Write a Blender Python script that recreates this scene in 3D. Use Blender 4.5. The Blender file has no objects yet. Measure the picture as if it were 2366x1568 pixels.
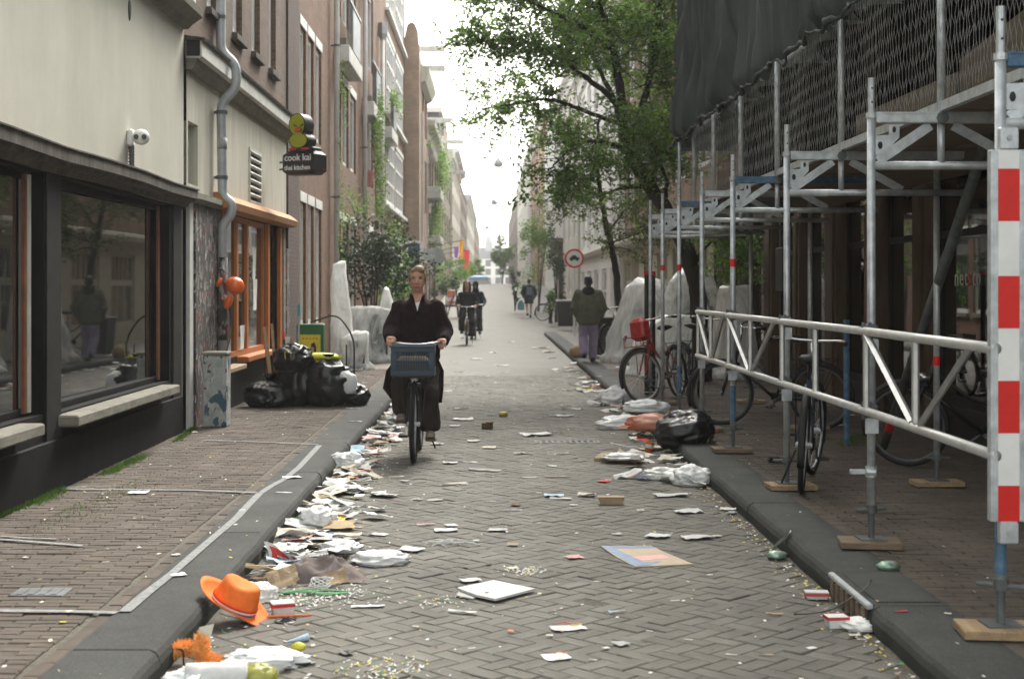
import bpy, bmesh, math, random
import numpy as np
from mathutils import Vector, Matrix, noise as mnoise
R = math.radians
rnd = random.Random(7)
SC = bpy.context.scene
# ---------------------------------------------------------------- camera, sky, sun, exposure
CAM_H, FD, VX, VY = 1.6, 3286.0, 1137.0, 665.0        # eye height; focal length and vanishing point in a 2366 px wide frame
cam = bpy.data.cameras.new('camera'); camo = bpy.data.objects.new('camera', cam)
SC.collection.objects.link(camo); SC.camera = camo
camo.location = (0, 0, CAM_H); camo.rotation_euler = (R(90), 0, 0)
cam.lens = 50.0; cam.sensor_width = 36.0
cam.shift_x = (1183 - VX) / 2366; cam.shift_y = -(784 - VY) / 2366
cam.clip_start = .05; cam.clip_end = 3000
cam.dof.use_dof = True; cam.dof.focus_distance = 10.5; cam.dof.aperture_fstop = 3.5
SUN_EL, SUN_AZ = 48, 17                                # sun stands beyond the end of the street, a little to the right
w = bpy.data.worlds.new('World'); SC.world = w; w.use_nodes = True
nt = w.node_tree; bg = nt.nodes['Background']
sky = nt.nodes.new('ShaderNodeTexSky'); sky.sky_type = 'NISHITA'; sky.sun_disc = False
sky.sun_elevation = R(SUN_EL); sky.sun_rotation = R(SUN_AZ); sky.air_density = 1.0; sky.dust_density = 3.0
hs = nt.nodes.new('ShaderNodeHueSaturation'); hs.inputs['Saturation'].default_value = .22; hs.inputs['Value'].default_value = 1.0
nt.links.new(sky.outputs[0], hs.inputs['Color']); wb = nt.nodes.new('ShaderNodeMix'); wb.data_type = 'RGBA'; wb.blend_type = 'MULTIPLY'; wb.inputs['Factor'].default_value = 1; wb.inputs['B'].default_value = (1, .985, .925, 1)   # warm overcast
nt.links.new(hs.outputs[0], wb.inputs['A']); nt.links.new(wb.outputs['Result'], bg.inputs['Color'])
bg.inputs['Strength'].default_value = .15
sl = bpy.data.lights.new('sun', 'SUN'); sl.energy = 1.0; sl.angle = R(24); sl.color = (1, .96, .88)
so = bpy.data.objects.new('sun', sl); SC.collection.objects.link(so)
sd = Vector((math.sin(R(SUN_AZ)) * math.cos(R(SUN_EL)), math.cos(R(SUN_AZ)) * math.cos(R(SUN_EL)), math.sin(R(SUN_EL))))
so.rotation_euler = sd.to_track_quat('Z', 'Y').to_euler()
vs = SC.view_settings; vs.view_transform = 'Standard'; vs.look = 'None'; vs.gamma = 1; vs.exposure = 2.12
vs.use_curve_mapping = False
SC.cycles.max_bounces = 6; SC.cycles.transparent_max_bounces = 12; SC.cycles.volume_bounces = 1
SC.cycles.use_denoising = True

# ---------------------------------------------------------------- helpers
def rise(Y):
    t = min(1, max(0, (Y - 45) / 80)); return 1.95 * t * t * (3 - 2 * t)
def G(x, y, z=0.0):                                    # photo pixel on the plane at height z
    Y = FD * (CAM_H - z) / (y - VY); return Vector(((x - VX) * Y / FD, Y, z))
def At(x, y, Y): return Vector(((x - VX) * Y / FD, Y, CAM_H - (y - VY) * Y / FD))
def link(o): SC.collection.objects.link(o); return o
def tag(o, label=None, cat=None, group=None, kind=None):
    if label: o['label'] = label
    if cat: o['category'] = cat
    if group: o['group'] = group
    if kind: o['kind'] = kind
    return o
def thing(name, label, cat, loc=(0, 0, 0), rz=0, group=None):
    o = link(bpy.data.objects.new(name, None)); o.location = loc; o.rotation_euler = (0, 0, rz); o.empty_display_size = .2
    return tag(o, label, cat, group)
def copy_tree(o, parent=None):
    c = link(o.copy()); c.parent = parent
    for ch in list(o.children): copy_tree(ch, c)
    return c
class MB:
    def __init__(s): s.v = []; s.f = []; s.m = []; s.M = Matrix()
    def add(s, vs, fs, mi=0):
        b = len(s.v); M = s.M
        s.v += [tuple(M @ Vector(p)) for p in vs]
        s.f += [tuple(b + i for i in f) for f in fs]; s.m += [mi] * len(fs); return s
    def box(s, c, d, rz=0, mi=0, rot=None, bev=0):
        x, y, z = d[0] / 2, d[1] / 2, d[2] / 2
        m = Matrix.Translation(Vector(c)) @ (rot if rot is not None else Matrix.Rotation(rz, 4, 'Z'))
        if not bev:
            vs = [(-x, -y, -z), (x, -y, -z), (x, y, -z), (-x, y, -z), (-x, -y, z), (x, -y, z), (x, y, z), (-x, y, z)]
            fs = [(3, 2, 1, 0), (4, 5, 6, 7), (0, 1, 5, 4), (1, 2, 6, 5), (2, 3, 7, 6), (3, 0, 4, 7)]
        else:
            b = min(bev, x * .9, y * .9, z * .9); vs = []; fs = []
            for zz, ins in ((-z, b), (-z + b, 0), (z - b, 0), (z, b)):
                X, Yv = x - ins, y - ins
                vs += [(-X + b * .6, -Yv, zz), (X - b * .6, -Yv, zz), (X, -Yv + b * .6, zz), (X, Yv - b * .6, zz), (X - b * .6, Yv, zz), (-X + b * .6, Yv, zz), (-X, Yv - b * .6, zz), (-X, -Yv + b * .6, zz)]
            for k in range(3):
                for i in range(8): j = (i + 1) % 8; fs.append((k * 8 + i, k * 8 + j, k * 8 + 8 + j, k * 8 + 8 + i))
            fs += [tuple(range(7, -1, -1)), tuple(range(24, 32))]
        return s.add([m @ Vector(p) for p in vs], fs, mi)
    def b2(s, lo, hi, mi=0, bev=0):                    # box from corner to corner
        return s.box([(a + b) / 2 for a, b in zip(lo, hi)], [abs(b - a) for a, b in zip(lo, hi)], mi=mi, bev=bev)
    def tube(s, pts, r, n=8, mi=0, caps=True, closed=False, flat=1.0):
        P = [Vector(p) for p in pts]; L = len(P); rr = r if isinstance(r, (list, tuple)) else [r] * L
        vs = []; fs = []; up = None
        for i in range(L):
            if closed: t = P[(i + 1) % L] - P[i - 1]
            else: t = P[min(i + 1, L - 1)] - P[max(i - 1, 0)]
            if t.length < 1e-9: t = Vector((0, 0, 1))
            t.normalize()
            if up is None: up = t.orthogonal().normalized() if abs(t.z) > .9 else Vector((0, 0, 1)).cross(t).normalized()
            up = (up - t * up.dot(t))
            up = up.normalized() if up.length > 1e-6 else t.orthogonal().normalized()
            w_ = t.cross(up)
            for k in range(n):
                a = 2 * math.pi * k / n; vs.append(P[i] + (up * math.cos(a) + w_ * math.sin(a) * flat) * rr[i])
        for i in range(L if closed else L - 1):
            j = (i + 1) % L
            for k in range(n): q = (k + 1) % n; fs.append((i * n + k, i * n + q, j * n + q, j * n + k))
        if caps and not closed: fs += [tuple(range(n - 1, -1, -1)), tuple(range((L - 1) * n, L * n))]
        return s.add(vs, fs, mi)
    def loft(s, rings, mi=0, caps=True, wrap=True):
        n = len(rings[0]); vs = [p for r in rings for p in r]; fs = []
        for i in range(len(rings) - 1):
            for k in range(n if wrap else n - 1): q = (k + 1) % n; fs.append((i * n + k, i * n + q, (i + 1) * n + q, (i + 1) * n + k))
        if caps and wrap: fs += [tuple(range(n - 1, -1, -1)), tuple(range(len(vs) - n, len(vs)))]
        return s.add(vs, fs, mi)
    def ell(s, c, r, nu=12, nv=8, mi=0, rot=None):     # ellipsoid
        m = Matrix.Translation(Vector(c)) @ (rot if rot is not None else Matrix())
        vs = [m @ Vector((0, 0, -r[2]))]; fs = []
        for j in range(1, nv):
            t = -math.pi / 2 + math.pi * j / nv
            for i in range(nu):
                a = 2 * math.pi * i / nu; vs.append(m @ Vector((r[0] * math.cos(t) * math.cos(a), r[1] * math.cos(t) * math.sin(a), r[2] * math.sin(t))))
        vs.append(m @ Vector((0, 0, r[2]))); T = len(vs) - 1
        for i in range(nu): k = (i + 1) % nu; fs += [(0, 1 + k, 1 + i), (T, T - nu + i, T - nu + k)]
        for j in range(nv - 2):
            for i in range(nu): k = (i + 1) % nu; a = 1 + j * nu; fs.append((a + i, a + k, a + nu + k, a + nu + i))
        return s.add(vs, fs, mi)
    def grid(s, fn, nu, nv, mi=0):
        vs = [fn(i / nu, j / nv) for j in range(nv + 1) for i in range(nu + 1)]
        fs = [(j * (nu + 1) + i, j * (nu + 1) + i + 1, (j + 1) * (nu + 1) + i + 1, (j + 1) * (nu + 1) + i) for j in range(nv) for i in range(nu)]
        return s.add(vs, fs, mi)
    def prism(s, poly, off, mi=0):                     # flat polygon (3-D points) pushed by a vector
        n = len(poly); off = Vector(off); vs = [Vector(p) for p in poly] + [Vector(p) + off for p in poly]
        return s.add(vs, [tuple(range(n - 1, -1, -1)), tuple(range(n, 2 * n))] + [(i, (i + 1) % n, n + (i + 1) % n, n + i) for i in range(n)], mi)
    def lathe(s, prof, c=(0, 0, 0), n=12, mi=0):       # (r, z) profile about z
        return s.loft([[Vector(c) + Vector((r * math.cos(2 * math.pi * k / n), r * math.sin(2 * math.pi * k / n), z)) for k in range(n)] for r, z in prof], mi)
    def build(s, name, mats, parent=None, world=False, smooth=False, loc=None):
        if not isinstance(mats, (list, tuple)): mats = [mats]
        off = Vector(parent.location) if (world and parent is not None) else Vector(loc) if loc is not None else None
        vs = s.v if off is None else [(x - off[0], y - off[1], z - off[2]) for x, y, z in s.v]
        me = bpy.data.meshes.new(name); me.from_pydata(vs, [], s.f)
        for m in mats: me.materials.append(m)
        if len(mats) > 1: me.polygons.foreach_set('material_index', s.m)
        if smooth: me.polygons.foreach_set('use_smooth', [True] * len(s.f))
        o = link(bpy.data.objects.new(name, me))
        if parent is not None: o.parent = parent
        elif loc is not None: o.location = loc
        return o
def single(mb, name, mats, label, cat, group=None, smooth=False, loc=None):   # a thing that is one mesh; origin at its base
    if loc is None:
        a = np.array(mb.v); loc = ((a[:, 0].min() + a[:, 0].max()) / 2, (a[:, 1].min() + a[:, 1].max()) / 2, a[:, 2].min())
    return tag(mb.build(name, mats, smooth=smooth, loc=loc), label, cat, group)
def remeshed(mb, name, mats, parent, voxel=.012, smooth_it=4, world=False, fold=0):    # overlapping volumes grown into one continuous surface
    o = mb.build(name, mats, parent, world=world)
    a = o.modifiers.new('r', 'REMESH'); a.mode = 'VOXEL'; a.voxel_size = voxel; a.use_smooth_shade = True
    b = o.modifiers.new('s', 'SMOOTH'); b.iterations = smooth_it; b.factor = .5
    bpy.context.view_layer.update()
    me = bpy.data.meshes.new_from_object(o.evaluated_get(bpy.context.evaluated_depsgraph_get()))
    o.modifiers.clear(); o.data = me
    if fold:                                            # creases in the cloth
        cs = [(v.co.copy(), v.normal.copy()) for v in me.vertices]
        for v, (p, nn) in zip(me.vertices, cs):
            a = 1 - abs(mnoise.noise(Vector((p.x * 6 + p.z * 3, p.y * 6, p.z * 4 - p.x * 2)))) * 2.8; b = 1 - abs(mnoise.noise(Vector((p.x * 13, p.y * 13 + 4, p.z * 9 + p.x * 5)))) * 2.8; v.co = p + nn * fold * (a * .65 + b * .35)
    if not me.materials: me.materials.append(mats if not isinstance(mats, (list, tuple)) else mats[0])
    return o
# ---------------------------------------------------------------- materials
def N(t, kind, **kw):
    n = t.nodes.new(kind)
    for k, v in kw.items():
        if k in n.inputs: n.inputs[k].default_value = v
        else: setattr(n, k, v)
    return n
def c4(c): return (c[0], c[1], c[2], 1)
def mat(name, col, rough=.75, metal=0, var=.12, scale=6, bump=.0, bscale=None, spec=.4, rnd_obj=0, col2=None, detail=5, island=0, stretch=None, trans=0, coat=0, ior=None, stain=0, sscale=.8, sstretch=(1, 1, 1)):
    m = bpy.data.materials.new(name); m.use_nodes = True; t = m.node_tree; L = t.links.new
    p = t.nodes['Principled BSDF']; p.inputs['Roughness'].default_value = rough; p.inputs['Metallic'].default_value = metal
    p.inputs['Specular IOR Level'].default_value = spec
    if ior: p.inputs['IOR'].default_value = ior
    if coat: p.inputs['Coat Weight'].default_value = coat; p.inputs['Coat Roughness'].default_value = .04
    tc = N(t, 'ShaderNodeTexCoord'); vec = tc.outputs['Object']
    if stretch: mp = N(t, 'ShaderNodeMapping'); mp.inputs['Scale'].default_value = stretch; L(vec, mp.inputs[0]); vec = mp.outputs[0]
    nz = N(t, 'ShaderNodeTexNoise', Scale=scale, Detail=detail, Roughness=.62); L(vec, nz.inputs['Vector'])
    cr = N(t, 'ShaderNodeValToRGB'); e = cr.color_ramp.elements; e[0].position = .3; e[1].position = .7
    c2 = col2 if col2 else tuple(min(1, x * (1 + var)) for x in col); c1 = col if col2 else tuple(x * (1 - var) for x in col)
    e[0].color = c4(c1); e[1].color = c4(c2); L(nz.outputs['Fac'], cr.inputs[0]); out = cr.outputs[0]
    if rnd_obj or island:
        oi = N(t, 'ShaderNodeObjectInfo'); ge = N(t, 'ShaderNodeNewGeometry'); ad = N(t, 'ShaderNodeMath', operation='ADD'); fr = N(t, 'ShaderNodeMath', operation='FRACT')
        L(oi.outputs['Random'], ad.inputs[0]); L(ge.outputs['Random Per Island'], ad.inputs[1]); L(ad.outputs[0], fr.inputs[0])
        mr = N(t, 'ShaderNodeMapRange'); k = rnd_obj or island; mr.inputs['To Min'].default_value = 1 - k; mr.inputs['To Max'].default_value = 1 + k; L(fr.outputs[0], mr.inputs['Value'])
        h = N(t, 'ShaderNodeHueSaturation'); L(mr.outputs[0], h.inputs['Value']); L(out, h.inputs['Color']); out = h.outputs[0]
        m2 = N(t, 'ShaderNodeMath', operation='MULTIPLY'); m2.inputs[1].default_value = 7.3; L(fr.outputs[0], m2.inputs[0]); f2 = N(t, 'ShaderNodeMath', operation='FRACT'); L(m2.outputs[0], f2.inputs[0])
        m3 = N(t, 'ShaderNodeMapRange'); m3.inputs['To Min'].default_value = 1 - k * .5; m3.inputs['To Max'].default_value = 1 + k * .7; L(f2.outputs[0], m3.inputs['Value']); L(m3.outputs[0], h.inputs['Saturation'])
    if stain:                                           # large soiled areas that run across single pieces
        g2 = N(t, 'ShaderNodeNewGeometry'); mp2 = N(t, 'ShaderNodeMapping'); mp2.inputs['Scale'].default_value = sstretch; L(g2.outputs['Position'], mp2.inputs[0]); n5 = N(t, 'ShaderNodeTexNoise', Scale=sscale, Detail=7, Roughness=.68); L(mp2.outputs[0], n5.inputs['Vector'])
        m5 = N(t, 'ShaderNodeMapRange'); m5.inputs['From Min'].default_value = .3; m5.inputs['From Max'].default_value = .68; m5.inputs['To Min'].default_value = 1 - stain; m5.inputs['To Max'].default_value = 1 + stain * .5; L(n5.outputs['Fac'], m5.inputs['Value']); h5 = N(t, 'ShaderNodeHueSaturation'); L(m5.outputs[0], h5.inputs['Value']); L(out, h5.inputs['Color']); out = h5.outputs[0]
    L(out, p.inputs['Base Color'])
    if bump:
        b = N(t, 'ShaderNodeBump', Strength=bump, Distance=.02); n2 = N(t, 'ShaderNodeTexNoise', Scale=bscale or scale * 4, Detail=4); L(vec, n2.inputs['Vector']); L(n2.outputs['Fac'], b.inputs['Height']); L(b.outputs[0], p.inputs['Normal'])
    if trans:                                           # thin leaf, cloth or film: light passes through
        mx = N(t, 'ShaderNodeMixShader', Fac=trans); tr = N(t, 'ShaderNodeBsdfTranslucent'); L(out, tr.inputs['Color'])
        L(p.outputs[0], mx.inputs[1]); L(tr.outputs[0], mx.inputs[2]); L(mx.outputs[0], t.nodes['Material Output'].inputs['Surface'])
    return m
def brickmat(name, c1, c2, mortar, soldier=False, dirt=.35, bw=.21, bh=.065):
    m = bpy.data.materials.new(name); m.use_nodes = True; t = m.node_tree; L = t.links.new; p = t.nodes['Principled BSDF']; p.inputs['Roughness'].default_value = .9
    tc = N(t, 'ShaderNodeTexCoord'); sp = N(t, 'ShaderNodeSeparateXYZ'); L(tc.outputs['Object'], sp.inputs[0])
    ad = N(t, 'ShaderNodeMath', operation='ADD'); L(sp.outputs[0], ad.inputs[0]); L(sp.outputs[1], ad.inputs[1])
    cb = N(t, 'ShaderNodeCombineXYZ'); L(ad.outputs[0], cb.inputs[0]); L(sp.outputs[2], cb.inputs[1])
    br = N(t, 'ShaderNodeTexBrick', Scale=1.0); br.inputs['Brick Width'].default_value = bw; br.inputs['Row Height'].default_value = bh; br.inputs['Mortar Size'].default_value = .006
    br.inputs['Mortar Smooth'].default_value = .3; br.inputs['Bias'].default_value = 0
    br.inputs['Color1'].default_value = c4(c1); br.inputs['Color2'].default_value = c4(c2); br.inputs['Mortar'].default_value = c4(mortar); L(cb.outputs[0], br.inputs['Vector'])
    nz = N(t, 'ShaderNodeTexNoise', Scale=1.3, Detail=6, Roughness=.65); L(tc.outputs['Object'], nz.inputs['Vector'])
    mr = N(t, 'ShaderNodeMapRange'); mr.inputs['From Min'].default_value = .3; mr.inputs['From Max'].default_value = .7; mr.inputs['To Min'].default_value = 1 - dirt; mr.inputs['To Max'].default_value = 1 + dirt * .5; L(nz.outputs['Fac'], mr.inputs['Value'])
    h = N(t, 'ShaderNodeHueSaturation'); L(br.outputs['Color'], h.inputs['Color']); L(mr.outputs[0], h.inputs['Value']); L(h.outputs[0], p.inputs['Base Color'])
    b = N(t, 'ShaderNodeBump', Strength=.6, Distance=.012); b.invert = True; L(br.outputs['Fac'], b.inputs['Height']); L(b.outputs[0], p.inputs['Normal'])
    return m
def glassmat(name, col=(.010, .012, .012), ior=3.0, rough=.02):
    m = mat(name, col, rough=rough, var=.5, scale=.8, spec=.5, ior=ior, bump=.015, bscale=1.2); return m
def plasticfilm(name, col=(.75, .78, .76), clear=.35, bmp=.6, sc=2.4, rough=.22):
    m = bpy.data.materials.new(name); m.use_nodes = True; t = m.node_tree; L = t.links.new; p = t.nodes['Principled BSDF']
    p.inputs['Base Color'].default_value = c4(col); p.inputs['Roughness'].default_value = rough; p.inputs['Specular IOR Level'].default_value = .7
    tc = N(t, 'ShaderNodeTexCoord'); mpp = N(t, 'ShaderNodeMapping'); mpp.inputs['Scale'].default_value = (1.6, 1.6, .55); L(tc.outputs['Object'], mpp.inputs[0]); nz = N(t, 'ShaderNodeTexNoise', Scale=sc, Detail=6, Roughness=.5, Distortion=1.6); L(mpp.outputs[0], nz.inputs['Vector'])
    b = N(t, 'ShaderNodeBump', Strength=bmp, Distance=.08); L(nz.outputs['Fac'], b.inputs['Height']); L(b.outputs[0], p.inputs['Normal'])
    tl = N(t, 'ShaderNodeBsdfTranslucent'); tl.inputs['Color'].default_value = c4(col); tr = N(t, 'ShaderNodeBsdfTransparent')
    m1 = N(t, 'ShaderNodeMixShader', Fac=.16); L(p.outputs[0], m1.inputs[1]); L(tl.outputs[0], m1.inputs[2])
    mr = N(t, 'ShaderNodeMapRange'); mr.inputs['From Min'].default_value = .35; mr.inputs['From Max'].default_value = .65; mr.inputs['To Min'].default_value = max(0, clear - .25); mr.inputs['To Max'].default_value = max(0, clear + .25)
    L(nz.outputs['Fac'], mr.inputs['Value']); m2 = N(t, 'ShaderNodeMixShader'); lw = N(t, 'ShaderNodeLayerWeight', Blend=.35); om = N(t, 'ShaderNodeMath', operation='SUBTRACT'); om.inputs[0].default_value = 1.1; L(lw.outputs['Facing'], om.inputs[1]); mu = N(t, 'ShaderNodeMath', operation='MULTIPLY'); mu.use_clamp = True; L(om.outputs[0], mu.inputs[0]); L(mr.outputs[0], mu.inputs[1]); L(mu.outputs[0], m2.inputs[0]); L(m1.outputs[0], m2.inputs[1]); L(tr.outputs[0], m2.inputs[2])
    L(m2.outputs[0], t.nodes['Material Output'].inputs['Surface']); return m
M = {}
M['roadbrick'] = mat('road_brick', (.136, .128, .108), .78, var=.2, scale=5, bump=.3, bscale=160, island=.12, detail=9, stain=.34, sscale=1.1)
M['pavebrick'] = mat('pavement_brick', (.095, .076, .060), .88, var=.25, scale=5, bump=.3, bscale=160, island=.13, detail=9, stain=.32, sscale=1.3)
M['joint'] = mat('joint_sand', (.10, .09, .072), .95, var=.4, scale=40)
M['kerb'] = mat('kerb_concrete', (.042, .044, .041), .85, var=.55, scale=110, bump=.3, bscale=220, detail=8, rnd_obj=.14, stain=.4, sscale=2.5)
M['kerbface'] = M['kerb']
M['white_line'] = mat('worn_white_paint', (.20, .207, .205), .8, var=.35, scale=30)
M['cream'] = mat('cream_render', (.50, .485, .41), .9, var=.08, scale=1.2, bump=.12, bscale=90, detail=8, stain=.07, sscale=1.6, sstretch=(1, 2.2, .35))
M['cream2'] = mat('stained_cream_render', (.42, .40, .33), .9, scale=1.6, col2=(.54, .52, .44), bump=.12, bscale=80, stretch=(3, 3, .5), detail=8, stain=.16, sscale=2.2, sstretch=(1, 2.5, .3))
M['stone'] = mat('weathered_stone_trim', (.17, .16, .13), .9, var=.3, scale=5, bump=.15, stretch=(1, 1, 3))
M['darkstone'] = mat('dark_weathered_cornice', (.035, .031, .027), .85, col2=(.12, .105, .085), scale=7, bump=.2, stretch=(1.5, 1.5, .4))
M['blackpaint'] = mat('black_painted_front', (.008, .008, .0085), .75, var=.5, scale=4, stretch=(1, 1, .5), bump=.06, bscale=50, spec=.12, stain=.5, sscale=3, sstretch=(1, 1, .4))
M['greypaint'] = mat('dark_grey_pillar', (.017, .0175, .017), .75, var=.3, scale=6, bump=.08, bscale=60, spec=.15, stain=.3, sscale=4)
M['orangewood'] = mat('orange_painted_wood', (.42, .135, .025), .55, var=.2, scale=8, stretch=(3, 3, .6))
M['awning'] = mat('orange_canvas_fascia', (.36, .16, .055), .75, var=.2, scale=5)
M['copper'] = mat('varnished_brown_frame', (.16, .055, .022), .5, var=.3, scale=9)
M['white'] = mat('white_paint', (.74, .74, .71), .6, var=.08, scale=7)
M['offwhite'] = mat('dirty_white_paint', (.56, .56, .52), .7, var=.15, scale=4)
M['brickdark'] = brickmat('dark_brown_brick', (.095, .056, .034), (.135, .08, .048), (.13, .105, .078))
M['brickC'] = brickmat('brown_red_brick', (.135, .060, .030), (.18, .088, .045), (.15, .11, .075))
M['brickE'] = brickmat('pinkish_brick', (.20, .118, .072), (.25, .155, .10), (.23, .19, .14))
M['brickG'] = brickmat('grey_brown_brick', (.2, .15, .115), (.26, .2, .15), (.24, .21, .18))
M['oxblood'] = brickmat('oxblood_brick', (.06, .03, .025), (.08, .04, .03), (.05, .04, .035))
M['glass'] = glassmat('window_glass'); M['glassfar'] = glassmat('far_window_glass', (.03, .035, .038), 1.7, .08)
M['zinc'] = mat('zinc_grey_pipe', (.40, .42, .425), .5, metal=.25, var=.18, scale=8, bump=.05)
M['zincdark'] = mat('dirty_zinc', (.11, .12, .12), .6, metal=.2, var=.4, scale=10)
M['galv'] = mat('galvanised_steel', (.47, .50, .51), .42, metal=.45, var=.28, scale=14, bump=.06, bscale=60, detail=7)
M['alu'] = mat('bright_aluminium_tube', (.52, .52, .50), .46, metal=.6, var=.15, scale=12, bump=.04)
M['bluepaint'] = mat('worn_blue_paint', (.025, .085, .17), .55, scale=18, col2=(.12, .2, .27), detail=7)
M['wood'] = mat('raw_timber', (.30, .21, .12), .85, var=.25, scale=5, stretch=(8, 1, 8), bump=.1)
M['woodold'] = mat('dirty_timber', (.16, .12, .08), .9, var=.35, scale=5, stretch=(1, 6, 6))
M['wire'] = mat('dull_wire', (.21, .21, .20), .6, metal=.2); M['shadeblack'] = mat('interior_shade_black', (.004, .004, .004), 1.0, spec=0); M['toeboard'] = mat('grimy_toe_board', (.075, .06, .038), .9, var=.35, scale=5, stretch=(1, 3, 6))  # the near-black one stands for deep shade inside the scaffolding
M['bricklit'] = brickmat('skylit_pinkish_brick', (.36, .25, .175), (.42, .30, .21), (.38, .32, .26))  # pinkish brick made lighter to put open skylight into the pier's colour
M['black'] = mat('black_rubber', (.014, .014, .015), .6, var=.4, scale=20)
M['blackgloss'] = mat('black_lacquer', (.012, .012, .013), .3, var=.3, scale=10)
M['chrome'] = mat('chrome_metal', (.6, .6, .6), .25, metal=.95, var=.1)
M['leaf'] = mat('street_tree_leaf', (.115, .195, .045), .6, scale=1.4, col2=(.19, .30, .08), island=.4, trans=.62)
M['leafdark'] = mat('dark_shrub_leaf', (.016, .032, .014), .55, scale=2, col2=(.035, .06, .024), island=.4, trans=.25)
M['leafbright'] = mat('fresh_climber_leaf', (.075, .15, .02), .6, scale=2, col2=(.13, .23, .035), island=.35, trans=.4)
M['bark'] = mat('dark_bark', (.032, .027, .02), .95, var=.4, scale=12, bump=.5, stretch=(3, 3, .7))
M['grass'] = mat('grass_blade', (.05, .10, .018), .7, col2=(.10, .17, .03), scale=3, island=.3, trans=.3)
M['bag'] = mat('black_bin_liner', (.006, .0062, .0075), .33, var=.4, scale=8, bump=.8, bscale=9, spec=.5)
M['film'] = plasticfilm('clear_plastic_sheet', (.84, .86, .84), .48); M['filmmilk'] = plasticfilm('milky_plastic_sheet', (.88, .89, .87), .33); M['filmwhite'] = plasticfilm('white_carrier_plastic', (.86, .87, .86), -.3, .3, 5, .4)
M['yellow'] = mat('yellow_plastic', (.62, .58, .06), .5, var=.15)
M['orange'] = mat('bright_orange_felt', (.85, .19, .03), .8, var=.1, scale=30, bump=.1, bscale=150)
M['balloon'] = mat('orange_balloon_rubber', (.75, .13, .02), .3, var=.08, spec=.6)
M['red'] = mat('red_reflective_film', (.62, .014, .008), .5, var=.08, scale=25)
M['paper'] = mat('white_paper', (.62, .62, .60), .85, var=.08, scale=12, rnd_obj=.15)
M['card'] = mat('brown_cardboard', (.34, .25, .15), .9, var=.15, scale=10, rnd_obj=.2)
M['skin'] = mat('skin', (.50, .27, .19), .55, var=.08, scale=18, spec=.35)
M['skindark'] = mat('brown_skin', (.11, .055, .035), .55, var=.1, scale=18)
# ---------------------------------------------------------------- ground
KL, KR, FL, FR, KW, KH = -1.36, 1.76, -3.2, 4.5, .36, .12     # kerb lines, facades, kerb width and height
BR0, BR1 = 4.6, 26.0                                           # bricks built one by one between these distances
def sheet(name, x0, x1, ys, z, m, kind='structure', sag=None):
    mb = MB(); n = 8
    for a, b in zip(ys[:-1], ys[1:]):
        mb.add([(x0, a, z + rise(a)), (x1, a, z + rise(a)), (x1, b, z + rise(b)), (x0, b, z + rise(b))], [(0, 1, 2, 3)])
    return tag(mb.build(name, m), kind=kind)
YS = [26, 35, 45] + list(range(50, 130, 5)) + [150, 200, 300, 600]
def ground():
    mb = MB(); mb.add([(-60, -20, -.06), (60, -20, -.06), (60, 45, -.06), (-60, 45, -.06)], [(0, 1, 2, 3)])
    for a, b in zip(YS[2:-1], YS[3:]): mb.add([(-60, a, rise(a) - .06), (60, a, rise(a) - .06), (60, b, rise(b) - .06), (-60, b, rise(b) - .06)], [(0, 1, 2, 3)])
    tag(mb.build('ground', M['joint']), kind='structure')
ground()
def pavingmat(name, c, rot, bw, bh):
    m = brickmat(name, tuple(x * .86 for x in c), tuple(x * 1.12 for x in c), tuple(x * .5 for x in c), bw=bw, bh=bh, dirt=.25)
    t = m.node_tree; br = [n for n in t.nodes if n.type == 'TEX_BRICK'][0]; tc = [n for n in t.nodes if n.type == 'TEX_COORD'][0]
    m.node_tree.nodes['Principled BSDF'].inputs['Roughness'].default_value = .76
    mp = N(t, 'ShaderNodeMapping'); mp.inputs['Rotation'].default_value = (0, 0, rot); t.links.new(tc.outputs['Object'], mp.inputs[0]); t.links.new(mp.outputs[0], br.inputs['Vector']); return m
M['roadfar'] = pavingmat('distant_road_paving', (.128, .120, .100), R(45), .2, .067)
M['pavefar'] = pavingmat('distant_pavement_paving', (.11, .09, .07), 0, .2, .067)
def brick_mesh(L, W, H=.03, seed=0):
    r = random.Random(seed); x, y, b = L / 2, W / 2, .005
    mb = MB(); j = lambda: r.uniform(-.0015, .0015)
    vs = [(-x, -y, -H), (x, -y, -H), (x, y, -H), (-x, y, -H), (-x, -y, -b), (x, -y, -b), (x, y, -b), (-x, y, -b)]
    vs += [(-x + b + j(), -y + b + j(), j()), (x - b + j(), -y + b + j(), j()), (x - b + j(), y - b + j(), j()), (-x + b + j(), y - b + j(), j())]
    mb.add(vs, [(0, 1, 5, 4), (1, 2, 6, 5), (2, 3, 7, 6), (3, 0, 4, 7), (4, 5, 9, 8), (5, 6, 10, 9), (6, 7, 11, 10), (7, 4, 8, 11), (8, 9, 10, 11)]); return mb
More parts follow.
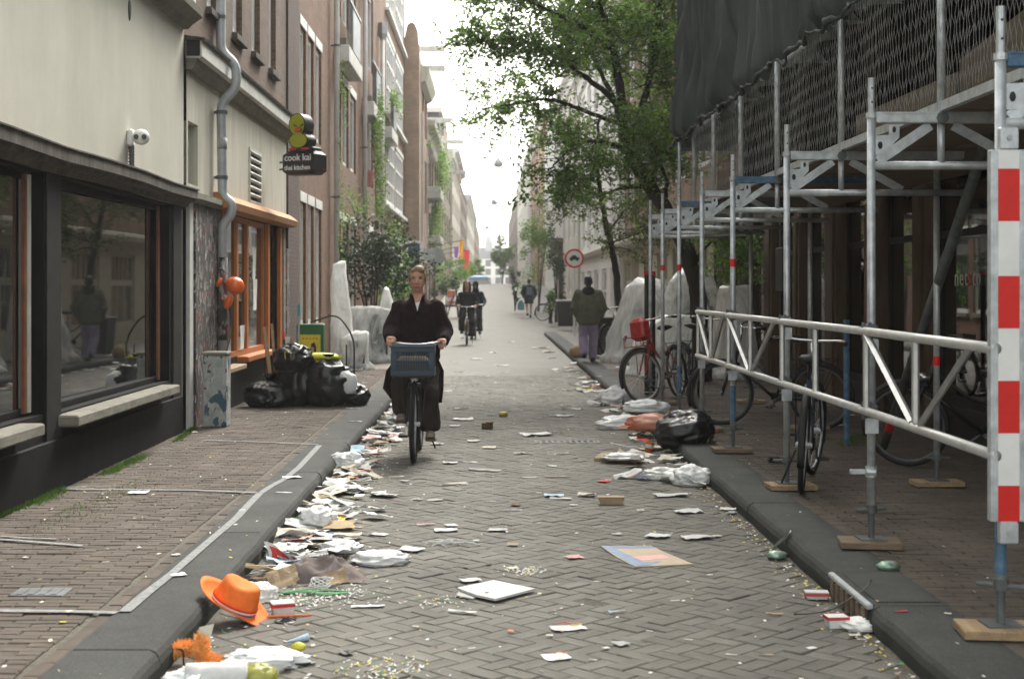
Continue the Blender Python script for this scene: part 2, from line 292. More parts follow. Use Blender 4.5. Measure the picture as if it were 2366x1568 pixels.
def lay(parent, spots, L, W, m, zbase, nparts=300):                        # the 300 nearest bricks as parts, the rest as one mass
    spots.sort(key=lambda s: s[1]); protos = []
    for k in range(4):
        mb = brick_mesh(L, W, seed=k); me = bpy.data.meshes.new('brick'); me.from_pydata(mb.v, [], mb.f); me.materials.append(m); protos.append((me, np.array(mb.v), mb.f))
    vs = []; fs = []; b = 0
    for i, (x, y, a) in enumerate(spots):
        k = rnd.randrange(4); z = zbase + rnd.gauss(0, .0016) + .004 * mnoise.noise(Vector((x * .9, y * .9, 0))); a += rnd.gauss(0, .012)
        tx, ty = rnd.gauss(0, .008), rnd.gauss(0, .008)
        if i < nparts:
            o = link(bpy.data.objects.new('brick', protos[k][0])); o.location = (x, y, z); o.rotation_euler = (tx, ty, a); o.parent = parent
        else:
            Mx = np.array(Matrix.Rotation(a, 3, 'Z') @ Matrix.Rotation(ty, 3, 'Y') @ Matrix.Rotation(tx, 3, 'X'))
            vs.append(protos[k][1] @ Mx.T + np.array((x, y, z))); fs += [tuple(q + b for q in f) for f in protos[k][2]]; b += 12
    me = bpy.data.meshes.new('brick_paving'); me.from_pydata(np.concatenate(vs).tolist(), [], fs); me.materials.append(m)
    o = link(bpy.data.objects.new('brick_paving', me)); o.parent = parent; o['kind'] = 'stuff'
# road: herringbone of bricks three times as long as wide, laid at 45 degrees
road = MB(); road.add([(KL - .1, 0, -.007), (KR + .1, 0, -.007), (KR + .1, BR1 + .3, -.007), (KL - .1, BR1 + .3, -.007)], [(0, 1, 2, 3)])
for a, b in zip([BR1] + YS[1:-1], YS[1:]):
    x0, x1 = (KL - .1, KR + .1) if a < 48 else (-3.3, 4.6)
    road.add([(x0, a, rise(a) - .002), (x1, a, rise(a) - .002), (x1, b, rise(b) - .002), (x0, b, rise(b) - .002)], [(0, 1, 2, 3)], 1)
road = tag(road.build('road', [M['joint'], M['roadfar']]), kind='structure')
def herring():
    n, wd = 2, .0955; out = []; c = s = math.sqrt(.5); H = int(32 / wd)
    def put(u, v, a):
        x, y = (u * s + v * c) * wd, (v * s - u * c) * wd + 0.
        if KL + .06 < x < KR - .06 and BR0 < y < BR1: out.append((x, y, a - R(90)))
    for v in range(-60, H):
        for u in range(-H, 60):
            x, y = (u + v) * s * wd, (v - u) * s * wd
            if not (KL - .4 < x < KR + .4 and BR0 - .4 < y < BR1 + .4): continue
            k = (u - v) % (2 * n)
            if k == 0: put(u + n / 2, v + .5, R(45))
            if k == 2 * n - 1: put(u + .5, v + n / 2, R(135))
    return out
lay(road, herring(), .1875, .0915, M['roadbrick'], 0)
# pavements: courses across the pavement, half bond
def courses(x0, x1, XB):
    out = []; y = BR0; k = 0; half = []
    while y < BR1:
        x = x0 + .04 + (k % 2) * .103 + rnd.uniform(-.006, .006)
        if k % 2: half.append((x - .155, y, 0))
        while x < x1 - .09:
            out.append((x, y + rnd.gauss(0, .001), 0))
            x += .206
        if x - .103 < x1 - .09: half.append((x - .052, y, 0))
        y += .0685; k += 1
    for k in range(int((BR1 - BR0) / .204)): out.append((XB, BR0 + .1 + k * .204, R(90)))
    return out, half
def pavement(name, x0, x1, yend):
    mb = MB(); z = KH
    mb.add([(x0, 0, z - .009), (x1, 0, z - .009), (x1, BR1 + .2, z - .009), (x0, BR1 + .2, z - .009)], [(0, 1, 2, 3)])
    ys = [BR1] + [y for y in YS[1:] if y < yend] + [yend]
    for a, b in zip(ys[:-1], ys[1:]): mb.add([(x0, a, z + rise(a)), (x1, a, z + rise(a)), (x1, b, z + rise(b)), (x0, b, z + rise(b))], [(0, 1, 2, 3)], 1)
    o = tag(mb.build(name, [M['joint'], M['pavefar']]), kind='structure')
    full, half = courses(x0 + (.07 if x0 > 0 else 0), x1 - (0 if x0 > 0 else .07), x0 + .036 if x0 > 0 else x1 - .036)
    lay(o, full, .2, .0645, M['pavebrick'], z); lay(o, half, .097, .0645, M['pavebrick'], z, 0); return o
pav_l = pavement('pavement', FL, KL - KW, 50); pav_r = pavement('pavement', KR + KW, FR, 48)
def kerb(xf, sgn, ys, lab):
    root = MB(); root.b2((xf + .03 if sgn > 0 else xf - KW, ys[0], -.05), (xf + KW if sgn > 0 else xf - .03, ys[-1], KH - .02)); root = tag(root.build('kerb', M['joint']), kind='structure')
    for a, b in zip(ys[:-1], ys[1:]):
        prof = [(0.012, -.04), (0.0, .06), (.008, KH - .03), (.022, KH - .010), (.045, KH + .002), (KW, KH + .002), (KW, -.04)]
        dx = rnd.uniform(-.004, .004); dz = rnd.uniform(-.002, .002); rings = []
        nseg = max(2, int((b - a) / .16))
        for yy in [a + .0015, a + .008] + [a + (b - a) * k / nseg for k in range(1, nseg)] + [b - .008, b - .0015]:
            jx, jz = rnd.gauss(0, .0028), rnd.gauss(0, .0022)
            ins = .005 if yy in (a + .0015, b - .0015) else 0
            rings.append([(xf + sgn * (px + dx + (ins + jx if px < .05 else 0)), yy, pz + dz - (ins if pz > .05 else 0) + (jz if .03 > px > .005 else 0)) for px, pz in prof])
        mb = MB(); mb.loft(rings); mb.build('kerb_stone', M['kerb'], root)
    return root
kerb(KL, -1, [3.6, 5.82, 8.6, 11.4, 13.6, 13.95, 16.2, 18.6, 21, 24, 26, 28, 30, 33, 36, 40, 45, 50], 'l')
kerb(KR, 1, [3.6, 4.8, 6.62, 7.42, 9.8, 12.2, 14.6, 17, 19.4, 21.8, 24, 26, 28, 30, 33, 36, 40, 44, 48], 'r')
# worn white lines on the pavement
def line(pts, wdt, name='pavement_marking'):
    P = [G(x, y, KH) for x, y in pts]; mb = MB(); vs = []
    for i, p in enumerate(P):
        t = (P[min(i + 1, len(P) - 1)] - P[max(i - 1, 0)]).normalized(); q = Vector((-t.y, t.x, 0)) * wdt / 2 * rnd.uniform(.85, 1.1)
        vs += [p + q + Vector((0, 0, .009)), p - q + Vector((0, 0, .009))]
    mb.add(vs, [(2 * i, 2 * i + 1, 2 * i + 3, 2 * i + 2) for i in range(len(P) - 1)]); return tag(mb.build(name, M['white_line']), kind='structure')
line([(288, 1416), (335, 1376), (400, 1325), (440, 1290), (480, 1255), (545, 1200), (582, 1160), (600, 1142), (628, 1124), (655, 1110), (690, 1082), (738, 1030)], .056)
line([(-40, 1413), (60, 1414), (150, 1415), (270, 1418)], .055); line([(200, 1126), (60, 1130), (450, 1134), (600, 1140)], .05); line([(470, 1018), (600, 1022), (735, 1028)], .05)
line([(-20, 1247), (60, 1252), (190, 1263)], .04); line([(0, 1241), (70, 1245), (130, 1247)], .03)
# iron covers and gratings
t = thing('gully_grating', 'iron kerb inlet with bars under the dark cover plate', 'drain', (KR, 7.02, 0))
mb = MB(); mb.b2((-.004, -.36, .0), (.03, .36, .118)); mb.build('recess', M['black'], t)
mb = MB(); mb.b2((-.012, -.38, .098), (.02, .38, .125), bev=.006); mb.build('lintel', M['galv'], t)
for k in range(7): mb = MB(); mb.b2((-.016, -.33 + k * .1, .004), (-.005, -.285 + k * .1, .097)); mb.build('bar', M['woodold'], t)
mb = MB(); mb.b2((.05, -.34, .118), (.35, .34, .1285), bev=.003); mb.build('cover_plate', M['kerb'], t)
p = G(1310, 1021); t = thing('road_drain', 'rectangular iron drain grating filled with white paper in the road', 'drain', (p.x, p.y, 0))
mb = MB()
mb.b2((-.34, -.14, -.01), (.34, -.11, .006)); mb.b2((-.34, .11, -.01), (.34, .14, .006)); mb.b2((-.34, -.11, -.01), (-.31, .11, .006)); mb.b2((.31, -.11, -.01), (.34, .11, .006)); mb.build('rim', M['zincdark'], t)
for k in range(10): mb = MB(); mb.b2((-.285 + k * .062, -.108, -.01), (-.26 + k * .062, .108, .005)); mb.build('bar', M['zincdark'], t)
p = G(95, 1368, KH); mb = MB(); mb.b2((p.x - .13, p.y - .09, KH - .02), (p.x + .13, p.y + .09, KH + .006), bev=.003)
for k in range(4): mb.b2((p.x - .1 + k * .055, p.y - .07, KH + .006), (p.x - .07 + k * .055, p.y + .07, KH + .009))
single(mb, 'valve_cover', M['zincdark'], 'small rectangular iron valve cover set in the brown brick pavement', 'cover')
# ---------------------------------------------------------------- facades
def graffitimat(name, base, cols, sc=5, stretch=(1, 1, .5)):
    m = mat(name, base, .8, var=.3, scale=9); t = m.node_tree; L = t.links.new; p = t.nodes['Principled BSDF']
    tc = N(t, 'ShaderNodeTexCoord'); mp = N(t, 'ShaderNodeMapping'); mp.inputs['Scale'].default_value = stretch; L(tc.outputs['Object'], mp.inputs[0])
    prev = p.inputs['Base Color'].links[0].from_socket
    for i, (c, thr) in enumerate(cols):
        nz = N(t, 'ShaderNodeTexNoise', Scale=sc * (1 + .35 * i), Detail=3, Distortion=1.5); nz.noise_dimensions = '4D'; nz.inputs['W'].default_value = i * 3.7; L(mp.outputs[0], nz.inputs['Vector'])
        st = N(t, 'ShaderNodeMapRange'); st.inputs['From Min'].default_value = thr; st.inputs['From Max'].default_value = thr + .02; L(nz.outputs['Fac'], st.inputs['Value'])
        mx = N(t, 'ShaderNodeMix'); mx.data_type = 'RGBA'; L(st.outputs[0], mx.inputs['Factor']); L(prev, mx.inputs['A']); mx.inputs['B'].default_value = c4(c); prev = mx.outputs['Result']
    L(prev, p.inputs['Base Color']); return m
M['graffiti'] = graffitimat('graffiti_and_sticker_layers', (.07, .065, .06), [((.24, .22, .2), .54), ((.03, .03, .035), .55), ((.28, .035, .035), .62), ((.45, .44, .42), .63), ((.04, .07, .16), .65)], 7)
M['boxgraffiti'] = graffitimat('tagged_grey_cabinet', (.33, .35, .33), [((.05, .1, .13), .55), ((.42, .43, .41), .57), ((.2, .04, .05), .64)], 6)
WIN = {}
def window(house, side, X, y0, y1, z0, z1, nx=1, nz=1, fm='white', gm='glass', depth=.12, fw=.07, sill=None, name='window'):
    """one window in an opening: frame ring and bars, a pane behind, an optional sill; side -1 looks to +X"""
    w_, h_ = y1 - y0, z1 - z0; key = (round(w_, 2), round(h_, 2), nx, nz, fm, gm, side, round(depth, 2), fw); s = -side; loc = Vector(house.location)
    if key not in WIN:
        mb = MB(); d0, d1 = -s * (depth - .0), -s * (depth + .07)
        B = lambda a, b, c, e, i=0: mb.b2((d0 - i * s, a, c), (d1, b, e))
        B(0, fw, 0, h_); B(w_ - fw, w_, 0, h_); B(fw, w_ - fw, 0, fw); B(fw, w_ - fw, h_ - fw, h_)
        for i in range(1, nx): yy = w_ * i / nx; B(yy - fw * .4, yy + fw * .4, fw, h_ - fw, -.006)
        for i in range(1, nz): zz = h_ * i / nz; B(fw, w_ - fw, zz - fw * .3, zz + fw * .3, -.012)
        f = mb.build('window', M[fm]); pm = MB(); xx = -s * (depth + .04); pm.b2((xx - .004, fw * .8, fw * .8), (xx + .004, w_ - fw * .8, h_ - fw * .8)); p = pm.build('pane', M[gm])
        WIN[key] = (f.data, p.data); bpy.data.objects.remove(f); bpy.data.objects.remove(p)
    f = link(bpy.data.objects.new(name, WIN[key][0])); f.parent = house; f.location = Vector((X, y0, z0)) - loc
    p = link(bpy.data.objects.new('pane', WIN[key][1])); p.parent = f
    if sill:
        mb = MB(); mb.b2((-s * depth, -.06, -.09), (s * sill[1], w_ + .06, -.004), bev=.008); q = mb.build('sill', M[sill[0]], f)
    return f
def wall(house, side, X, Y0, Y1, z0, z1, holes, m, name='wall', rev=.16):
    """a wall face with real openings and their reveals"""
    s = -side; mb = MB(); ys = sorted({Y0, Y1, *[v for h in holes for v in h[:2]]}); zs = sorted({z0, z1, *[v for h in holes for v in h[2:4]]})
    ys = [v for v in ys if Y0 <= v <= Y1]; zs = [v for v in zs if z0 <= v <= z1]
    for a, b in zip(ys[:-1], ys[1:]):
        run = None
        for c, d in zip(zs[:-1], zs[1:]):
            cy, cz = (a + b) / 2, (c + d) / 2
            if any(h[0] < cy < h[1] and h[2] < cz < h[3] for h in holes): continue
            q = [(X, a, c), (X, b, c), (X, b, d), (X, a, d)]; mb.add(q if s > 0 else q[::-1], [(0, 1, 2, 3)])
    for h in holes:
        x2 = X - s * rev; a, b, c, d = h[:4]
        for q in ([(X, a, c), (x2, a, c), (x2, a, d), (X, a, d)], [(X, b, c), (X, b, d), (x2, b, d), (x2, b, c)], [(X, a, d), (x2, a, d), (x2, b, d), (X, b, d)], [(X, a, c), (X, b, c), (x2, b, c), (x2, a, c)]): mb.add(q, [(0, 1, 2, 3)])
    return mb.build(name, m, house, world=True)
def body(house, side, X, Y0, Y1, z0, z1, m, depth=8, name='side_wall'):
    """the flanks, back and roof behind a facade"""
    s = -side; a, b = X - s * .02, X - s * depth; mb = MB()
    lo, hi = min(a, b), max(a, b); q = [(lo, Y0, z0), (hi, Y0, z0), (hi, Y1, z0), (lo, Y1, z0), (lo, Y0, z1), (hi, Y0, z1), (hi, Y1, z1), (lo, Y1, z1)]
    fs = [(0, 1, 5, 4), (2, 3, 7, 6), (4, 5, 6, 7)] + [(3, 0, 4, 7) if s > 0 else (1, 2, 6, 5)]
    # inner dark face some way behind the facade
    x3 = X - s * .6; mb.add(q, fs); mb.add([(x3, Y0, z0), (x3, Y1, z0), (x3, Y1, z1), (x3, Y0, z1)], [(0, 1, 2, 3)])
    return mb.build(name, m, house, world=True)
def trim(house, name, m, lo, hi, bev=.01, parent=None): mb = MB(); mb.b2(lo, hi, bev=bev); return mb.build(name, m, house, world=True)
def cornice(house, X, s, Y0, Y1, prof, m, name='cornice', sag=None):
    """profile of (outward, z) swept along the street"""
    mb = MB(); n = 12; rings = []
    for i in range(n + 1):
        y = Y0 + (Y1 - Y0) * i / n; dz = sag(y) if sag else 0; rings.append([(X + s * o, y, z + dz) for o, z in prof])
    mb.loft(rings); return mb.build(name, m, house, world=True)

# ---- A: cream rendered shop with big dark windows
A = thing('corner_shop', 'cream rendered building with a black shopfront of big plate glass windows', 'shop', (FL, 9, 0))
a0, a1 = 1.0, 14.75
holes = [(4.2, 10.14, .70, 2.42), (10.55, 14.1, .68, 2.42)]
wall(A, -1, FL, a0, a1, 2.62, 4.32, [], M['cream'], 'rendered_wall')
wall(A, -1, FL, a0, a1 + .12, 0, 2.62, holes + [(14.62, 14.86, .12, 2.42)], M['blackpaint'], 'shopfront', rev=.22)
body(A, -1, FL, a0, a1 + .05, 0, 9, M['cream'])
wall(A, -1, FL - .15, a0, a1, 4.5, 9, [], M['cream2'], 'upper_wall')
def sag(y): return .012 * math.sin(y * 1.7)
cornice(A, FL, 1, a0, 14.75, [(-.02, 2.44), (.05, 2.44), (.06, 2.475), (.125, 2.49), (.125, 2.515), (.15, 2.52), (.15, 2.605), (.165, 2.61), (.165, 2.622), (-.02, 2.66)], M['darkstone'], 'shop_cornice', sag)
cornice(A, FL, 1, a0, 14.75, [(-.16, 4.28), (.05, 4.28), (.10, 4.33), (.20, 4.40), (.21, 4.47), (.17, 4.5), (-.16, 4.52)], M['stone'], 'eaves_cornice')
cornice(A, FL, 1, a0, 14.75, [(-.16, 4.52), (.13, 4.52), (.13, 4.80), (-.16, 4.82)], M['offwhite'], 'parapet'); cornice(A, FL, 1, a0, 14.9, [(-.16, 4.82), (.17, 4.82), (.19, 4.86), (-.16, 4.9)], M['darkstone'], 'coping')
def shop_window(y0, y1, z0, z1, yaw, mull, label, se=.1):
    f = MB(); x = FL - .14; s = .055
    for a, b, c, d in ((y0, y0 + s, z0, z1), (y1 - s, y1, z0, z1), (y0 + s, y1 - s, z0, z0 + s), (y0 + s, y1 - s, z1 - s, z1)): f.b2((x - .04, a, c), (x + .05, b, d), bev=.006)
    fo = f.build('shop_window', M['blackpaint'], A, world=True); fo['label'] = label
    c = (y0 + y1) / 2; L = (y1 - y0) / 2 - .03; pm = MB(); dx = math.tan(R(yaw)) * L
    pm.prism([(x - .01 - dx, c - L, z0 + .03), (x - .01 + dx, c + L, z0 + .03), (x - .01 + dx, c + L, z1 - .03), (x - .01 - dx, c - L, z1 - .03)], (-.008, 0, 0))
    p = pm.build('pane', M['glass']); p.parent = fo; p.location = -Vector(A.location)
    for yy, w_, mm in mull: b = MB(); b.b2((x + .052, yy, z0 + .02), (x + .075, yy + w_, z1 - .02)); q = b.build('glazing_bead', M[mm]); q.parent = fo; q.location = -Vector(A.location)
    b = MB(); b.b2((FL - .16, y0 - .12, z0 - .10), (FL + .17, y1 + se, z0 - .015), bev=.012); q = b.build('sill', M['stone']); q.parent = fo; q.location = -Vector(A.location)
    return fo
shop_window(4.2, 10.14, .70, 2.42, .9, [(9.93, .05, 'copper'), (10.03, .045, 'offwhite')], 'plate glass window with pale and brown beads at its edge', -.5)
shop_window(10.55, 14.1, .68, 2.42, .9, [(13.92, .06, 'copper')], 'plate glass window mirroring the other side of the street', -.3)
trim(A, 'pillar', M['greypaint'], (FL, 10.16, .0), (FL + .02, 10.5, 2.5)); trim(A, 'pillar', M['greypaint'], (FL, 14.2, .0), (FL + .02, 14.58, 2.5))
trim(A, 'plinth', M['blackpaint'], (FL, a0, 0), (FL + .03, 14.6, .5))
trim(A, 'door_frame', M['copper'], (FL - .12, 14.64, .12), (FL - .02, 14.76, 2.42))
mb = MB(); mb.ell((FL, 12.55, 4.05), (.012, .05, .10)); mb.build('wall_hole', M['black'], A, world=True)
# the recess beside the pipe and a narrow strip of loose render
# ---- B: cream ground floor, brick above, orange shopfront
B_ = thing('thai_restaurant', 'brick house with cream lower wall above an orange framed shopfront', 'restaurant', (FL, 18.5, 0))
b0, b1 = 14.75, 22.1
wh = [(15.95, 16.55, 4.75, 7.2), (17.55, 18.2, 4.75, 7.2), (18.95, 19.6, 4.75, 7.2), (20.4, 21.05, 4.75, 7.2)]
wall(B_, -1, FL, b0, b1, 4.02, 10.5, wh, M['brickdark'], 'brick_wall', rev=.22)
wall(B_, -1, FL + .004, b0 + .12, b1, 2.6, 4.02, [(18.70, 19.60, 2.76, 3.42), (14.95, 15.45, 2.70, 3.36)], M['cream2'], 'rendered_wall')
trim(B_, 'blind_window', M['stone'], (FL - .12, 14.95, 2.70), (FL - .10, 15.45, 3.36), .002); cornice(B_, FL, 1, 14.76, 16.3, [(0, 2.50), (.09, 2.50), (.12, 2.54), (.12, 2.60), (0, 2.64)], M['stone'], 'ledge')
body(B_, -1, FL, b0 + .01, b1, 0, 10.5, M['brickdark'])
for h in wh: window(B_, -1, FL, h[0], h[1], h[2], h[3], 1, 2, depth=.075, fw=.13, sill=('darkstone', .07))
cornice(B_, FL, 1, 14.85, b1, [(0, 3.88), (.06, 3.88), (.10, 3.93), (.12, 4.0), (0, 4.0)], M['stone'], 'cornice'); cornice(B_, FL, 1, 14.85, b1, [(0, 4.0), (.15, 4.0), (.17, 4.02), (.17, 4.18), (.0, 4.18)], M['offwhite'], 'gutter_board'); cornice(B_, FL, 1, 14.8, b1, [(0, 4.18), (.20, 4.18), (.21, 4.205), (0, 4.23)], M['darkstone'], 'gutter')
mb = MB(); mb.b2((FL + .01, 14.84, 4.02), (FL + .15, 14.86, 4.2)); mb.build('gutter_end', M['black'], B_, world=True)
v = thing('wall_vent', 'louvred metal vent in the cream wall beside the hanging sign', 'vent', (FL + .01, 19.15, 2.76))
mb = MB(); mb.b2((-.02, -.47, -.03), (.012, -.44, .69)); mb.b2((-.02, .44, -.03), (.012, .47, .69)); mb.b2((-.02, -.44, .66), (.012, .44, .69)); mb.b2((-.02, -.44, -.03), (.012, .44, 0)); mb.build('frame', M['offwhite'], v)
mb = MB(); mb.b2((-.06, -.44, 0), (-.05, .44, .66)); mb.build('back', M['black'], v)
for k in range(7): mb = MB(); mb.box((.0, 0, .075 + k * .094), (.04, .88, .03), rot=Matrix.Rotation(R(-38), 4, 'Y')); mb.build('louvre', M['offwhite'], v)
# shopfront
wall(B_, -1, FL - .02, b0 + .1, b1, 0, 2.6, [(16.75, 18.0, .74, 2.5), (18.0, 18.75, .74, 2.5), (18.75, 20.1, .74, 2.5), (20.3, 21.3, .1, 2.5)], M['blackpaint'], 'shopfront', rev=.3)
trim(B_, 'pilaster', M['graffiti'], (FL - .02, 15.12, 0), (FL + .05, 16.6, 2.55), .006); trim(B_, 'pilaster', M['offwhite'], (FL - .02, 14.92, 0), (FL + .03, 15.1, 2.6), .006)
mb = MB(); cs = [(FL - .05, 16.3, 2.50), (FL + .16, 16.3, 2.52), (FL + .18, 16.3, 2.60), (FL + .05, 16.3, 2.70), (FL - .05, 16.3, 2.70)]; mb.prism(cs, (0, 5.9, 0.03)); mb.build('fascia', M['awning'], B_, world=True)
for y0, y1 in ((16.75, 18.0), (18.0, 18.75), (18.75, 20.1)):
    window(B_, -1, FL + .08, y0, y1, .74, 2.5, 1, 1, fm='orangewood', gm='glass', depth=.1, fw=.065)
trim(B_, 'shop_sill', M['orangewood'], (FL - .05, 17.95, .66), (FL + .13, 20.15, .735)); trim(B_, 'shop_sill', M['wood'], (FL - .05, 16.6, .60), (FL + .15, 17.7, .66))
trim(B_, 'door_post', M['orangewood'], (FL - .1, 20.15, .1), (FL + .03, 20.3, 2.5)); trim(B_, 'door_post', M['orangewood'], (FL - .1, 21.3, .1), (FL + .03, 21.5, 2.5))
mb = MB(); mb.b2((FL - .26, 20.3, .1), (FL - .2, 21.3, 2.5)); d = mb.build('door', M['copper'], B_, world=True)
mb = MB(); mb.tube([(FL - .14, 20.45, .95), (FL - .14, 20.45, 1.35)], .012); q = mb.build('handle', M['black']); q.parent = d; q.location = -Vector(B_.location)
trim(B_, 'grey_post', M['stone'], (FL - .02, 21.5, 0), (FL + .05, 21.72, 2.5)); trim(B_, 'tagged_post', M['graffiti'], (FL - .02, 21.74, 0), (FL + .06, 22.05, 2.2))
for i, (x, y, w_, h_, z) in enumerate(((592, 600, .26, .42, 1.72), (596, 660, .3, .42, 1.3), (562, 800, .3, .3, .82), (0, 620, .3, .42, 1.5))):
    yy = [19.05, 19.1, 18.12, 9.2][i]; lab = ['tall white notice taped high inside the pane beside the orange post', 'creased white notice taped below the tall notice in the shop window', 'small pale notice taped at the bottom of the narrow dark pane', 'pale notice taped to the plate glass at the street end of the black shopfront'][i]
    xx = FL + .08 - .09 if i < 3 else FL - .125
    mb = MB(); mb.grid(lambda u, v: (xx + .006 * math.sin(u * 5 + v * 3), yy + u * w_, z + v * h_), 4, 4); single(mb, 'notice', M['paper'], lab, 'notice', 'notices taped to shop windows')
# ---- C: long brown-red brick house with narrow windows and balconies
C_ = thing('brick_house', 'long brown-red brick house with balconies and rows of narrow windows', 'house', (FL, 36, 0))
c0, c1, ch = 22.1, 52.0, 13.5
holes = []
bays = [(23.75, 24.45), (24.75, 25.5), (25.85, 26.65), (28.95, 30.1), (30.5, 31.7), (32.1, 33.4), (35.2, 36.4), (36.8, 38.2)]
for lv, (za, zb) in enumerate(((.95, 3.05), (4.25, 6.0), (7.3, 9.3), (10.3, 12.2))):
    for y0, y1 in bays: holes.append((y0, y1, za, zb))
big = [(42.9, 46.3), (46.9, 50.6)]
for za, zb in ((1.0, 3.1), (4.15, 6.15), (6.95, 9.2), (10.1, 12.4)):
    for y0, y1 in big: holes.append((y0, y1, za, zb))
wall(C_, -1, FL, c0, c1, 0, ch, holes, M['brickC'], 'brick_wall', rev=.2); body(C_, -1, FL, c0, c1, 0, ch, M['brickC'])
for h in holes:
    if h[0] < 40: window(C_, -1, FL, *h[:4], 1, 1, depth=.05, fw=.10); trim(C_, 'lintel', M['white'], (FL - .02, h[0] - .08, h[3]), (FL + .012, h[1] + .08, h[3] + .17), .004)
    else: window(C_, -1, FL + .16, *h[:4], 4, 3, depth=.14, fw=.12); trim(C_, 'lintel', M['offwhite'], (FL - .02, h[0] - .1, h[3]), (FL + .05, h[1] + .1, h[3] + .16), .004)
    if h[0] < 40 and h[2] < 1: trim(C_, 'sill', M['stone'], (FL - .14, h[0] - .05, h[2] - .1), (FL + .06, h[1] + .05, h[2] - .003), .004)
for z in (4.0, 6.8, 9.9): trim(C_, 'white_band', M['white'], (FL, 42.5, z), (FL + .14, 51.6, z + .1), .004)
trim(C_, 'corner_pier', M['oxblood'], (FL - .02, 22.12, 0), (FL + .03, 23.35, ch), .004)
for y0, y1, z in ((28.9, 31.8, 6.2), (35.0, 37.6, 5.85), (41.3, 43.9, 5.95), (28.9, 31.8, 9.5), (35.0, 37.6, 9.2)):
    bx = MB(); bx.b2((FL, y0, z), (FL + .30, y1, z + .34), bev=.015); sl_ = bx.build('balcony', M['offwhite'], C_, world=True)
    off = -Vector(C_.location)
    for nm, mm, lo, hi in (('rail', 'zinc', (FL + .24, y0 + .05, z + 1.32), (FL + .28, y1 - .05, z + 1.37)), ('screen', 'zinc', (FL + .25, y0 + 1.2, z + .42), (FL + .265, y1 - .1, z + 1.28)), ('planter', 'stone', (FL + .02, y0 + .04, z + .36), (FL + .24, y0 + .5, z + .48))):
        q = MB(); q.b2(lo, hi); q = q.build(nm, M[mm]); q.parent = sl_; q.location = off
    q = MB(); [q.tube([(FL + .26, y0 + .06 + k * (y1 - y0 - .12) / 12, z + .34), (FL + .26, y0 + .06 + k * (y1 - y0 - .12) / 12, z + 1.34)], .009, 5) for k in range(13)]; q = q.build('railing', M['zincdark']); q.parent = sl_; q.location = off
def pipe(pts, r, label, m='zinc', rings=(), grp='downpipes on the brick houses'):
    p0 = Vector(pts[-1]); t = thing('downpipe', label, 'downpipe', (p0.x, p0.y, p0.z), group=grp)
    mb = MB(); mb.tube(pts, r, 12); mb.build('pipe', M[m], t, world=True, smooth=True)
    for q in rings:
        q = Vector(q); mb = MB(); mb.tube([q - Vector((0, 0, .02)), q + Vector((0, 0, .02))], r * 1.25, 12); mb.box((q.x - .06, q.y, q.z), (.12, .02, .03)); mb.build('bracket', M['zincdark'], t, world=True)
    return t
def smooth_path(pts, n=5):
    P = [Vector(p) for p in pts]; out = [P[0]]
    for i in range(1, len(P) - 1):
        a, b, c = P[i - 1], P[i], P[i + 1]; d = min((b - a).length, (c - b).length) * .42; s, e = b + (a - b).normalized() * d, b + (c - b).normalized() * d
        for k in range(n + 1): u = k / n; out.append(s * (1 - u) ** 2 + b * 2 * u * (1 - u) + e * u * u)
    return out + [P[-1]]
yp = 16.35; xz = lambda x, y: At(x, y, yp)
pts = [(-3.11, yp, 9.5), xz(510, 118), xz(546, 150), xz(546, 205), xz(511, 238), xz(514, 452), xz(536, 470), xz(535, 495), xz(514, 520), (xz(514, 600).x, yp, .85)]
dp = pipe(smooth_path(pts), .055, 'grey zinc downpipe with double bends in front of the cream wall', rings=[xz(508, 40), xz(512, 260), xz(513, 410)])
mb = MB(); mb.tube([(xz(514, 600).x, yp, 1.95), (xz(514, 600).x, yp, 1.0)], .0585, 12); o = mb.build('sticker_layer', M['graffiti'], dp, world=True, smooth=True); o['label'] = 'lower pipe length covered in torn stickers'
mb = MB(); c = xz(513, 345); mb.tube([(c.x, yp, c.z), (c.x, yp, c.z + .13)], .0575, 12); mb.build('sticker', M['boxgraffiti'], dp, world=True, smooth=True)
pipe([(-3.08, 28.2, 13), (-3.08, 28.2, .15)], .055, 'white painted downpipe wound with bare climber stems', 'offwhite', [(-3.08, 28.2, 6.4), (-3.08, 28.2, 3.4)])
pipe([(-3.08, 34.5, 13), (-3.08, 34.5, .15)], .055, 'plain pale downpipe between the first two white balconies', 'offwhite', [(-3.08, 34.5, 5)])
t_ = pipe([(-3.08, 40.0, 8.6), (-3.08, 40.0, .15)], .055, 'pale downpipe with a square hopper head at its top', 'offwhite', [(-3.08, 40, 5.9)])
mb = MB(); mb.lathe([(.06, 8.55), (.14, 8.75), (.14, 9.05), (.12, 9.05)], (-3.08, 40, 0), 4); mb.build('hopper', M['zinc'], t_, world=True)
# ---- E: projecting brick house with a round topped pier
E_ = thing('projecting_house', 'pinkish brick house standing forward with a rounded pier at its corner', 'house', (-2.7, 58, 0))
XE = -2.68; holes = [(y, y + 1.5, z, z + 2.1) for y in (54.5, 56.8) for z in (1.0, 4.6, 7.6)]
wall(E_, -1, XE, 52.8, 59.0, 0, 10.2, holes, M['brickE'], 'brick_wall'); body(E_, -1, XE, 52.8, 59, 0, 10.2, M['brickE'])
for h in holes: window(E_, -1, XE, *h, 2, 2, depth=.1, fw=.12, gm='glassfar')
mb = MB(); mb.prism([(XE - .56, 52.0, 0), (XE + .02, 52.0, 0), (XE + .02, 52.0, 10.4), (XE - .04, 52.0, 10.75), (XE - .04, 52, 11.0), (XE - .14, 52, 11.25), (XE - .27, 52, 11.32), (XE - .42, 52, 11.22), (XE - .5, 52.0, 10.9), (XE - .56, 52, 10.4)], (0, .8, 0)); mb.build('corner_pier', M['bricklit'], E_, world=True)
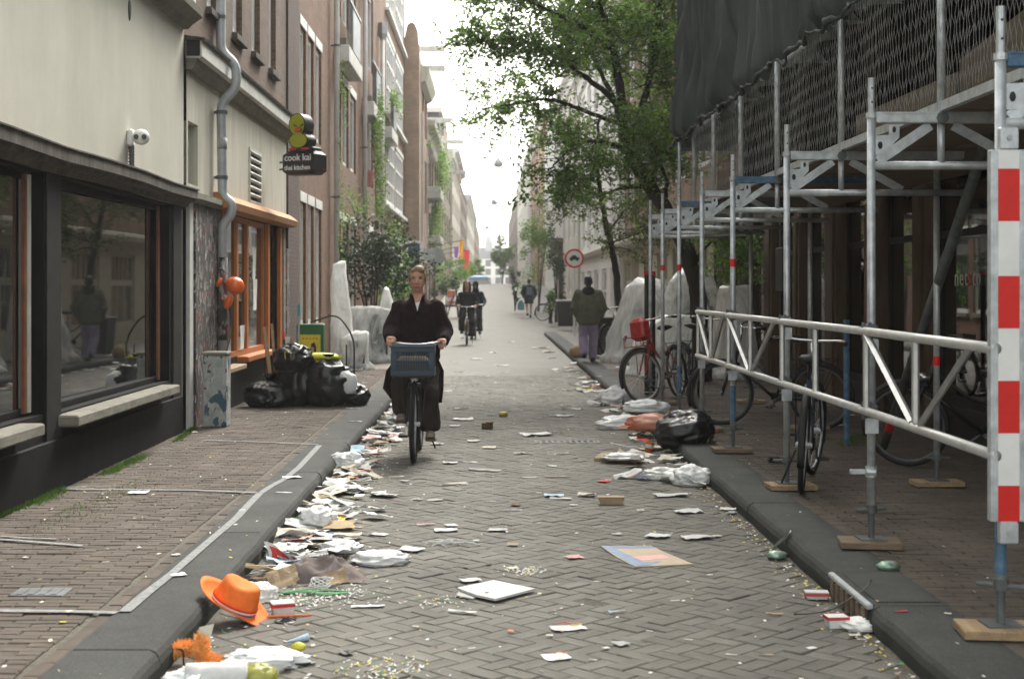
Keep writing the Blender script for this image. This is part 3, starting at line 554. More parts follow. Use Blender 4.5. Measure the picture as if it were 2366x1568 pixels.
mb = MB(); mb.b2((FL - 6, 51.99, 0), (XE - .56, 52.6, 10.0)); mb.build('gable_wall', M['brickE'], E_, world=True)
trim(E_, 'downpipe', M['offwhite'], (XE + .03, 53.2, .2), (XE + .12, 53.32, 8.2), .02)
cornice(E_, XE, 1, 52.8, 59, [(0, 9.2), (.2, 9.3), (.35, 9.6), (.35, 9.8), (0, 9.9)], M['cream2'])
def hoist(x, y, z, label, L=1.0):
    mb = MB(); mb.b2((x - .3, y - .1, z), (x + L, y + .1, z + .22), bev=.02); mb.tube([(x + L * .9, y, z), (x + L * .9, y, z - .18)], .02, 6); single(mb, 'hoist_beam', M['offwhite'], label, 'hoist beam', 'hoisting beams under the roof lines')
hoist(-2.66, 57.8, 11.2, 'pale hoisting beam highest above the projecting brick house', .75); hoist(-2.66, 56.5, 10.2, 'pale hoisting beam just below the highest one', .8)
# ---------------------------------------------------------------- the rest of the street
M['creamfar'] = mat('pale_far_render', (.55, .52, .45), .9, var=.12, scale=.6); M['whitefar'] = mat('white_far_render', (.72, .71, .68), .85, var=.08, scale=.7)
M['slate'] = mat('dark_slate', (.09, .1, .105), .7, var=.2); M['brickR'] = brickmat('orange_red_brick', (.36, .17, .1), (.42, .22, .14), (.3, .24, .2))
M['brown'] = mat('brown_timber_pilaster', (.095, .062, .034), .75, var=.3, scale=6, stretch=(3, 3, .4), bump=.1); M['darkshop'] = mat('dark_shop_front', (.012, .010, .009), .7, var=.4, scale=3)
M['olive'] = mat('olive_cream_joinery', (.40, .38, .28), .8, var=.12, scale=4)
def far_house(name, side, X, Y0, Y1, h, m, label, nwin=3, floors=4, wm='whitefar', top='cornice', gm='glassfar', ground=None, cm=None):
    zb = rise((Y0 + Y1) / 2); t = thing(name, label, 'house', (X, (Y0 + Y1) / 2, 0)); s = -side; W_ = (Y1 - Y0) / nwin; fh = (h - .5) / floors
    holes = [(Y0 + W_ * (i + .2), Y0 + W_ * (i + .8), zb + fh * j + fh * .22, zb + fh * j + fh * .84) for i in range(nwin) for j in range(floors)]
    wall(t, side, X, Y0, Y1, 0, zb + h, holes, m); body(t, side, X, Y0, Y1, 0, zb + h, m)
    for q in holes: window(t, side, X, *q, 2 if q[1] - q[0] < 2.5 else 4, 2, fm=wm, gm=gm, depth=.08, fw=.14, sill=None)
    if top == 'cornice': cornice(t, X, s, Y0, Y1, [(0, zb + h - .7), (.12, zb + h - .65), (.2, zb + h - .3), (.45, zb + h - .2), (.5, zb + h), (0, zb + h + .1)], cm or M['whitefar'])
    if top == 'gable':
        mb = MB(); c = (Y0 + Y1) / 2; q = (Y1 - Y0) / 2; z = zb + h
        mb.prism([(X, c - q * .8, z), (X, c + q * .8, z), (X, c + q * .45, z + .9), (X, c + q * .4, z + 1.8), (X, c, z + 2.3), (X, c - q * .4, z + 1.8), (X, c - q * .45, z + .9)], (-s * .5, 0, 0)); mb.build('gable', m, t, world=True)
    if top == 'roof':
        mb = MB(); z = zb + h; mb.prism([(X + s * .1, Y0, z), (X - s * 7, Y0, z), (X - s * 4, Y0, z + 2.6), (X - s * 1.4, Y0, z + 2.2)], (0, Y1 - Y0, 0)); mb.build('roof', M['slate'], t, world=True)
    if ground:
        cornice(t, X, s, Y0, Y1, [(0, zb + 2.7), (.18, zb + 2.75), (.25, zb + 2.9), (0, zb + 3.0)], M[ground], 'shop_cornice')
    return t
F_ = far_house('cornice_house', -1, -2.85, 59.1, 66.5, 8.3, M['brickG'], 'narrow house with a deep cream cornice behind the projecting brick house', 2, 3, cm=M['cream'])
G_ = far_house('dormer_house', -1, -2.9, 66.6, 82, 8.0, M['brickE'], 'pale brick house with a square slate dormer above its eaves', 4, 3)
mb = MB(); mb.b2((-4.4, 73.8, 8.5), (-2.75, 77.0, 10.7)); mb.build('dormer', M['slate'], G_, world=True); mb = MB(); mb.b2((-4.5, 73.6, 10.7), (-2.6, 77.2, 10.95)); mb.build('dormer_roof', M['whitefar'], G_, world=True)
H_ = far_house('grey_house', -1, -2.95, 82.1, 100, 8.8, M['brickG'], 'grey brick house with white windows beyond the slate dormer', 4, 3, top='gable')
far_house('pale_house', -1, -2.8, 100.1, 125, 9.6, M['creamfar'], 'cream house with a white cornice beyond the grey brick gable', 5, 4)
far_house('brown_house', -1, -3.0, 125.1, 165, 9.3, M['brickG'], 'long brown house in the hazy middle of the row', 7, 4, top='roof')
far_house('hazy_house', -1, -2.9, 165.1, 230, 10.5, M['creamfar'], 'pale hazy house block near the far end of the brick side', 9, 4)
far_house('end_house', -1, -3.0, 230.1, 340, 11.5, M['brickE'], 'last pinkish block on the brick side of the street', 12, 4, top='roof')
bal = MB(); bal.b2((-2.86, 61.0, 5.45), (-2.2, 64.5, 5.95), bev=.03); bo = bal.build('balcony', M['offwhite'], F_, world=True)
mb = MB(); [mb.tube([(-2.24, 61.05 + k * .28, 5.95), (-2.24, 61.05 + k * .28, 6.95)], .014, 5) for k in range(13)]; [mb.tube([(-2.84 + k * .1, 61.05, 5.95), (-2.84 + k * .1, 61.05, 6.95)], .014, 5) for k in range(7)]
q = mb.build('railing', M['black']); q.parent = bo; q.location = -Vector(F_.location)
bal = MB(); bal.b2((-2.86, 61.0, 3.5), (-2.2, 64.5, 3.85), bev=.03); bal.build('canopy', M['offwhite'], F_, world=True)
hoist(-2.9, 63, 8.9, 'dark thin hoisting beam over the deep cream cornice', 1.1); hoist(-2.9, 80, 9.7, 'pale hoisting beam beyond the slate dormer', 1.3); hoist(-2.95, 95, 9.2, 'pale hoisting beam on the grey gable', 1.2)
# right-hand row
R1 = far_house('shop_row', 1, 4.3, 27.2, 46, 10.5, M['brickE'], 'brick house with joinery shop windows behind the street trees', 5, 3, wm='white', gm='glass')
wall(R1, 1, 4.24, 27.2, 46, 0, 2.75, [(y, y + 2.2, .6, 2.5) for y in (28, 31.2, 34.4, 37.6, 41, 43.4)], M['olive'], 'shopfront', rev=.12)
for y in (28, 31.2, 34.4, 37.6, 41, 43.4): window(R1, 1, 4.24, y, y + 2.2, .6, 1.75, 3, 1, fm='olive', gm='glass', depth=.05, fw=.09); window(R1, 1, 4.24, y, y + 2.2, 1.75, 2.5, 5, 1, fm='olive', gm='glass', depth=.05, fw=.07)
cornice(R1, 4.24, -1, 27.2, 46, [(0, 2.72), (.12, 2.75), (.28, 2.86), (.32, 2.98), (.3, 3.05), (0, 3.12)], M['cream2'], 'shop_cornice')
R2 = far_house('white_house', 1, 4.1, 46.1, 66, 11, M['whitefar'], 'white plastered house behind the round traffic sign', 5, 4, ground='cream2')
R3 = far_house('oriel_house', 1, 4.0, 66.1, 90, 11.5, M['creamfar'], 'cream house carrying a tall white oriel bay over the pavement', 5, 4)
zb = rise(82); mb = MB(); mb.prism([(4.0, 80.2, 4.4), (3.5, 80.2, 4.4), (3.2, 81.0, 4.4), (3.2, 84, 4.4), (3.5, 84.8, 4.4), (4.0, 84.8, 4.4)], (0, 0, 6.2)); mb.build('oriel', M['whitefar'], R3, world=True)
mb = MB(); mb.prism([(4.0, 80.0, 4.1), (3.45, 80.0, 4.1), (3.12, 80.9, 4.1), (3.12, 84.1, 4.1), (3.45, 85, 4.1), (4.0, 85, 4.1)], (0, 0, .3)); mb.prism([(4.0, 80.4, 3.6), (3.6, 80.4, 3.6), (3.45, 84, 3.6), (4.0, 84.5, 3.6)], (0, 0, .5)); mb.build('corbel', M['brown'], R3, world=True)
for y in (81.2, 82.7): window(R3, 1, 3.2, y, y + 1.1, 5.4, 9.4, 1, 3, fm='whitefar', gm='glassfar', depth=-.02, fw=.12)
trim(R3, 'pilaster', M['brown'], (3.75, 79.9, 0), (3.995, 80.6, 3.6)); trim(R3, 'pilaster', M['cream2'], (3.75, 80.7, 0), (3.995, 81.0, 3.6))
far_house('pale_gable_house', 1, 4.0, 90.1, 108, 10.8, M['whitefar'], 'white gabled house beyond the oriel', 4, 4, top='gable')
far_house('red_house', 1, 4.0, 108.1, 148, 13.2, M['brickR'], 'tall orange brick house rising over the white gable', 6, 5)
far_house('hazy_row', 1, 4.0, 148.1, 225, 13.8, M['creamfar'], 'pale hazy row beyond the tall orange brick house', 10, 5)
far_house('end_row', 1, 3.9, 225.1, 340, 14.5, M['brickG'], 'last hazy brown row on the side of the street trees', 12, 5, top='roof')
mb = MB(); mb.tube([(3.05, 118, 1.9), (3.05, 118, 8.6)], [.28, .24], 12); single(mb, 'flag_mast', M['whitefar'], 'tall white mast standing before the hazy houses', 'mast')
e = thing('street_end_house', 'pale grey house closing the far end of the street', 'house', (-1, 430, 1.9))
wall(e, 1, 0, -8, 8, 0, 9, [(y, y + 2, z, z + 2) for y in (-6, -2, 2, 5) for z in (1, 4, 6.6)], M['whitefar'])
for o in e.children: o.rotation_euler.z = R(90)
for o in list(e.children): bpy.data.objects.remove(o)
mb = MB(); mb.b2((-8, 0, 0), (8, 8, 8.5)); mb.build('wall', M['whitefar'], e)
mb = MB(); mb.prism([(-8.5, -.2, 8.5), (8.5, -.2, 8.5), (6, 3, 12), (-6, 3, 12)], (0, 5, 0)); mb.build('roof', M['slate'], e)
for i in range(5):
    for j in range(3): mb = MB(); mb.b2((-7 + i * 3, -.06, 1 + j * 2.6), (-5.4 + i * 3, .02, 2.9 + j * 2.6)); mb.build('window', M['glassfar'], e)
mb = MB(); mb.b2((-1.2, 2, 8.5), (1.2, 4.4, 13.5)); mb.build('tower', M['zinc'], e); mb = MB(); mb.lathe([(1.5, 13.5), (1.0, 15), (.3, 16.2), (.12, 19), (.02, 20)], (0, 3.2, 0), 8); mb.build('spire', M['zinc'], e)
# ---- scaffolded shop
S = thing('scaffolded_shop', 'dark brick shop with brown timber pilasters behind the scaffolding', 'shop', (FR, 14, 0))
piers = [(5.2, 5.6), (7.4, 7.75), (9.6, 9.95), (12.0, 12.3), (14.45, 14.9), (16.3, 16.6), (18.2, 18.8), (20.4, 20.75), (22.4, 23.0), (25.0, 25.4), (26.7, 27.15)]
wall(S, 1, FR, 1, 27.15, 3.3, 11, [(y, y + 1.1, z, z + 1.9) for y in (4, 7, 10, 13, 16, 19, 22, 25) for z in (4.2, 7.3)], M['brickdark'], 'brick_wall')
for y in (4, 7, 10, 13, 16, 19, 22, 25):
    for z in (4.2, 7.3): window(S, 1, FR, y, y + 1.1, z, z + 1.9, 1, 2, depth=.12)
body(S, 1, FR + .2, 1, 27.15, 0, 11, M['brickdark'])
trim(S, 'fascia', M['darkshop'], (FR - .06, 1, 2.75), (FR + .1, 27.15, 3.3)); trim(S, 'plinth', M['darkshop'], (FR - .01, 1, 0), (FR + .1, 27.15, .45))
prev = 1
for a, b in piers:
    mb = MB(); mb.b2((FR - .10, a, 0), (FR + .12, b, 2.75), bev=.012); mb.b2((FR - .13, a + .1, .1), (FR - .10, b - .1, 2.6), bev=.006); mb.build('pilaster', M['brown'], S, world=True)
    if a - prev > .8:
        m = MB(); d = FR + .06; m.b2((d - .02, prev, .45), (d + .02, prev + .07, 2.7)); m.b2((d - .02, a - .07, .45), (d + .02, a, 2.7)); m.b2((d - .022, prev + .07, 2.1), (d + .018, a - .07, 2.17)); m.b2((d - .02, prev + .07, .45), (d + .02, a - .07, .54)); f = m.build('shop_window', M['darkshop'], S, world=True)
        if prev == 5.6 or not (12.2 < prev < 12.4): m = MB(); m.b2((d, prev + .05, .5), (d + .006, a - .05, 2.68)); q = m.build('pane', M['glass']); q.parent = f; q.location = -Vector(S.location)
        else: m = MB(); m.b2((d, prev + .05, .5), (d + .006, a - .05, 2.68)); q = m.build('pane', M['glass']); q.parent = f; q.location = -Vector(S.location)
    prev = b
trim(S, 'door', mat('rust_brown_door', (.16, .05, .02), .6), (FR - .03, 16.65, .1), (FR + .1, 17.1, 2.6)); trim(S, 'drain_pipe', M['black'], (FR - .2, 21.2, .1), (FR - .12, 21.3, 2.75)); trim(S, 'meter_box', M['black'], (FR - .22, 21.0, 1.55), (FR - .1, 21.5, 2.2))
def text(body, size, m, loc, rot, name, parent=None, extr=.002, sx=1.0, bold=.0):
    cu = bpy.data.curves.new(name, 'FONT'); cu.body = body; cu.size = size; cu.extrude = extr; cu.resolution_u = 3; cu.offset = size * bold
    tmp = link(bpy.data.objects.new('t', cu)); bpy.context.view_layer.update(); me = bpy.data.meshes.new_from_object(tmp.evaluated_get(bpy.context.evaluated_depsgraph_get())); bpy.data.objects.remove(tmp)
    me.materials.clear(); me.materials.append(m); me.transform(Matrix.Diagonal((sx, 1, 1, 1))); o = link(bpy.data.objects.new(name, me)); o.location = loc; o.rotation_euler = rot
    if parent: o.parent = parent; o.location = Vector(loc) - Vector(parent.location)
    return o
M['lettergrey'] = mat('pale_window_letter', (.5, .5, .48), .6); M['letterred'] = mat('red_window_letter', (.75, .05, .04), .6)
for ch, yy, mm in (('n', 13.95, 'lettergrey'), ('e', 13.80, 'lettergrey'), ('t', 13.65, 'lettergrey'), ('s', 13.56, 'letterred'), ('t', 13.42, 'lettergrey'), ('o', 13.34, 'lettergrey')): text(ch, .25, M[mm], (FR + .035, yy, 1.62), (R(90), 0, R(-90)), 'window_letter', S)
# ---- street lamps on wires
def wire_lamp(x, Y, z, label, r=.28):
    t = thing('wire_lamp', label, 'street lamp', (x, Y, z), group='lamps hung on wires over the street')
    mb = MB(); mb.lathe([(r * .93, 0), (r, .03), (r * .95, .12), (r * .6, .30), (r * .22, .38), (r * .2, .5), (.02, .52)], n=16); mb.build('shade', M['zinc'], t, smooth=True)
    mb = MB(); mb.ell((0, 0, .01), (r * .85, r * .85, .12), 12, 6); mb.build('diffuser', M['offwhite'], t, smooth=True)
    mb = MB(); xl, xr = -3.0 - x, 4.0 - x; mb.tube([(xl + (0 - xl) * u, 0, .55 + 1.1 * (1 - u) ** 1.6) for u in [k / 8 for k in range(9)]], .012, 4); mb.tube([(xr * u, 0, .55 + 1.1 * u ** 1.6) for u in [k / 8 for k in range(9)]], .012, 4); mb.tube([(0, 0, .5), (0, 0, .57)], .03, 6); mb.build('wire', M['zincdark'], t)
for a in ((.58, 58, 8.75, 'large street lamp on a wire against the tree branches'), (.34, 78, 8.3, 'street lamp on a wire, second along the street'), (.15, 120, 8.7, 'third street lamp on a wire in the hazy distance'), (-.7, 185, 9.3, 'tiny farthest street lamp on a wire against the sky')): wire_lamp(*a)
# ---- signs
p = At(1327, 597, 45); t = thing('traffic_sign', 'round traffic sign with red ring and dark vehicle symbol on a pale post', 'traffic sign', (p.x, 45, 0))
mb = MB(); mb.tube([(0, .04, .0), (0, .04, p.z + .25)], .04, 10); mb.build('post', M['whitefar'], t)
mb = MB(); mb.tube([(0, 0, p.z), (0, .02, p.z)], .30, 32); mb.build('disc', M['white'], t)
mb = MB(); a_ = [(math.cos(2 * math.pi * k / 32), math.sin(2 * math.pi * k / 32)) for k in range(32)]; mb.loft([[(c * r_, -.006, p.z + s_ * r_) for c, s_ in a_] for r_ in (.305, .245)], caps=False); mb.build('red_ring', M['red'], t)
mb = MB(); z = p.z; mb.prism([(-.15, -.012, z - .04), (.15, -.012, z - .04), (.16, -.012, z + .03), (.08, -.012, z + .04), (.05, -.012, z + .10), (-.07, -.012, z + .10), (-.1, -.012, z + .04), (-.16, -.012, z + .02)], (0, .004, 0)); [mb.tube([(xx, -.012, z - .05), (xx, -.008, z - .05)], .035, 10) for xx in (-.09, .09)]; mb.build('symbol', M['leafdark'], t)
p = At(1000, 593, 44); t = thing('sign_back', 'grey back of a round sign with a square plate beside it', 'traffic sign', (p.x, 44, 0))
mb = MB(); mb.tube([(0.05, .05, 0), (.05, .05, p.z + .3)], .035, 8); mb.build('post', M['zincdark'], t)
mb = MB(); mb.tube([(.07, .02, p.z), (.07, .035, p.z)], .3, 28); mb.build('disc', M['zinc'], t); mb = MB(); mb.b2((-.28, -.02, p.z - .12), (.08, 0, p.z + .26), bev=.02); mb.build('plate', M['galv'], t)
p = At(957, 590, 50); t = thing('blue_door_panel', 'tall dark blue shop panel with a white frame beside the sign back', 'panel', (p.x, 50, 0)); mb = MB(); mb.b2((-.22, 0, 0.2), (.2, .08, p.z + .42)); mb.build('panel', mat('dark_blue_panel', (.03, .06, .11), .6), t); mb = MB(); mb.b2((.2, -.02, 0.1), (.3, .1, p.z + .5)); mb.b2((-.3, -.02, p.z + .42), (.2, .1, p.z + .52)); mb.b2((-.3, -.02, .1), (-.22, .1, p.z + .42)); mb.build('frame', M['white'], t)
for i, (x, y, w_, h_, c, lab) in enumerate(((1054, 583, 12, 26, (.35, .15, .5), 'small purple and pink flag hanging on the brick side'), (1066, 577, 11, 44, (.75, .38, .03), 'orange and yellow pennant hanging between two other flags'), (1078, 600, 15, 44, (.72, .06, .06), 'red flag hanging below the orange pennant'))):
    p = At(x, y, 72 + i * 3); q = (72 + i * 3) / FD; mb = MB(); mb.grid(lambda u, v: (p.x + (u - .5) * w_ * q * (1 - .4 * v), p.y + .06 * math.sin(u * 6 + v * 3), p.z + (.5 - v) * h_ * q), 6, 6)
    mb.tube([(-2.9, p.y, p.z + h_ * q * .5 - .25), (p.x + .1, p.y, p.z + h_ * q * .5)], .02, 5, mi=1); single(mb, 'flag', [mat('flag_cloth', c, .8, trans=.3), M['brown']], lab, 'flag')
t = thing('road_barrier', 'orange and white barrier board standing behind the cyclist', 'barrier', (-2.2, 75, rise(75)))
for k in range(4): mb = MB(); mb.b2((-.17, 0, .12 + k * .18), (.23, .05, .295 + k * .18)); mb.build('board', [mat('orange_barrier', (.72, .12, .06), .5), M['white']][k in (1,)], t)
mb = MB(); mb.b2((-.3, -.15, 0), (.35, .2, .1)); mb.build('foot', M['black'], t)
t = thing('covered_boat', 'pale blue tarpaulin covered skip at the top of the rise', 'skip', (-1.0, 119, rise(119)))
mb = MB(); mb.loft([[(x * (1 - .1 * k) + .2 * k, y * .9, z) for x, y in ((-1.1, -.8), (.9, -.8), (.9, .8), (-1.1, .8))] for k, z in ((0, 0), (.5, .35))]); mb.build('hull', M['whitefar'], t); mb = MB(); mb.loft([[(x * k, y * k, z) for x, y in ((-1.0, -.8), (.7, -.8), (.7, .8), (-1.0, .8))] for k, z in ((1, .35), (.9, .6), (.5, .72))]); mb.build('tarpaulin', mat('pale_blue_tarp', (.25, .42, .62), .6), t)
# ---------------------------------------------------------------- scaffolding
XO, XM, XI = 2.17, 2.57, 3.32                           # outer, middle and inner rows of tubes
SY = [6.07, 8.14, 10.47, 12.82, 14.7, 16.5, 18.1, 19.5]
SCF = thing('scaffolding', 'galvanised tube scaffolding with passage frames in front of the dark shop', 'scaffolding', (XO, 12.8, KH))
def sp(mb, name, m, smooth=False, par=None):
    o = mb.build(name, M[m], smooth=smooth); o.parent = par or SCF
    if par is None: o.location = -Vector(SCF.location)
    return o
def upright(x, y, ztop, blue=None, tape=None, base=True, spigot=False, name='standard', z0=KH + .24):
    mb = MB(); mb.tube([(x, y, z0), (x, y, ztop)], .0242, 14); o = sp(mb, name, 'galv', True)
    if spigot:
        q = MB(); q.tube([(x, y, ztop - .004), (x, y, ztop + .20)], .019, 12); q.tube([(x, y, ztop - .03), (x, y, ztop)], .03, 12); sp(q, 'spigot', 'galv', par=o)
        q = MB(); [q.tube([(x, y - .0205, ztop + zz), (x, y - .017, ztop + zz)], .006, 8) for zz in (.06, .14)]; sp(q, 'pin_hole', 'black', par=o)
    if blue: q = MB(); q.tube([(x, y, blue[0]), (x, y, blue[1])], .0248, 14); sp(q, 'blue_sleeve', 'bluepaint', par=o)
    if tape: q = MB(); q.tube([(x, y, tape), (x, y, tape + .07)], .0268, 14); sp(q, 'red_tape', 'red', par=o)
    if base:
        q = MB(); q.tube([(x, y, KH + .05), (x, y, KH + .3)], .017, 10); [q.tube([(x, y, KH + .07 + k * .013), (x, y, KH + .076 + k * .013)], .0195, 10) for k in range(13)]; sp(q, 'jack_thread', 'zincdark', par=o)
        q = MB(); q.tube([(x, y, KH + .195), (x, y, KH + .24)], .034, 10); a = rnd.uniform(-.5, .5); q.box((x, y, KH + .212), (.2, .03, .02), rz=a, bev=.006); sp(q, 'jack_nut', 'zincdark', par=o)
        q = MB(); q.b2((x - .075, y - .075, KH + .046), (x + .075, y + .075, KH + .054)); sp(q, 'base_plate', 'zincdark', par=o)
    return o
for i, y in enumerate(SY):
    upright(XO, y, 2.60, blue={0: (.38, .62), 3: (.40, .72), 5: (.38, .7)}.get(i), tape={3: 1.79, 5: 1.80, 6: 1.82}.get(i), spigot=True)
    if i in (0, 2, 4, 6): upright(XI, y + .15, 2.60, tape={2: 1.02, 0: 1.3}.get(i))
    upright(XM, y, 3.64, base=False, name='upper_standard', z0=2.56)
    # head beam, lower tube, strut, braces and gusset of each passage frame
    hb = MB(); hb.b2((XO + .024, y - .025, 2.54), (XI + .15, y + .025, 2.60), bev=.006); hb.b2((XO + .024, y - .03, 2.595), (XI + .15, y + .03, 2.603)); sp(hb, 'head_beam', 'bluepaint' if i in (0, 3, 5) else 'galv')
    lt = MB(); lt.tube([(XO + .02, y, 2.30), (XI + .15, y, 2.30)], .0242, 12); sp(lt, 'lower_tube', 'galv', True)
    st = MB(); st.tube([(XM, y, 2.31), (XM, y, 2.54)], .021, 12); sp(st, 'strut', 'galv', True)
    br = MB()
    def dg(a, b, w_=.055):
        a, b = Vector(a), Vector(b); q = (b - a).normalized(); q = Vector((-q.z, 0, q.x)) * w_ / 2; br.prism([a - q, b - q, b + q, a + q], (0, .012, 0))
    dg((XO + .04, y, 2.325), (XM - .06, y, 2.53)); dg((XM + .07, y, 2.53), (XI - .3, y, 2.32)); sp(br, 'diagonal_brace', 'galv')
    gp = MB(); gp.prism([(XO + .024, y - .004, 2.36), (XO + .07, y - .004, 2.36), (XO + .16, y - .004, 2.46), (XO + .16, y - .004, 2.53), (XO + .10, y - .004, 2.53), (XO + .10, y - .004, 2.475), (XO + .024, y - .004, 2.47)], (0, .008, 0)); g_ = sp(gp, 'gusset_plate', 'galv')
    
    for c_, e_ in (((XO + .13, y - .0055, 2.505), (.011, .003, .018)), ((XO + .05, y - .0055, 2.415), (.014, .003, .022))): q = MB(); q.ell(c_, e_, 10, 6); sp(q, 'slot', 'black', par=g_)
    q = MB(); q.tube([(XM, y - .04, 2.57), (XM, y + .04, 2.57)], .035, 8); sp(q, 'coupler', 'zincdark')
# red and white marker at the first post, dark padded posts at the far end
for (x, y) in ((XO - .02, 19.75), (XO + .08, 19.9)): mb = MB(); mb.tube([(x, y, KH), (x, y, 1.83)], .036, 12); o = sp(mb, 'padded_post', 'black'); q = MB(); q.tube([(x, y, 1.78), (x, y, 1.83)], .038, 12); sp(q, 'red_tape', 'red', par=o)
# decks: planks, edge angle and toe board in each bay
for i in range(len(SY) - 1):
    a, b = SY[i] + .03, SY[i + 1] - .03; bay = MB(); bay.b2((XM + .04, a, 2.625), (XM + .34, b, 2.675), bev=.006); sp(bay, 'deck_board', 'woodold'); bay = MB(); bay.b2((XM + .36, a, 2.625), (XI + .05, b, 2.675), bev=.006); sp(bay, 'deck_board', 'woodold'); bay = MB(); bay.b2((XI + .07, a, 2.625), (FR - .2, b, 2.675), bev=.006); sp(bay, 'deck_board', 'woodold')
    e_ = MB(); e_.b2((XM - .012, a, 2.61), (XM + .03, b, 2.665)); sp(e_, 'edge_angle', 'galv')
    if i < 2: tb = MB(); tb.prism([(XM + .10, a + (.0 if i else .5), 2.69), (XM + .10, b, 2.69), (XM + .10, b, 2.86 if i else 2.9), (XM + .10, a + (0 if i else .5), 2.84 if i else 3.05)], (.03, 0, 0)); sp(tb, 'toe_board', 'toeboard')
    for z in (3.62,): lg = MB(); lg.tube([(XM + .04, a - .02, z), (XM + .04, b + .02, z)], .02, 8); sp(lg, 'ledger', 'galv', True)
    # hexagonal wire netting across the lower part of the upper level
    if i < 6:
        cw, chh = (.055, .11) if i < 3 else (.075, .15); wm = MB(); r_ = .0014 if i < 3 else .0018
        ny, nz_ = int((b - a) / cw), int(.95 / chh); P_ = {}
        J = lambda k, l: Vector((XM - .03 + .012 * math.sin(k * .23 + l * .2) + rnd.gauss(0, .003), a + k * cw + (.0 if l % 2 else cw * .5) + rnd.gauss(0, .004), 2.67 + l * chh + rnd.gauss(0, .005)))
        for k in range(ny + 1):
            for l in range(nz_ + 1): P_[k, l] = (J(k, l), J(k, l) + Vector((0, 0, chh * .42)))
        def seg(p, q): wm.tube([p, q], r_, 3, caps=False)
        for (k, l), (p, q) in P_.items():
            seg(p, q)
            if (k, l + 1) in P_: seg(q, P_[k, l + 1][0])
            k2 = k + (1 if l % 2 == 0 else -1)
            if (k2, l + 1) in P_: seg(q, P_[k2, l + 1][0])
        o = sp(wm, 'wire_netting', 'wire'); o['kind'] = 'stuff'
bs = MB(); bs.grid(lambda u, v: (XI + .12 + .04 * math.sin(u * 60), 4.6 + u * 15, 2.68 + v * 2.1), 120, 2); sp(bs, 'shade_sheet', 'shadeblack')  # added near-black sheet, stands in for the shade behind the wire netting
ib = MB(); ib.b2((XI + .3, 5.5, 2.68), (XI + .36, 9.3, 3.25)); sp(ib, 'inner_board', 'toeboard')
# raking brace
mb = MB(); mb.tube([(XI + .06, 12.3, KH + .1), (XI - .02, 9.35, 2.72)], .038, 12); rb = sp(mb, 'raking_brace', 'zincdark', True)
mb = MB(); d = Vector((-.08, -2.95, 2.5)).normalized(); p0 = Vector((XI + .06, 12.3, KH + .1)); mb.tube([p0 + d * .28, p0 + d * .4], .0395, 12); sp(mb, 'orange_band', 'red', par=rb)
mb = MB(); mb.tube([(XI + .02, 13.4, KH), (XI + .02, 13.4, 1.3)], .03, 10); sp(mb, 'blue_post', 'bluepaint')
# lattice girder rail
XG, ZT, ZB = XO - .055, 1.355, .905
for k in range(len(SY) - 4 + 0):
    a, b = SY[k], SY[k + 1]
    for z in (ZT, ZB): mb = MB(); mb.tube([(XG, a - (.1 if k == 0 else -.03), z - .01 * (k == 0)), (XG, b - .03, z)], .0242, 14); sp(mb, 'girder_chord', 'alu', True)
    c = (a + b) / 2; post = lambda yy, n_='girder_post': sp(MB().tube([(XG, yy, ZB + .02), (XG, yy, ZT - .02)], .019, 6), n_, 'alu')
    post(c); post(b - .1)
    if k != 1:
        for y1, y2 in ((b - .12, c + .06), (a + .22, c - .08)): mb = MB(); mb.tube([(XG, y1, ZT - .02), (XG, y2, ZB + .02)], .021, 4, flat=.6); sp(mb, 'girder_diagonal', 'alu')
    for z in (ZT, ZB):
        if k < 4:
            y = b; mb = MB(); mb.box((XO - .02, y - .04, z), (.085, .075, .08), bev=.015); mb.tube([(XO - .06, y - .06, z + .05), (XO - .06, y - .06, z - .05)], .012, 6); mb.tube([(XO - .03, y - .07, z + .045), (XO - .03, y - .1, z + .045)], .008, 6); q = sp(mb, 'girder_coupler', 'zincdark')
            mb = MB(); mb.b2((XO - .055, y - .083, z - .13), (XO + .02, y - .079, z - .045)); sp(mb, 'tag_plate', 'galv', par=q)
mb = MB(); mb.tube([(XO - .03, 8.12, .55), (XO + .02, 8.1, .55)], .02, 8); mb.tube([(XO, 8.14, .52), (XO, 8.14, .58)], .034, 12); mb.box((XO - .08, 8.13, .55), (.09, .02, .03), bev=.005); sp(mb, 'swivel_clamp', 'galv')
for i, y in enumerate(SY[:7]):
    L_ = ['pale timber pad under the post with the red and white board', 'dark wet timber pad split in two under the second post', 'pale timber pad beside the tyre of the blue bicycle', 'square timber pad under the post with the blue foot', 'timber pad hidden behind the black bin bag', 'timber pad by the red bicycle wheel', 'farthest timber pad of the outer row of posts'][i]
    mb = MB(); mb.box((XO + rnd.uniform(-.02, .03), y - .02, KH + .0265), (.34, .24, .038), rz=rnd.uniform(-.2, .12), bev=.004); single(mb, 'timber_pad', M['wood' if i in (0, 2) else 'woodold'], L_, 'timber pad', 'timber pads under the scaffolding')
for i, y in zip((0, 2, 4, 6), (SY[0], SY[2], SY[4], SY[6])): mb = MB(); mb.box((XI, y + .15, KH + .0265), (.36, .2, .038), rz=rnd.uniform(-.2, .2), bev=.004); single(mb, 'timber_pad', M['wood'], 'timber pad under %s inner post beside the shop' % {0: 'the hidden nearest', 2: 'the red taped', 4: 'the second visible', 6: 'the farthest'}[i], 'timber pad', 'timber pads under the scaffolding')
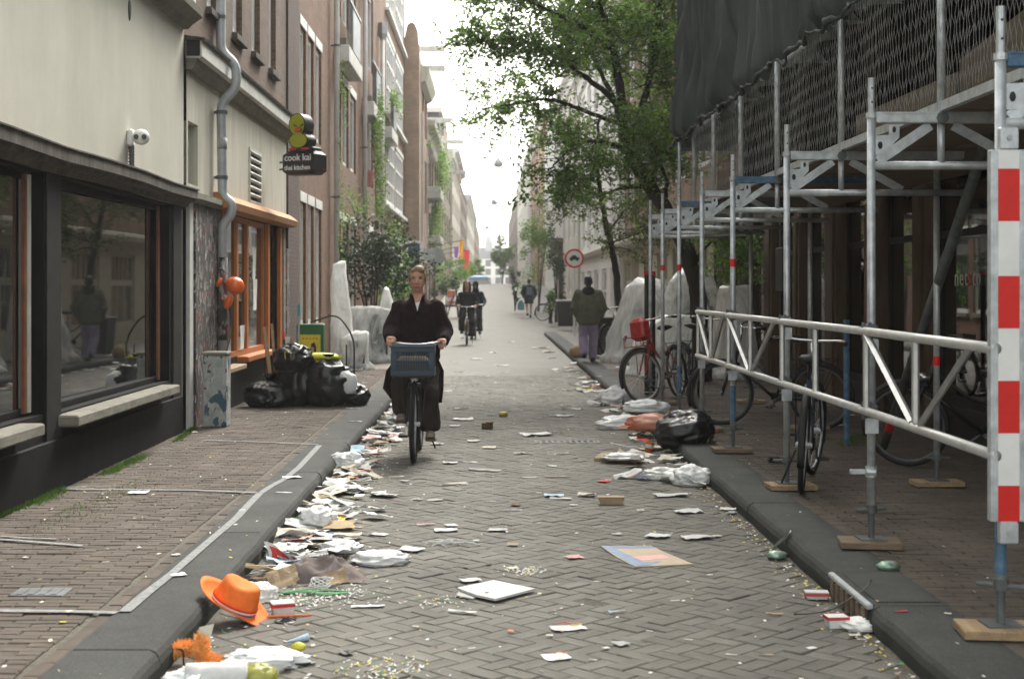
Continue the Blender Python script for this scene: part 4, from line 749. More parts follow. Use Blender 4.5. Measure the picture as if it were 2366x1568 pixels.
# warning board
W = thing('warning_board', 'tall red and white striped warning board clamped to the first scaffold post', 'warning board', (XO, 6.0, .62))
for sx in (-1, 1): mb = MB(); x = sx * .061; mb.b2((x - .016, -.03, 0), (x + .016, .012, 1.56), bev=.003); mb.b2((x - .004, -.034, 0), (x + .004, -.03, 1.56)); mb.build('rail', M['galv'], W)
mb = MB(); mb.b2((-.046, -.022, 0), (.046, -.004, 1.56)); mb.build('backing', M['white'], W)
for k, (a, b, c) in enumerate(((0, .15, 1), (.15, .37, 0), (.37, .59, 1), (.59, .81, 0), (.81, 1.03, 1), (1.03, 1.26, 0), (1.26, 1.48, 1), (1.48, 1.56, 0))):
    mb = MB(); mb.b2((-.046, -.0275, a + .0005), (.046, -.0225, b - .0005)); mb.build('stripe', M['red'] if c else M['white'], W)
for z in (1.56, -.095):
    mb = MB(); mb.b2((-.04, -.035, z), (.04, .0, z + .095), bev=.006); cl = mb.build('clamp', M['galv'], W); mb = MB(); mb.tube([(0, -.043, z + .05), (0, -.034, z + .05)], .012, 6); mb.tube([(0, -.046, z + .05), (0, -.043, z + .05)], .006, 8); mb.build('bolt', M['zinc'], cl)
# dark debris netting
m = mat('dark_debris_netting', (.032, .039, .037), .8, col2=(.085, .10, .095), scale=2.2, stretch=(1, 2.6, .25), bump=.6, bscale=7, trans=.2); M['net'] = m
def net(u, v):
    y = 5.0 + u * 14.75; zb = 3.55 + .07 * mnoise.noise(Vector((y * 1.3, 0, 0))) + .05 * mnoise.noise(Vector((y * 3.7, 2, 0)))
    z = zb + v * (9.2 - zb); f = min(1, v * 6); n1 = mnoise.noise(Vector((y * 1.5, z * .22, 0))); n2 = mnoise.noise(Vector((y * 4.3, z * .4, 3))); n3 = mnoise.noise(Vector((y * 2.6 + z * .9, z * .9, 7)))
    n4 = 1 - abs(mnoise.noise(Vector((y * 3.1 + z * .25, z * .18, 9)))) * 2; n5 = 1 - abs(mnoise.noise(Vector((y * 7.7 - z * .5, z * .5, 4)))) * 2; x = XM - .18 + .18 * n1 * (.4 + f * .6) + .08 * n2 + .20 * n4 + .09 * n5 + .09 * n3 * (1 - v)
    if v < .012: x += .10
    return (x, y, z)
N_ = thing('debris_netting', 'dark grey debris netting hanging in folds over the upper scaffolding', 'netting', (XM, 12, 3.5))
mb = MB(); mb.grid(net, 330, 60); mb.build('sheet', m, N_, world=True, smooth=True)
mb = MB(); pts = []; 
for k in range(240): y = 5 + 14.75 * k / 239; pts.append((XM - .12 + .03 * math.sin(y * 9), y, net((y - 5) / 14.75, 0)[2] - .01 + .012 * math.sin(y * 31)))
mb.tube(pts, [.017 + .007 * math.sin(k * .31) + .005 * math.sin(k * .83) for k in range(240)], 8); mb.build('rolled_hem', m, N_, world=True, smooth=True)
mb = MB(); mb.grid(lambda u, v: (XM + u * 1.7, 19.78 + .05 * math.sin(u * 14), 3.5 + v * 5.7), 20, 8); mb.build('end_sheet', m, N_, world=True, smooth=True)
# ---------------------------------------------------------------- trees, shrubs, climbers, grass
def leaf(mb, p, s, r):
    d = Vector((r.gauss(0, 1), r.gauss(0, 1), r.gauss(0, .6))).normalized(); n = d.orthogonal().normalized(); n = Matrix.Rotation(r.uniform(0, 6.28), 3, d) @ n; b = d.cross(n)
    p = Vector(p); mb.add([p, p + d * s * .5 + n * s * .28 + b * s * .08, p + d * s, p + d * s * .5 - n * s * .28 + b * s * .08], [(0, 1, 2, 3)])
def bez(P, n=10):
    P = [Vector(p) for p in P]; out = []
    for i in range(len(P) - 1):                          # Catmull-Rom
        a, b, c, d = P[max(i - 1, 0)], P[i], P[i + 1], P[min(i + 2, len(P) - 1)]
        for k in range(n): t = k / n; out.append(.5 * (2 * b + (c - a) * t + (2 * a - 5 * b + 4 * c - d) * t * t + (3 * b - a - 3 * c + d) * t ** 3))
    return out + [P[-1]]
def tree(name, label, cat, base, limbs, r0, seed, nsec, ntwig, nleaf, lsize, lm, seclen=1.3, spread=1, droop=-.05, group=None, leafstart=.3):
    r = random.Random(seed); t = thing(name, label, cat, base, group=group); wood = MB(); leaves = MB()
    tips = []
    for k, (pts, ra, rb, w_) in enumerate(limbs):
        P = bez(pts, 8); n = len(P); wood.tube([p + Vector((r.gauss(0, .012), r.gauss(0, .012), 0)) for p in P], [ra + (rb - ra) * i / (n - 1) for i in range(n)], 8 if ra > .05 else 6, caps=False)
        for _ in range(int(nsec * w_)):
            u = leafstart + (1 - leafstart) * r.random() ** .8; i = min(n - 2, int(u * (n - 1))); p = P[i]; ax = (P[i + 1] - P[i]).normalized()
            d = (ax * .5 + Vector((r.gauss(0, 1), r.gauss(0, 1), r.gauss(.15, .55))).normalized() * spread).normalized(); L = seclen * r.uniform(.45, 1.1) * (1.1 - .45 * u)
            q = [p]; dd = d.copy()
            for s in range(5): dd = (dd + Vector((r.gauss(0, .18), r.gauss(0, .18), r.gauss(droop, .15)))).normalized(); q.append(q[-1] + dd * L / 5)
            wood.tube(q, [max(.006, rb * .6) * (1 - .17 * j) for j in range(6)], 4, caps=False); tips.append(q)
    for q in tips:
        for _ in range(ntwig):
            a = r.randrange(1, 6); p = q[a]; d = (q[a] - q[a - 1]).normalized(); d = (d * .6 + Vector((r.gauss(0, .8), r.gauss(0, .8), r.gauss(.0, .6)))).normalized(); L = r.uniform(.2, .55) * seclen / 1.3; e = p + d * L + Vector((0, 0, -.06 * L))
            wood.tube([p, e], [.004, .0025], 3, caps=False)
            for _ in range(nleaf): u = r.random(); leaf(leaves, p.lerp(e, u) + Vector((r.gauss(0, .035), r.gauss(0, .035), r.gauss(0, .035))) * seclen, lsize * r.uniform(.6, 1.25), r)
    wood.build('trunk', M['bark'], t, world=True, smooth=True); leaves.build('crown', lm, t, world=True); return t
A_ = At
Y1 = 22.2
T0 = [(3.36, 22.6, .1), A_(1618, 730, 22.5), A_(1600, 620, 22.4), A_(1565, 530, 22.3), A_(1500, 430, 22.2), A_(1452, 350, 22.1), A_(1440, 290, 22.1)]
limbs = [(T0, .15, .085, .05),
 ([T0[-1], A_(1432, 200, 22.2), A_(1410, 90, 22.0), A_(1370, -40, 21.7), A_(1340, -170, 21.5)], .085, .02, 1.3),
 ([T0[-2], A_(1480, 260, 22.6), A_(1510, 120, 23.0), A_(1530, -30, 23.2), A_(1540, -160, 23.4)], .07, .02, 1.2),
 ([A_(1438, 250, 22.1), A_(1370, 190, 21.6), A_(1280, 130, 21.2), A_(1190, 90, 21.0), A_(1108, 98, 20.8)], .05, .008, .75),
 ([A_(1440, 290, 22.1), A_(1360, 260, 22.6), A_(1270, 230, 22.9), A_(1190, 240, 23.0), A_(1112, 252, 23.2)], .045, .008, .6),
 ([A_(1420, 120, 22.0), A_(1340, 60, 21.2), A_(1240, 10, 20.6), A_(1165, -30, 20.4)], .045, .01, .6),
 ([A_(1500, 430, 22.2), A_(1540, 320, 22.9), A_(1590, 200, 23.5), A_(1610, 60, 24)], .06, .015, .9),
 ([A_(1452, 350, 22.1), A_(1400, 330, 21.2), A_(1340, 330, 20.8), A_(1290, 370, 20.6), A_(1262, 410, 20.5)], .04, .008, .55),
 ([A_(1530, 480, 22.2), A_(1540, 420, 21.6), A_(1520, 360, 21.2), A_(1490, 300, 20.9)], .04, .01, .6),
 ([A_(1600, 620, 22.4), A_(1640, 560, 22.8), A_(1690, 560, 23.2), A_(1740, 600, 23.5)], .03, .008, .35),
 ([A_(1440, 290, 22.1), A_(1390, 170, 23.0), A_(1330, 60, 23.8), A_(1300, -60, 24.2)], .05, .012, 1.0)]
tree('street_tree', 'large leaning street tree whose dark trunk rises behind the scaffolding', 'tree', (3.36, 22.6, .1), limbs, .15, 3, 54, 10, 11, .075, M['leaf'], 1.15)
Y2 = 31
T1 = [(2.82, 31, .1), A_(1425, 640, 31), A_(1405, 540, 31), A_(1388, 450, 31), A_(1378, 360, 31.1), A_(1385, 270, 31.2)]
tree('slim_tree', 'slender street tree with pale green leaves beside the round traffic sign', 'tree', (2.82, 31, .1), [(T1, .085, .03, .8), ([A_(1390, 460, 31), A_(1350, 430, 30.6), A_(1320, 440, 30.4), A_(1300, 480, 30.3)], .03, .008, .55), ([A_(1405, 540, 31), A_(1450, 480, 31.3), A_(1500, 450, 31.6)], .03, .01, .6), ([A_(1380, 380, 31), A_(1340, 330, 31), A_(1310, 290, 31)], .02, .008, .4), ([A_(1412, 560, 31), A_(1470, 540, 30.8), A_(1530, 500, 30.6)], .025, .008, .5)], .085, 5, 34, 7, 8, .08, mat('pale_tree_leaf', (.075, .11, .025), .6, col2=(.13, .17, .045), scale=1.5, island=.35, trans=.5), 1.0, droop=-.2)
def shrub(name, label, c, rad, n, ls, lm, seed, stems=5, cat='shrub', zb=None, group=None):
    r = random.Random(seed); zb = c[2] - rad[2] if zb is None else zb; t = thing(name, label, cat, (c[0], c[1], zb), group=group); wood = MB(); lv = MB(); c = Vector(c)
    for k in range(stems):
        e = c + Vector((r.gauss(0, .45) * rad[0], r.gauss(0, .45) * rad[1], r.uniform(-.2, .5) * rad[2])); wood.tube([(c.x + r.gauss(0, .03), c.y, zb), (c.x + (e.x - c.x) * .4, c.y + (e.y - c.y) * .4, zb + (e.z - zb) * .55), e], [.03, .022, .008], 5, caps=False)
    cl = [(c + Vector((r.gauss(0, .5) * rad[0], r.gauss(0, .5) * rad[1], r.gauss(0, .5) * rad[2])), r.uniform(.18, .4)) for _ in range(max(8, n // 90))]
    for _ in range(n):
        q, s = r.choice(cl); d = Vector((r.gauss(0, 1), r.gauss(0, 1), r.gauss(0, 1))).normalized() * s * r.random() ** .4; p = q + Vector((d.x * rad[0], d.y * rad[1], d.z * rad[2])) * 1.1
        leaf(lv, p, ls * r.uniform(.6, 1.3), r)
    wood.build('stem', M['bark'], t, world=True); lv.build('foliage', lm, t, world=True); return t
shrub('laurel_tree', 'dark evergreen standing in a tub on the pavement by the wrapped chairs', At(862, 605, 30.5) , (.72, .7, .75), 5200, .085, M['leafdark'], 11, 6, 'shrub', .1)
shrub('leafy_bush', 'mid green bush behind the dark evergreen', At(905, 655, 36), (.4, .5, .8), 1500, .08, M['leaf'], 12, 3, zb=.1)
shrub('leafy_bush', 'bright yellow-green potted plant between the blue panel and the evergreen', At(932, 620, 40), (.32, .3, .4), 700, .1, M['leafbright'], 13, 3, zb=.1)
shrub('leafy_bush', 'dark bush low on the pavement behind the second cyclist', At(1058, 640, 64), (.9, 1, .75), 1600, .12, M['leaf'], 14, 4, zb=.2)
shrub('leafy_bush', 'grey-green bush beside the orange barrier', At(1030, 660, 58), (.5, .6, .6), 900, .1, M['leafdark'], 15, 3, zb=.2)
shrub('street_tree', 'small hazy tree before the white mast at the end of the street', At(1160, 600, 128), (1.0, 1.5, 2.0), 1300, .3, M['leafbright'], 16, 4, 'tree', 1.9)
shrub('street_tree', 'hazy tree on the brick side near the end of the street', At(1095, 620, 120), (.8, 1.5, .9), 900, .3, M['leaf'], 17, 4, 'tree', 1.9)
shrub('facade_tree', 'tall narrow greenery against the houses behind the far walker', At(1245, 560, 70), (.8, .8, 1.7), 2600, .13, M['leaf'], 18, 4, 'tree', .4)
shrub('facade_tree', 'thin dark tree trained on the white house behind the round sign', At(1285, 610, 58), (.4, .6, 1.5), 1300, .11, M['leafdark'], 19, 4, 'tree', .2)
shrub('potted_plant', 'brown-green grasses in a tub on the pavement beside the far walker', At(1272, 700, 56), (.3, .3, .45), 500, .12, M['leaf'], 20, 4, 'plant', .2)
shrub('leafy_bush', 'narrow dark clipped plant beside the far walker', At(1190, 690 - 30, 68), (.22, .25, .7), 500, .1, M['leafdark'], 25, 2, zb=.5)
def climber(label, pts, wdt, n, ls, lm, seed, X=None, cat='climbing plant', stem=.012):
    r = random.Random(seed); P = bez(pts, 8); t = thing('climbing_plant', label, cat, tuple(P[0])); w_ = MB(); lv = MB(); w_.tube(P, stem, 5, caps=False)
    for _ in range(n):
        u = r.random(); p = P[min(len(P) - 1, int(u * len(P)))]; leaf(lv, p + Vector((abs(r.gauss(0, wdt * .5)), r.gauss(0, wdt), r.gauss(0, wdt * .7))), ls * r.uniform(.6, 1.2), r)
    w_.build('stem', M['bark'], t, world=True); lv.build('foliage', lm, t, world=True); return t
fy = lambda y, z, o=.1: Vector((FL + o, y, z))
climber('bright green climber cascading beside the second balcony', [fy(36.6, 3.5, .22), fy(36.2, 4.6, .22), fy(35.8, 5.6, .2), fy(36.8, 6.4, .2)], .25, 1500, .09, M['leafbright'], 31)
climber('dry vine with few leaves twisting round the white downpipe', [fy(28.3, .3), fy(28.1, 2, .2), fy(28.35, 3.4), fy(28.2, 5.3, .2), fy(28.6, 6)], .16, 330, .07, M['leaf'], 32)
climber('thin bare vine spreading over the bricks above the evergreen', [fy(28.4, 3.1), fy(30.3, 3.5), fy(32.6, 3.3), fy(34.8, 3.7)], .28, 420, .07, M['leaf'], 33)
climber('green creeper on the wall under the white windows', [fy(40.3, 2.6), fy(42, 3.3), fy(43.6, 3.0), fy(45.5, 3.2)], .35, 700, .1, M['leafbright'], 34)
climber('plants trailing from the third balcony', [fy(40.6, 7.0, .3), fy(42.0, 7.25, .3), fy(43.6, 7.0, .3)], .18, 260, .09, M['leaf'], 35)
climber('plants filling the railed balcony of the cornice house', [Vector((-2.4, 61.1, 6.2)), Vector((-2.35, 62.4, 7.2)), Vector((-2.3, 64.3, 6.6))], .5, 900, .14, M['leaf'], 36)
climber('green creeper below the balcony of the cornice house', [Vector((-2.7, 61.2, 3.6)), Vector((-2.65, 62.2, 4.6)), Vector((-2.7, 63.6, 5.3))], .4, 800, .13, M['leafbright'], 37)
climber('sparse creeper on the facade beside the square panel', [Vector((-2.75, 66.8, 2)), Vector((-2.7, 67.5, 4)), Vector((-2.75, 68.5, 6))], .5, 700, .14, M['leaf'], 38)
p = At(846, 418, 36.0); t = thing('flower_pot', 'pink hanging flower pot on the brick wall beside the bright climber', 'flower pot', (FL + .12, 35.3, p.z - .2)); mb = MB(); mb.lathe([(.09, 0), (.14, .32), (.16, .33), (.16, .4), (.12, .4)], n=14); mb.build('pot', mat('pink_pot', (.45, .16, .15), .7), t); mb = MB(); mb.tube([(-.12, 0, .36), (0, 0, .36)], .012, 5); mb.build('hook', M['black'], t)
# grass and moss along the shop wall
def grass(segs, n, seed):
    r = random.Random(seed); mb = MB()
    for _ in range(n):
        x0, y0, x1, y1, sp_ = r.choice(segs); u = r.random(); p = G(x0 + (x1 - x0) * u, y0 + (y1 - y0) * u, KH) + Vector((abs(r.gauss(0, sp_)), r.gauss(0, sp_ * 1.5), 0)); p.x = max(p.x, FL + .035)
        h = r.uniform(.012, .05) * (1 if sp_ < .06 else .45); d = Vector((r.gauss(0, .6), r.gauss(0, .6), 1)).normalized(); s = Vector((r.gauss(0, 1), r.gauss(0, 1), 0)).normalized() * .0035
        mb.add([p - s, p + s, p + d * h], [(0, 1, 2)])
    o = mb.build('grass', M['grass']); tag(o, 'tufts of green grass growing along the foot of the black shopfront', 'grass', kind='stuff')
grass([(-40, 1195, 110, 1145, .05), (-40, 1195, 110, 1145, .05), (90, 1150, 130, 1130, .04), (232, 1095, 320, 1055, .05), (232, 1095, 320, 1055, .05), (400, 1020, 445, 988, .035), (60, 1215, 330, 1100, .16), (1935, 1030, 1990, 1000, .1), (1935, 1030, 1990, 1000, .06)], 6500, 8)
# ---------------------------------------------------------------- bicycles
def bicycle(label, loc, rz, fm='blackgloss', tr=.021, lean=0, steer=0, crate=None, tyre='black', wall_=None, lamp=True, grip='black', group=None, name='bicycle', rim='galv', bar_w=.28, spokes=20, chainguard=True, rack=True):
    t = thing(name, label, 'bicycle', loc, rz, group); t.rotation_euler = (0, lean, rz)
    fr = MB(); T = fr.tube; bb, ra, fa, st, hb, ht = (0, -.06, .29), (0, -.55, .35), (0, .56, .35), (0, -.2, .80), (0, .40, .66), (0, .34, .90)
    T([bb, st], .016, 8); T([hb, (0, .2, .5), bb], .018, 8); T([(0, .36, .82), (0, .05, .58), (0, -.12, .52)], .015, 8); T([hb, ht], .02, 10)
    for s in (-1, 1): T([(s * .02, -.06, .29), (s * .065, -.55, .35)], .010, 6); T([(s * .02, -.19, .76), (s * .06, -.55, .35)], .008, 6)
    fr.build('frame', M[fm], t, smooth=True)
    f = MB(); S_ = Matrix.Translation(hb) @ Matrix.Rotation(steer, 4, 'Z') @ Matrix.Translation(-Vector(hb)); f.M = S_
    for s in (-1, 1): f.tube([(s * .05, .41, .70), (s * .055, .45, .6), (s * .058, .56, .35)], .011, 6)
    f.box((0, .405, .70), (.12, .04, .035), bev=.01); f.build('fork', M[fm], t, smooth=True)
    def wheel(c, Mx):
        w_ = MB(); w_.M = Mx; C_ = Vector(c); ci = [(math.cos(2 * math.pi * k / 28), math.sin(2 * math.pi * k / 28)) for k in range(28)]
        w_.tube([C_ + Vector((0, a * .328, b * .328)) for a, b in ci], tr, 8, closed=True); o = w_.build('wheel', M[tyre], t, smooth=True)
        r_ = MB(); r_.M = Mx; r_.tube([C_ + Vector((0, a * .304, b * .304)) for a, b in ci], .011, 6, closed=True, flat=1.2); r_.build('rim', M['zincdark' if group else rim], o, smooth=True)
        s_ = MB(); s_.M = Mx
        for k in range(spokes): a = 2 * math.pi * k / spokes; s_.tube([C_ + Vector(((-1) ** k * .025, .02 * math.cos(a + .5), .02 * math.sin(a + .5))), C_ + Vector((0, .3 * math.cos(a), .3 * math.sin(a)))], .0013, 3, caps=False)
        s_.tube([C_ + Vector((-.06, 0, 0)), C_ + Vector((.06, 0, 0))], .022, 8); s_.build('spokes', M['zincdark' if group else 'galv'], o)
        m_ = MB(); m_.M = Mx; arc = [C_ + Vector((0, .365 * math.cos(q), .365 * math.sin(q))) for q in [R(-20 + 9 * k) if c[1] > 0 else R(40 + 10 * k) for k in range(17)]]; m_.tube(arc, .026, 6, flat=.35); m_.build('mudguard', M['black'], t, smooth=True)
    wheel(ra, Matrix()); wheel(fa, S_)
    h = MB(); h.M = S_; h.tube([(0, .34, .88), (0, .31, 1.06)], .013, 8); h.tube(smooth_path([(-bar_w, .13, 1.07), (-bar_w * .82, .27, 1.085), (-.06, .31, 1.07), (.06, .31, 1.07), (bar_w * .82, .27, 1.085), (bar_w, .13, 1.07)], 4), .011, 8); h.build('handlebar', M['chrome'], t, smooth=True)
    for s in (-1, 1): g = MB(); g.M = S_; g.tube([(s * bar_w, .08, 1.068), (s * bar_w * .96, .185, 1.076)], .018, 8); g.build('grip', M[grip], t, smooth=True)
    sd_ = MB(); sd_.tube([(0, -.195, .78), (0, -.22, .92)], .013, 8); sd_.loft([[(0 + a * wx, yy, .955 + b * hz) for a, b in ((-1, -.2), (-.7, .6), (0, .9), (.7, .6), (1, -.2), (0, -1))] for yy, wx, hz in ((-.40, .05, .02), (-.36, .10, .04), (-.26, .095, .045), (-.16, .04, .035), (-.08, .025, .02))]); sd_.build('saddle', M['black'], t, smooth=True)
    cr_ = MB(); cr_.tube([(-.07, -.06, .29), (.07, -.06, .29)], .02, 8); cr_.tube([(.075, -.06, .29), (.075, .07, .19)], .01, 6); cr_.tube([(-.075, -.06, .29), (-.075, -.19, .385)], .01, 6); cr_.build('crank', M['zincdark'], t)
    for x, y, z in ((.125, .07, .19), (-.125, -.19, .385)): q = MB(); q.box((x, y, z), (.09, .08, .022), bev=.005); q.build('pedal', M['black'], t)
    if chainguard: q = MB(); q.b2((.045, -.52, .28), (.06, .03, .36), bev=.006); q.build('chain_case', M['black'], t)
    if rack:
        q = MB(); [q.tube([(s * .06, -.28, .74), (s * .065, -.75, .74), (s * .06, -.56, .36)], .006, 5) for s in (-1, 1)]; [q.tube([(-.06, yy, .74), (.06, yy, .74)], .005, 5) for yy in (-.35, -.5, -.65, -.75)]; q.build('rear_rack', M['black'], t)
    if lamp: q = MB(); q.M = S_; q.lathe([(.005, .0), (.035, .01), (.04, .05), (.02, .09)], n=12); [None for _ in ()]; q.v = [tuple(S_ @ (Vector((0, .47, .76)) + Matrix.Rotation(R(-90), 3, 'X') @ (Matrix.Rotation(R(180), 3, 'X') @ (S_.inverted() @ Vector(p))))) for p in q.v]; q.build('headlight', M['chrome'], t, smooth=True)
    ks = MB(); ks.tube([(-.06, -.45, .3), (-.16, -.42, .02)], .008, 5); ks.build('kickstand', M['black'], t)
    if fm == 'redmetal':
        q = MB(); q.M = S_; [q.tube([(x, .45, z), (x, .66, z)], .007, 5) for x in (-.16, 0, .16) for z in (.74, .86)]; [q.tube([(-.17, y_, z), (.17, y_, z)], .007, 5) for y_ in (.45, .66) for z in (.74, .86)]; [q.tube([(s * .16, y_, .74), (s * .16, y_, .86)], .006, 5) for s in (-1, 1) for y_ in (.45, .66)]; [q.tube([(s * .07, .56, .35), (s * .12, .5, .74)], .007, 5) for s in (-1, 1)]; q.build('front_rack', M[fm], t)
        q = MB(); q.M = S_; q.box((0, .50, .95), (.26, .16, .3), bev=.05); q.build('red_bag', M[fm], t)
    if crate:
        w_, d_, h_ = .40, .30, .265; y0, z0 = .42, .80; b = MB(); e = .018
        def slab(lo, hi): b.b2(lo, hi, bev=.003)
        slab((-w_ / 2, y0, z0), (w_ / 2, y0 + d_, z0 + .012))
        for yy in (y0, y0 + d_ - .012):
            slab((-w_ / 2, yy, z0 + .012), (w_ / 2, yy + .012, z0 + .05)); slab((-w_ / 2, yy, z0 + h_ - .05), (w_ / 2, yy + .012, z0 + h_)); slab((-w_ / 2 + .05, yy + .002, z0 + .128), (w_ / 2 - .05, yy + .01, z0 + .142))
            for sx in (-1, 1): slab((sx * w_ / 2, yy, z0 + .05), (sx * (w_ / 2 - .05), yy + .012, z0 + h_ - .05))
            for k in range(20): x = -.142 + k * .015; slab((x - .0048, yy + .002, z0 + .05), (x + .0048, yy + .009, z0 + h_ - .05))
        for sx in (-1, 1):
            x = sx * w_ / 2; slab((x, y0 + .012, z0 + .012), (x - sx * .012, y0 + d_ - .012, z0 + .07)); slab((x, y0 + .012, z0 + h_ - .06), (x - sx * .012, y0 + d_ - .012, z0 + h_))
            for k in range(9): yy = y0 + .03 + k * .03; slab((x - sx * .002, yy, z0 + .07), (x - sx * .009, yy + .008, z0 + h_ - .06))
        slab((-w_ / 2 - .008, y0 - .008, z0 + h_ - .006), (w_ / 2 + .008, y0 + .006, z0 + h_ + .012)); slab((-w_ / 2 - .008, y0 + d_ - .006, z0 + h_ - .006), (w_ / 2 + .008, y0 + d_ + .008, z0 + h_ + .012))
        co = b.build('crate', M[crate], t)
        q = MB(); q.b2((-.15, y0 + .02, z0 + .014), (.16, y0 + d_ - .025, z0 + .17), bev=.04); q.build('bag_inside', M['woodold'], t)
        q = MB(); [q.tube([(x, .31, 1.07), (x, .42, 1.065), (x, .425, 1.03)], .008, 5) for x in (-.1, .0, .11)]; q.tube([(-.16, .36, 1.05), (.05, .37, 1.052)], .012, 5); q.build('strap', M['wood'], t)
        q = MB(); [q.tube([(s * .07, .56, .35), (s * .12, .5, .8)], .007, 5) for s in (-1, 1)]; q.b2((-.16, .42, .785), (.16, .7, .797)); q.build('front_rack', M['black'], t)
    return t
M['crateblue'] = mat('blue_grey_plastic_crate', (.032, .050, .075), .5, var=.15); M['redmetal'] = mat('worn_red_paint', (.36, .03, .025), .45, var=.25, scale=15); M['navy'] = mat('dark_blue_enamel', (.02, .032, .06), .4); M['brownrubber'] = mat('brown_tyre', (.09, .065, .045), .8); M['gold'] = mat('champagne_frame', (.3, .25, .16), .4, metal=.4)
WX = -.72
bike1 = bicycle('black city bicycle with a blue plastic crate ridden along the middle of the street', (WX, 13.6, .002), R(180), crate='crateblue', bar_w=.245, tr=.026)
bike2 = bicycle('slim pale bicycle ridden by the long haired cyclist in black', (-.71, 40.05, .002), R(180), fm='gold')
bike3 = bicycle('dark bicycle half hidden behind the second cyclist', (-.52, 44.6, .002), R(180))
rb_ = bicycle('red bicycle with a brown tyred wheel leaning by the scaffold posts', (2.28, 18.78, KH), R(153), fm='redmetal', lean=R(7), steer=R(-26), tyre='brownrubber', bar_w=.3)
bicycle('black bicycle standing close behind the red one', (2.75, 19.6, KH), R(190), lean=R(-6), steer=R(-25), group='bicycles parked along the shop')
bb_ = bicycle('dark blue bicycle seen end on with its rear tyre against the timber pad', (2.37, 10.78, KH), R(-15), fm='navy', lean=R(3), steer=R(-10), bar_w=.3)
bicycle('black bicycle parked crosswise under the scaffolding with its wheel toward the shop', (3.0, 15.2, KH), R(55), lean=R(-7), steer=R(30), group='bicycles parked along the shop')
bicycle('bicycle in deep shade beside the raking brace', (3.95, 11.6, KH), R(80), lean=R(-8), steer=R(-20), group='bicycles parked along the shop')
bicycle('dark bicycle beside the walking man, half covered by the plastic sheet', (2.95, 30.5, KH), R(120), lean=R(6), steer=R(20))
bicycle('small dark bicycle among the clutter beside the far walker', (2.6, 58, .25), R(70), lean=R(6))
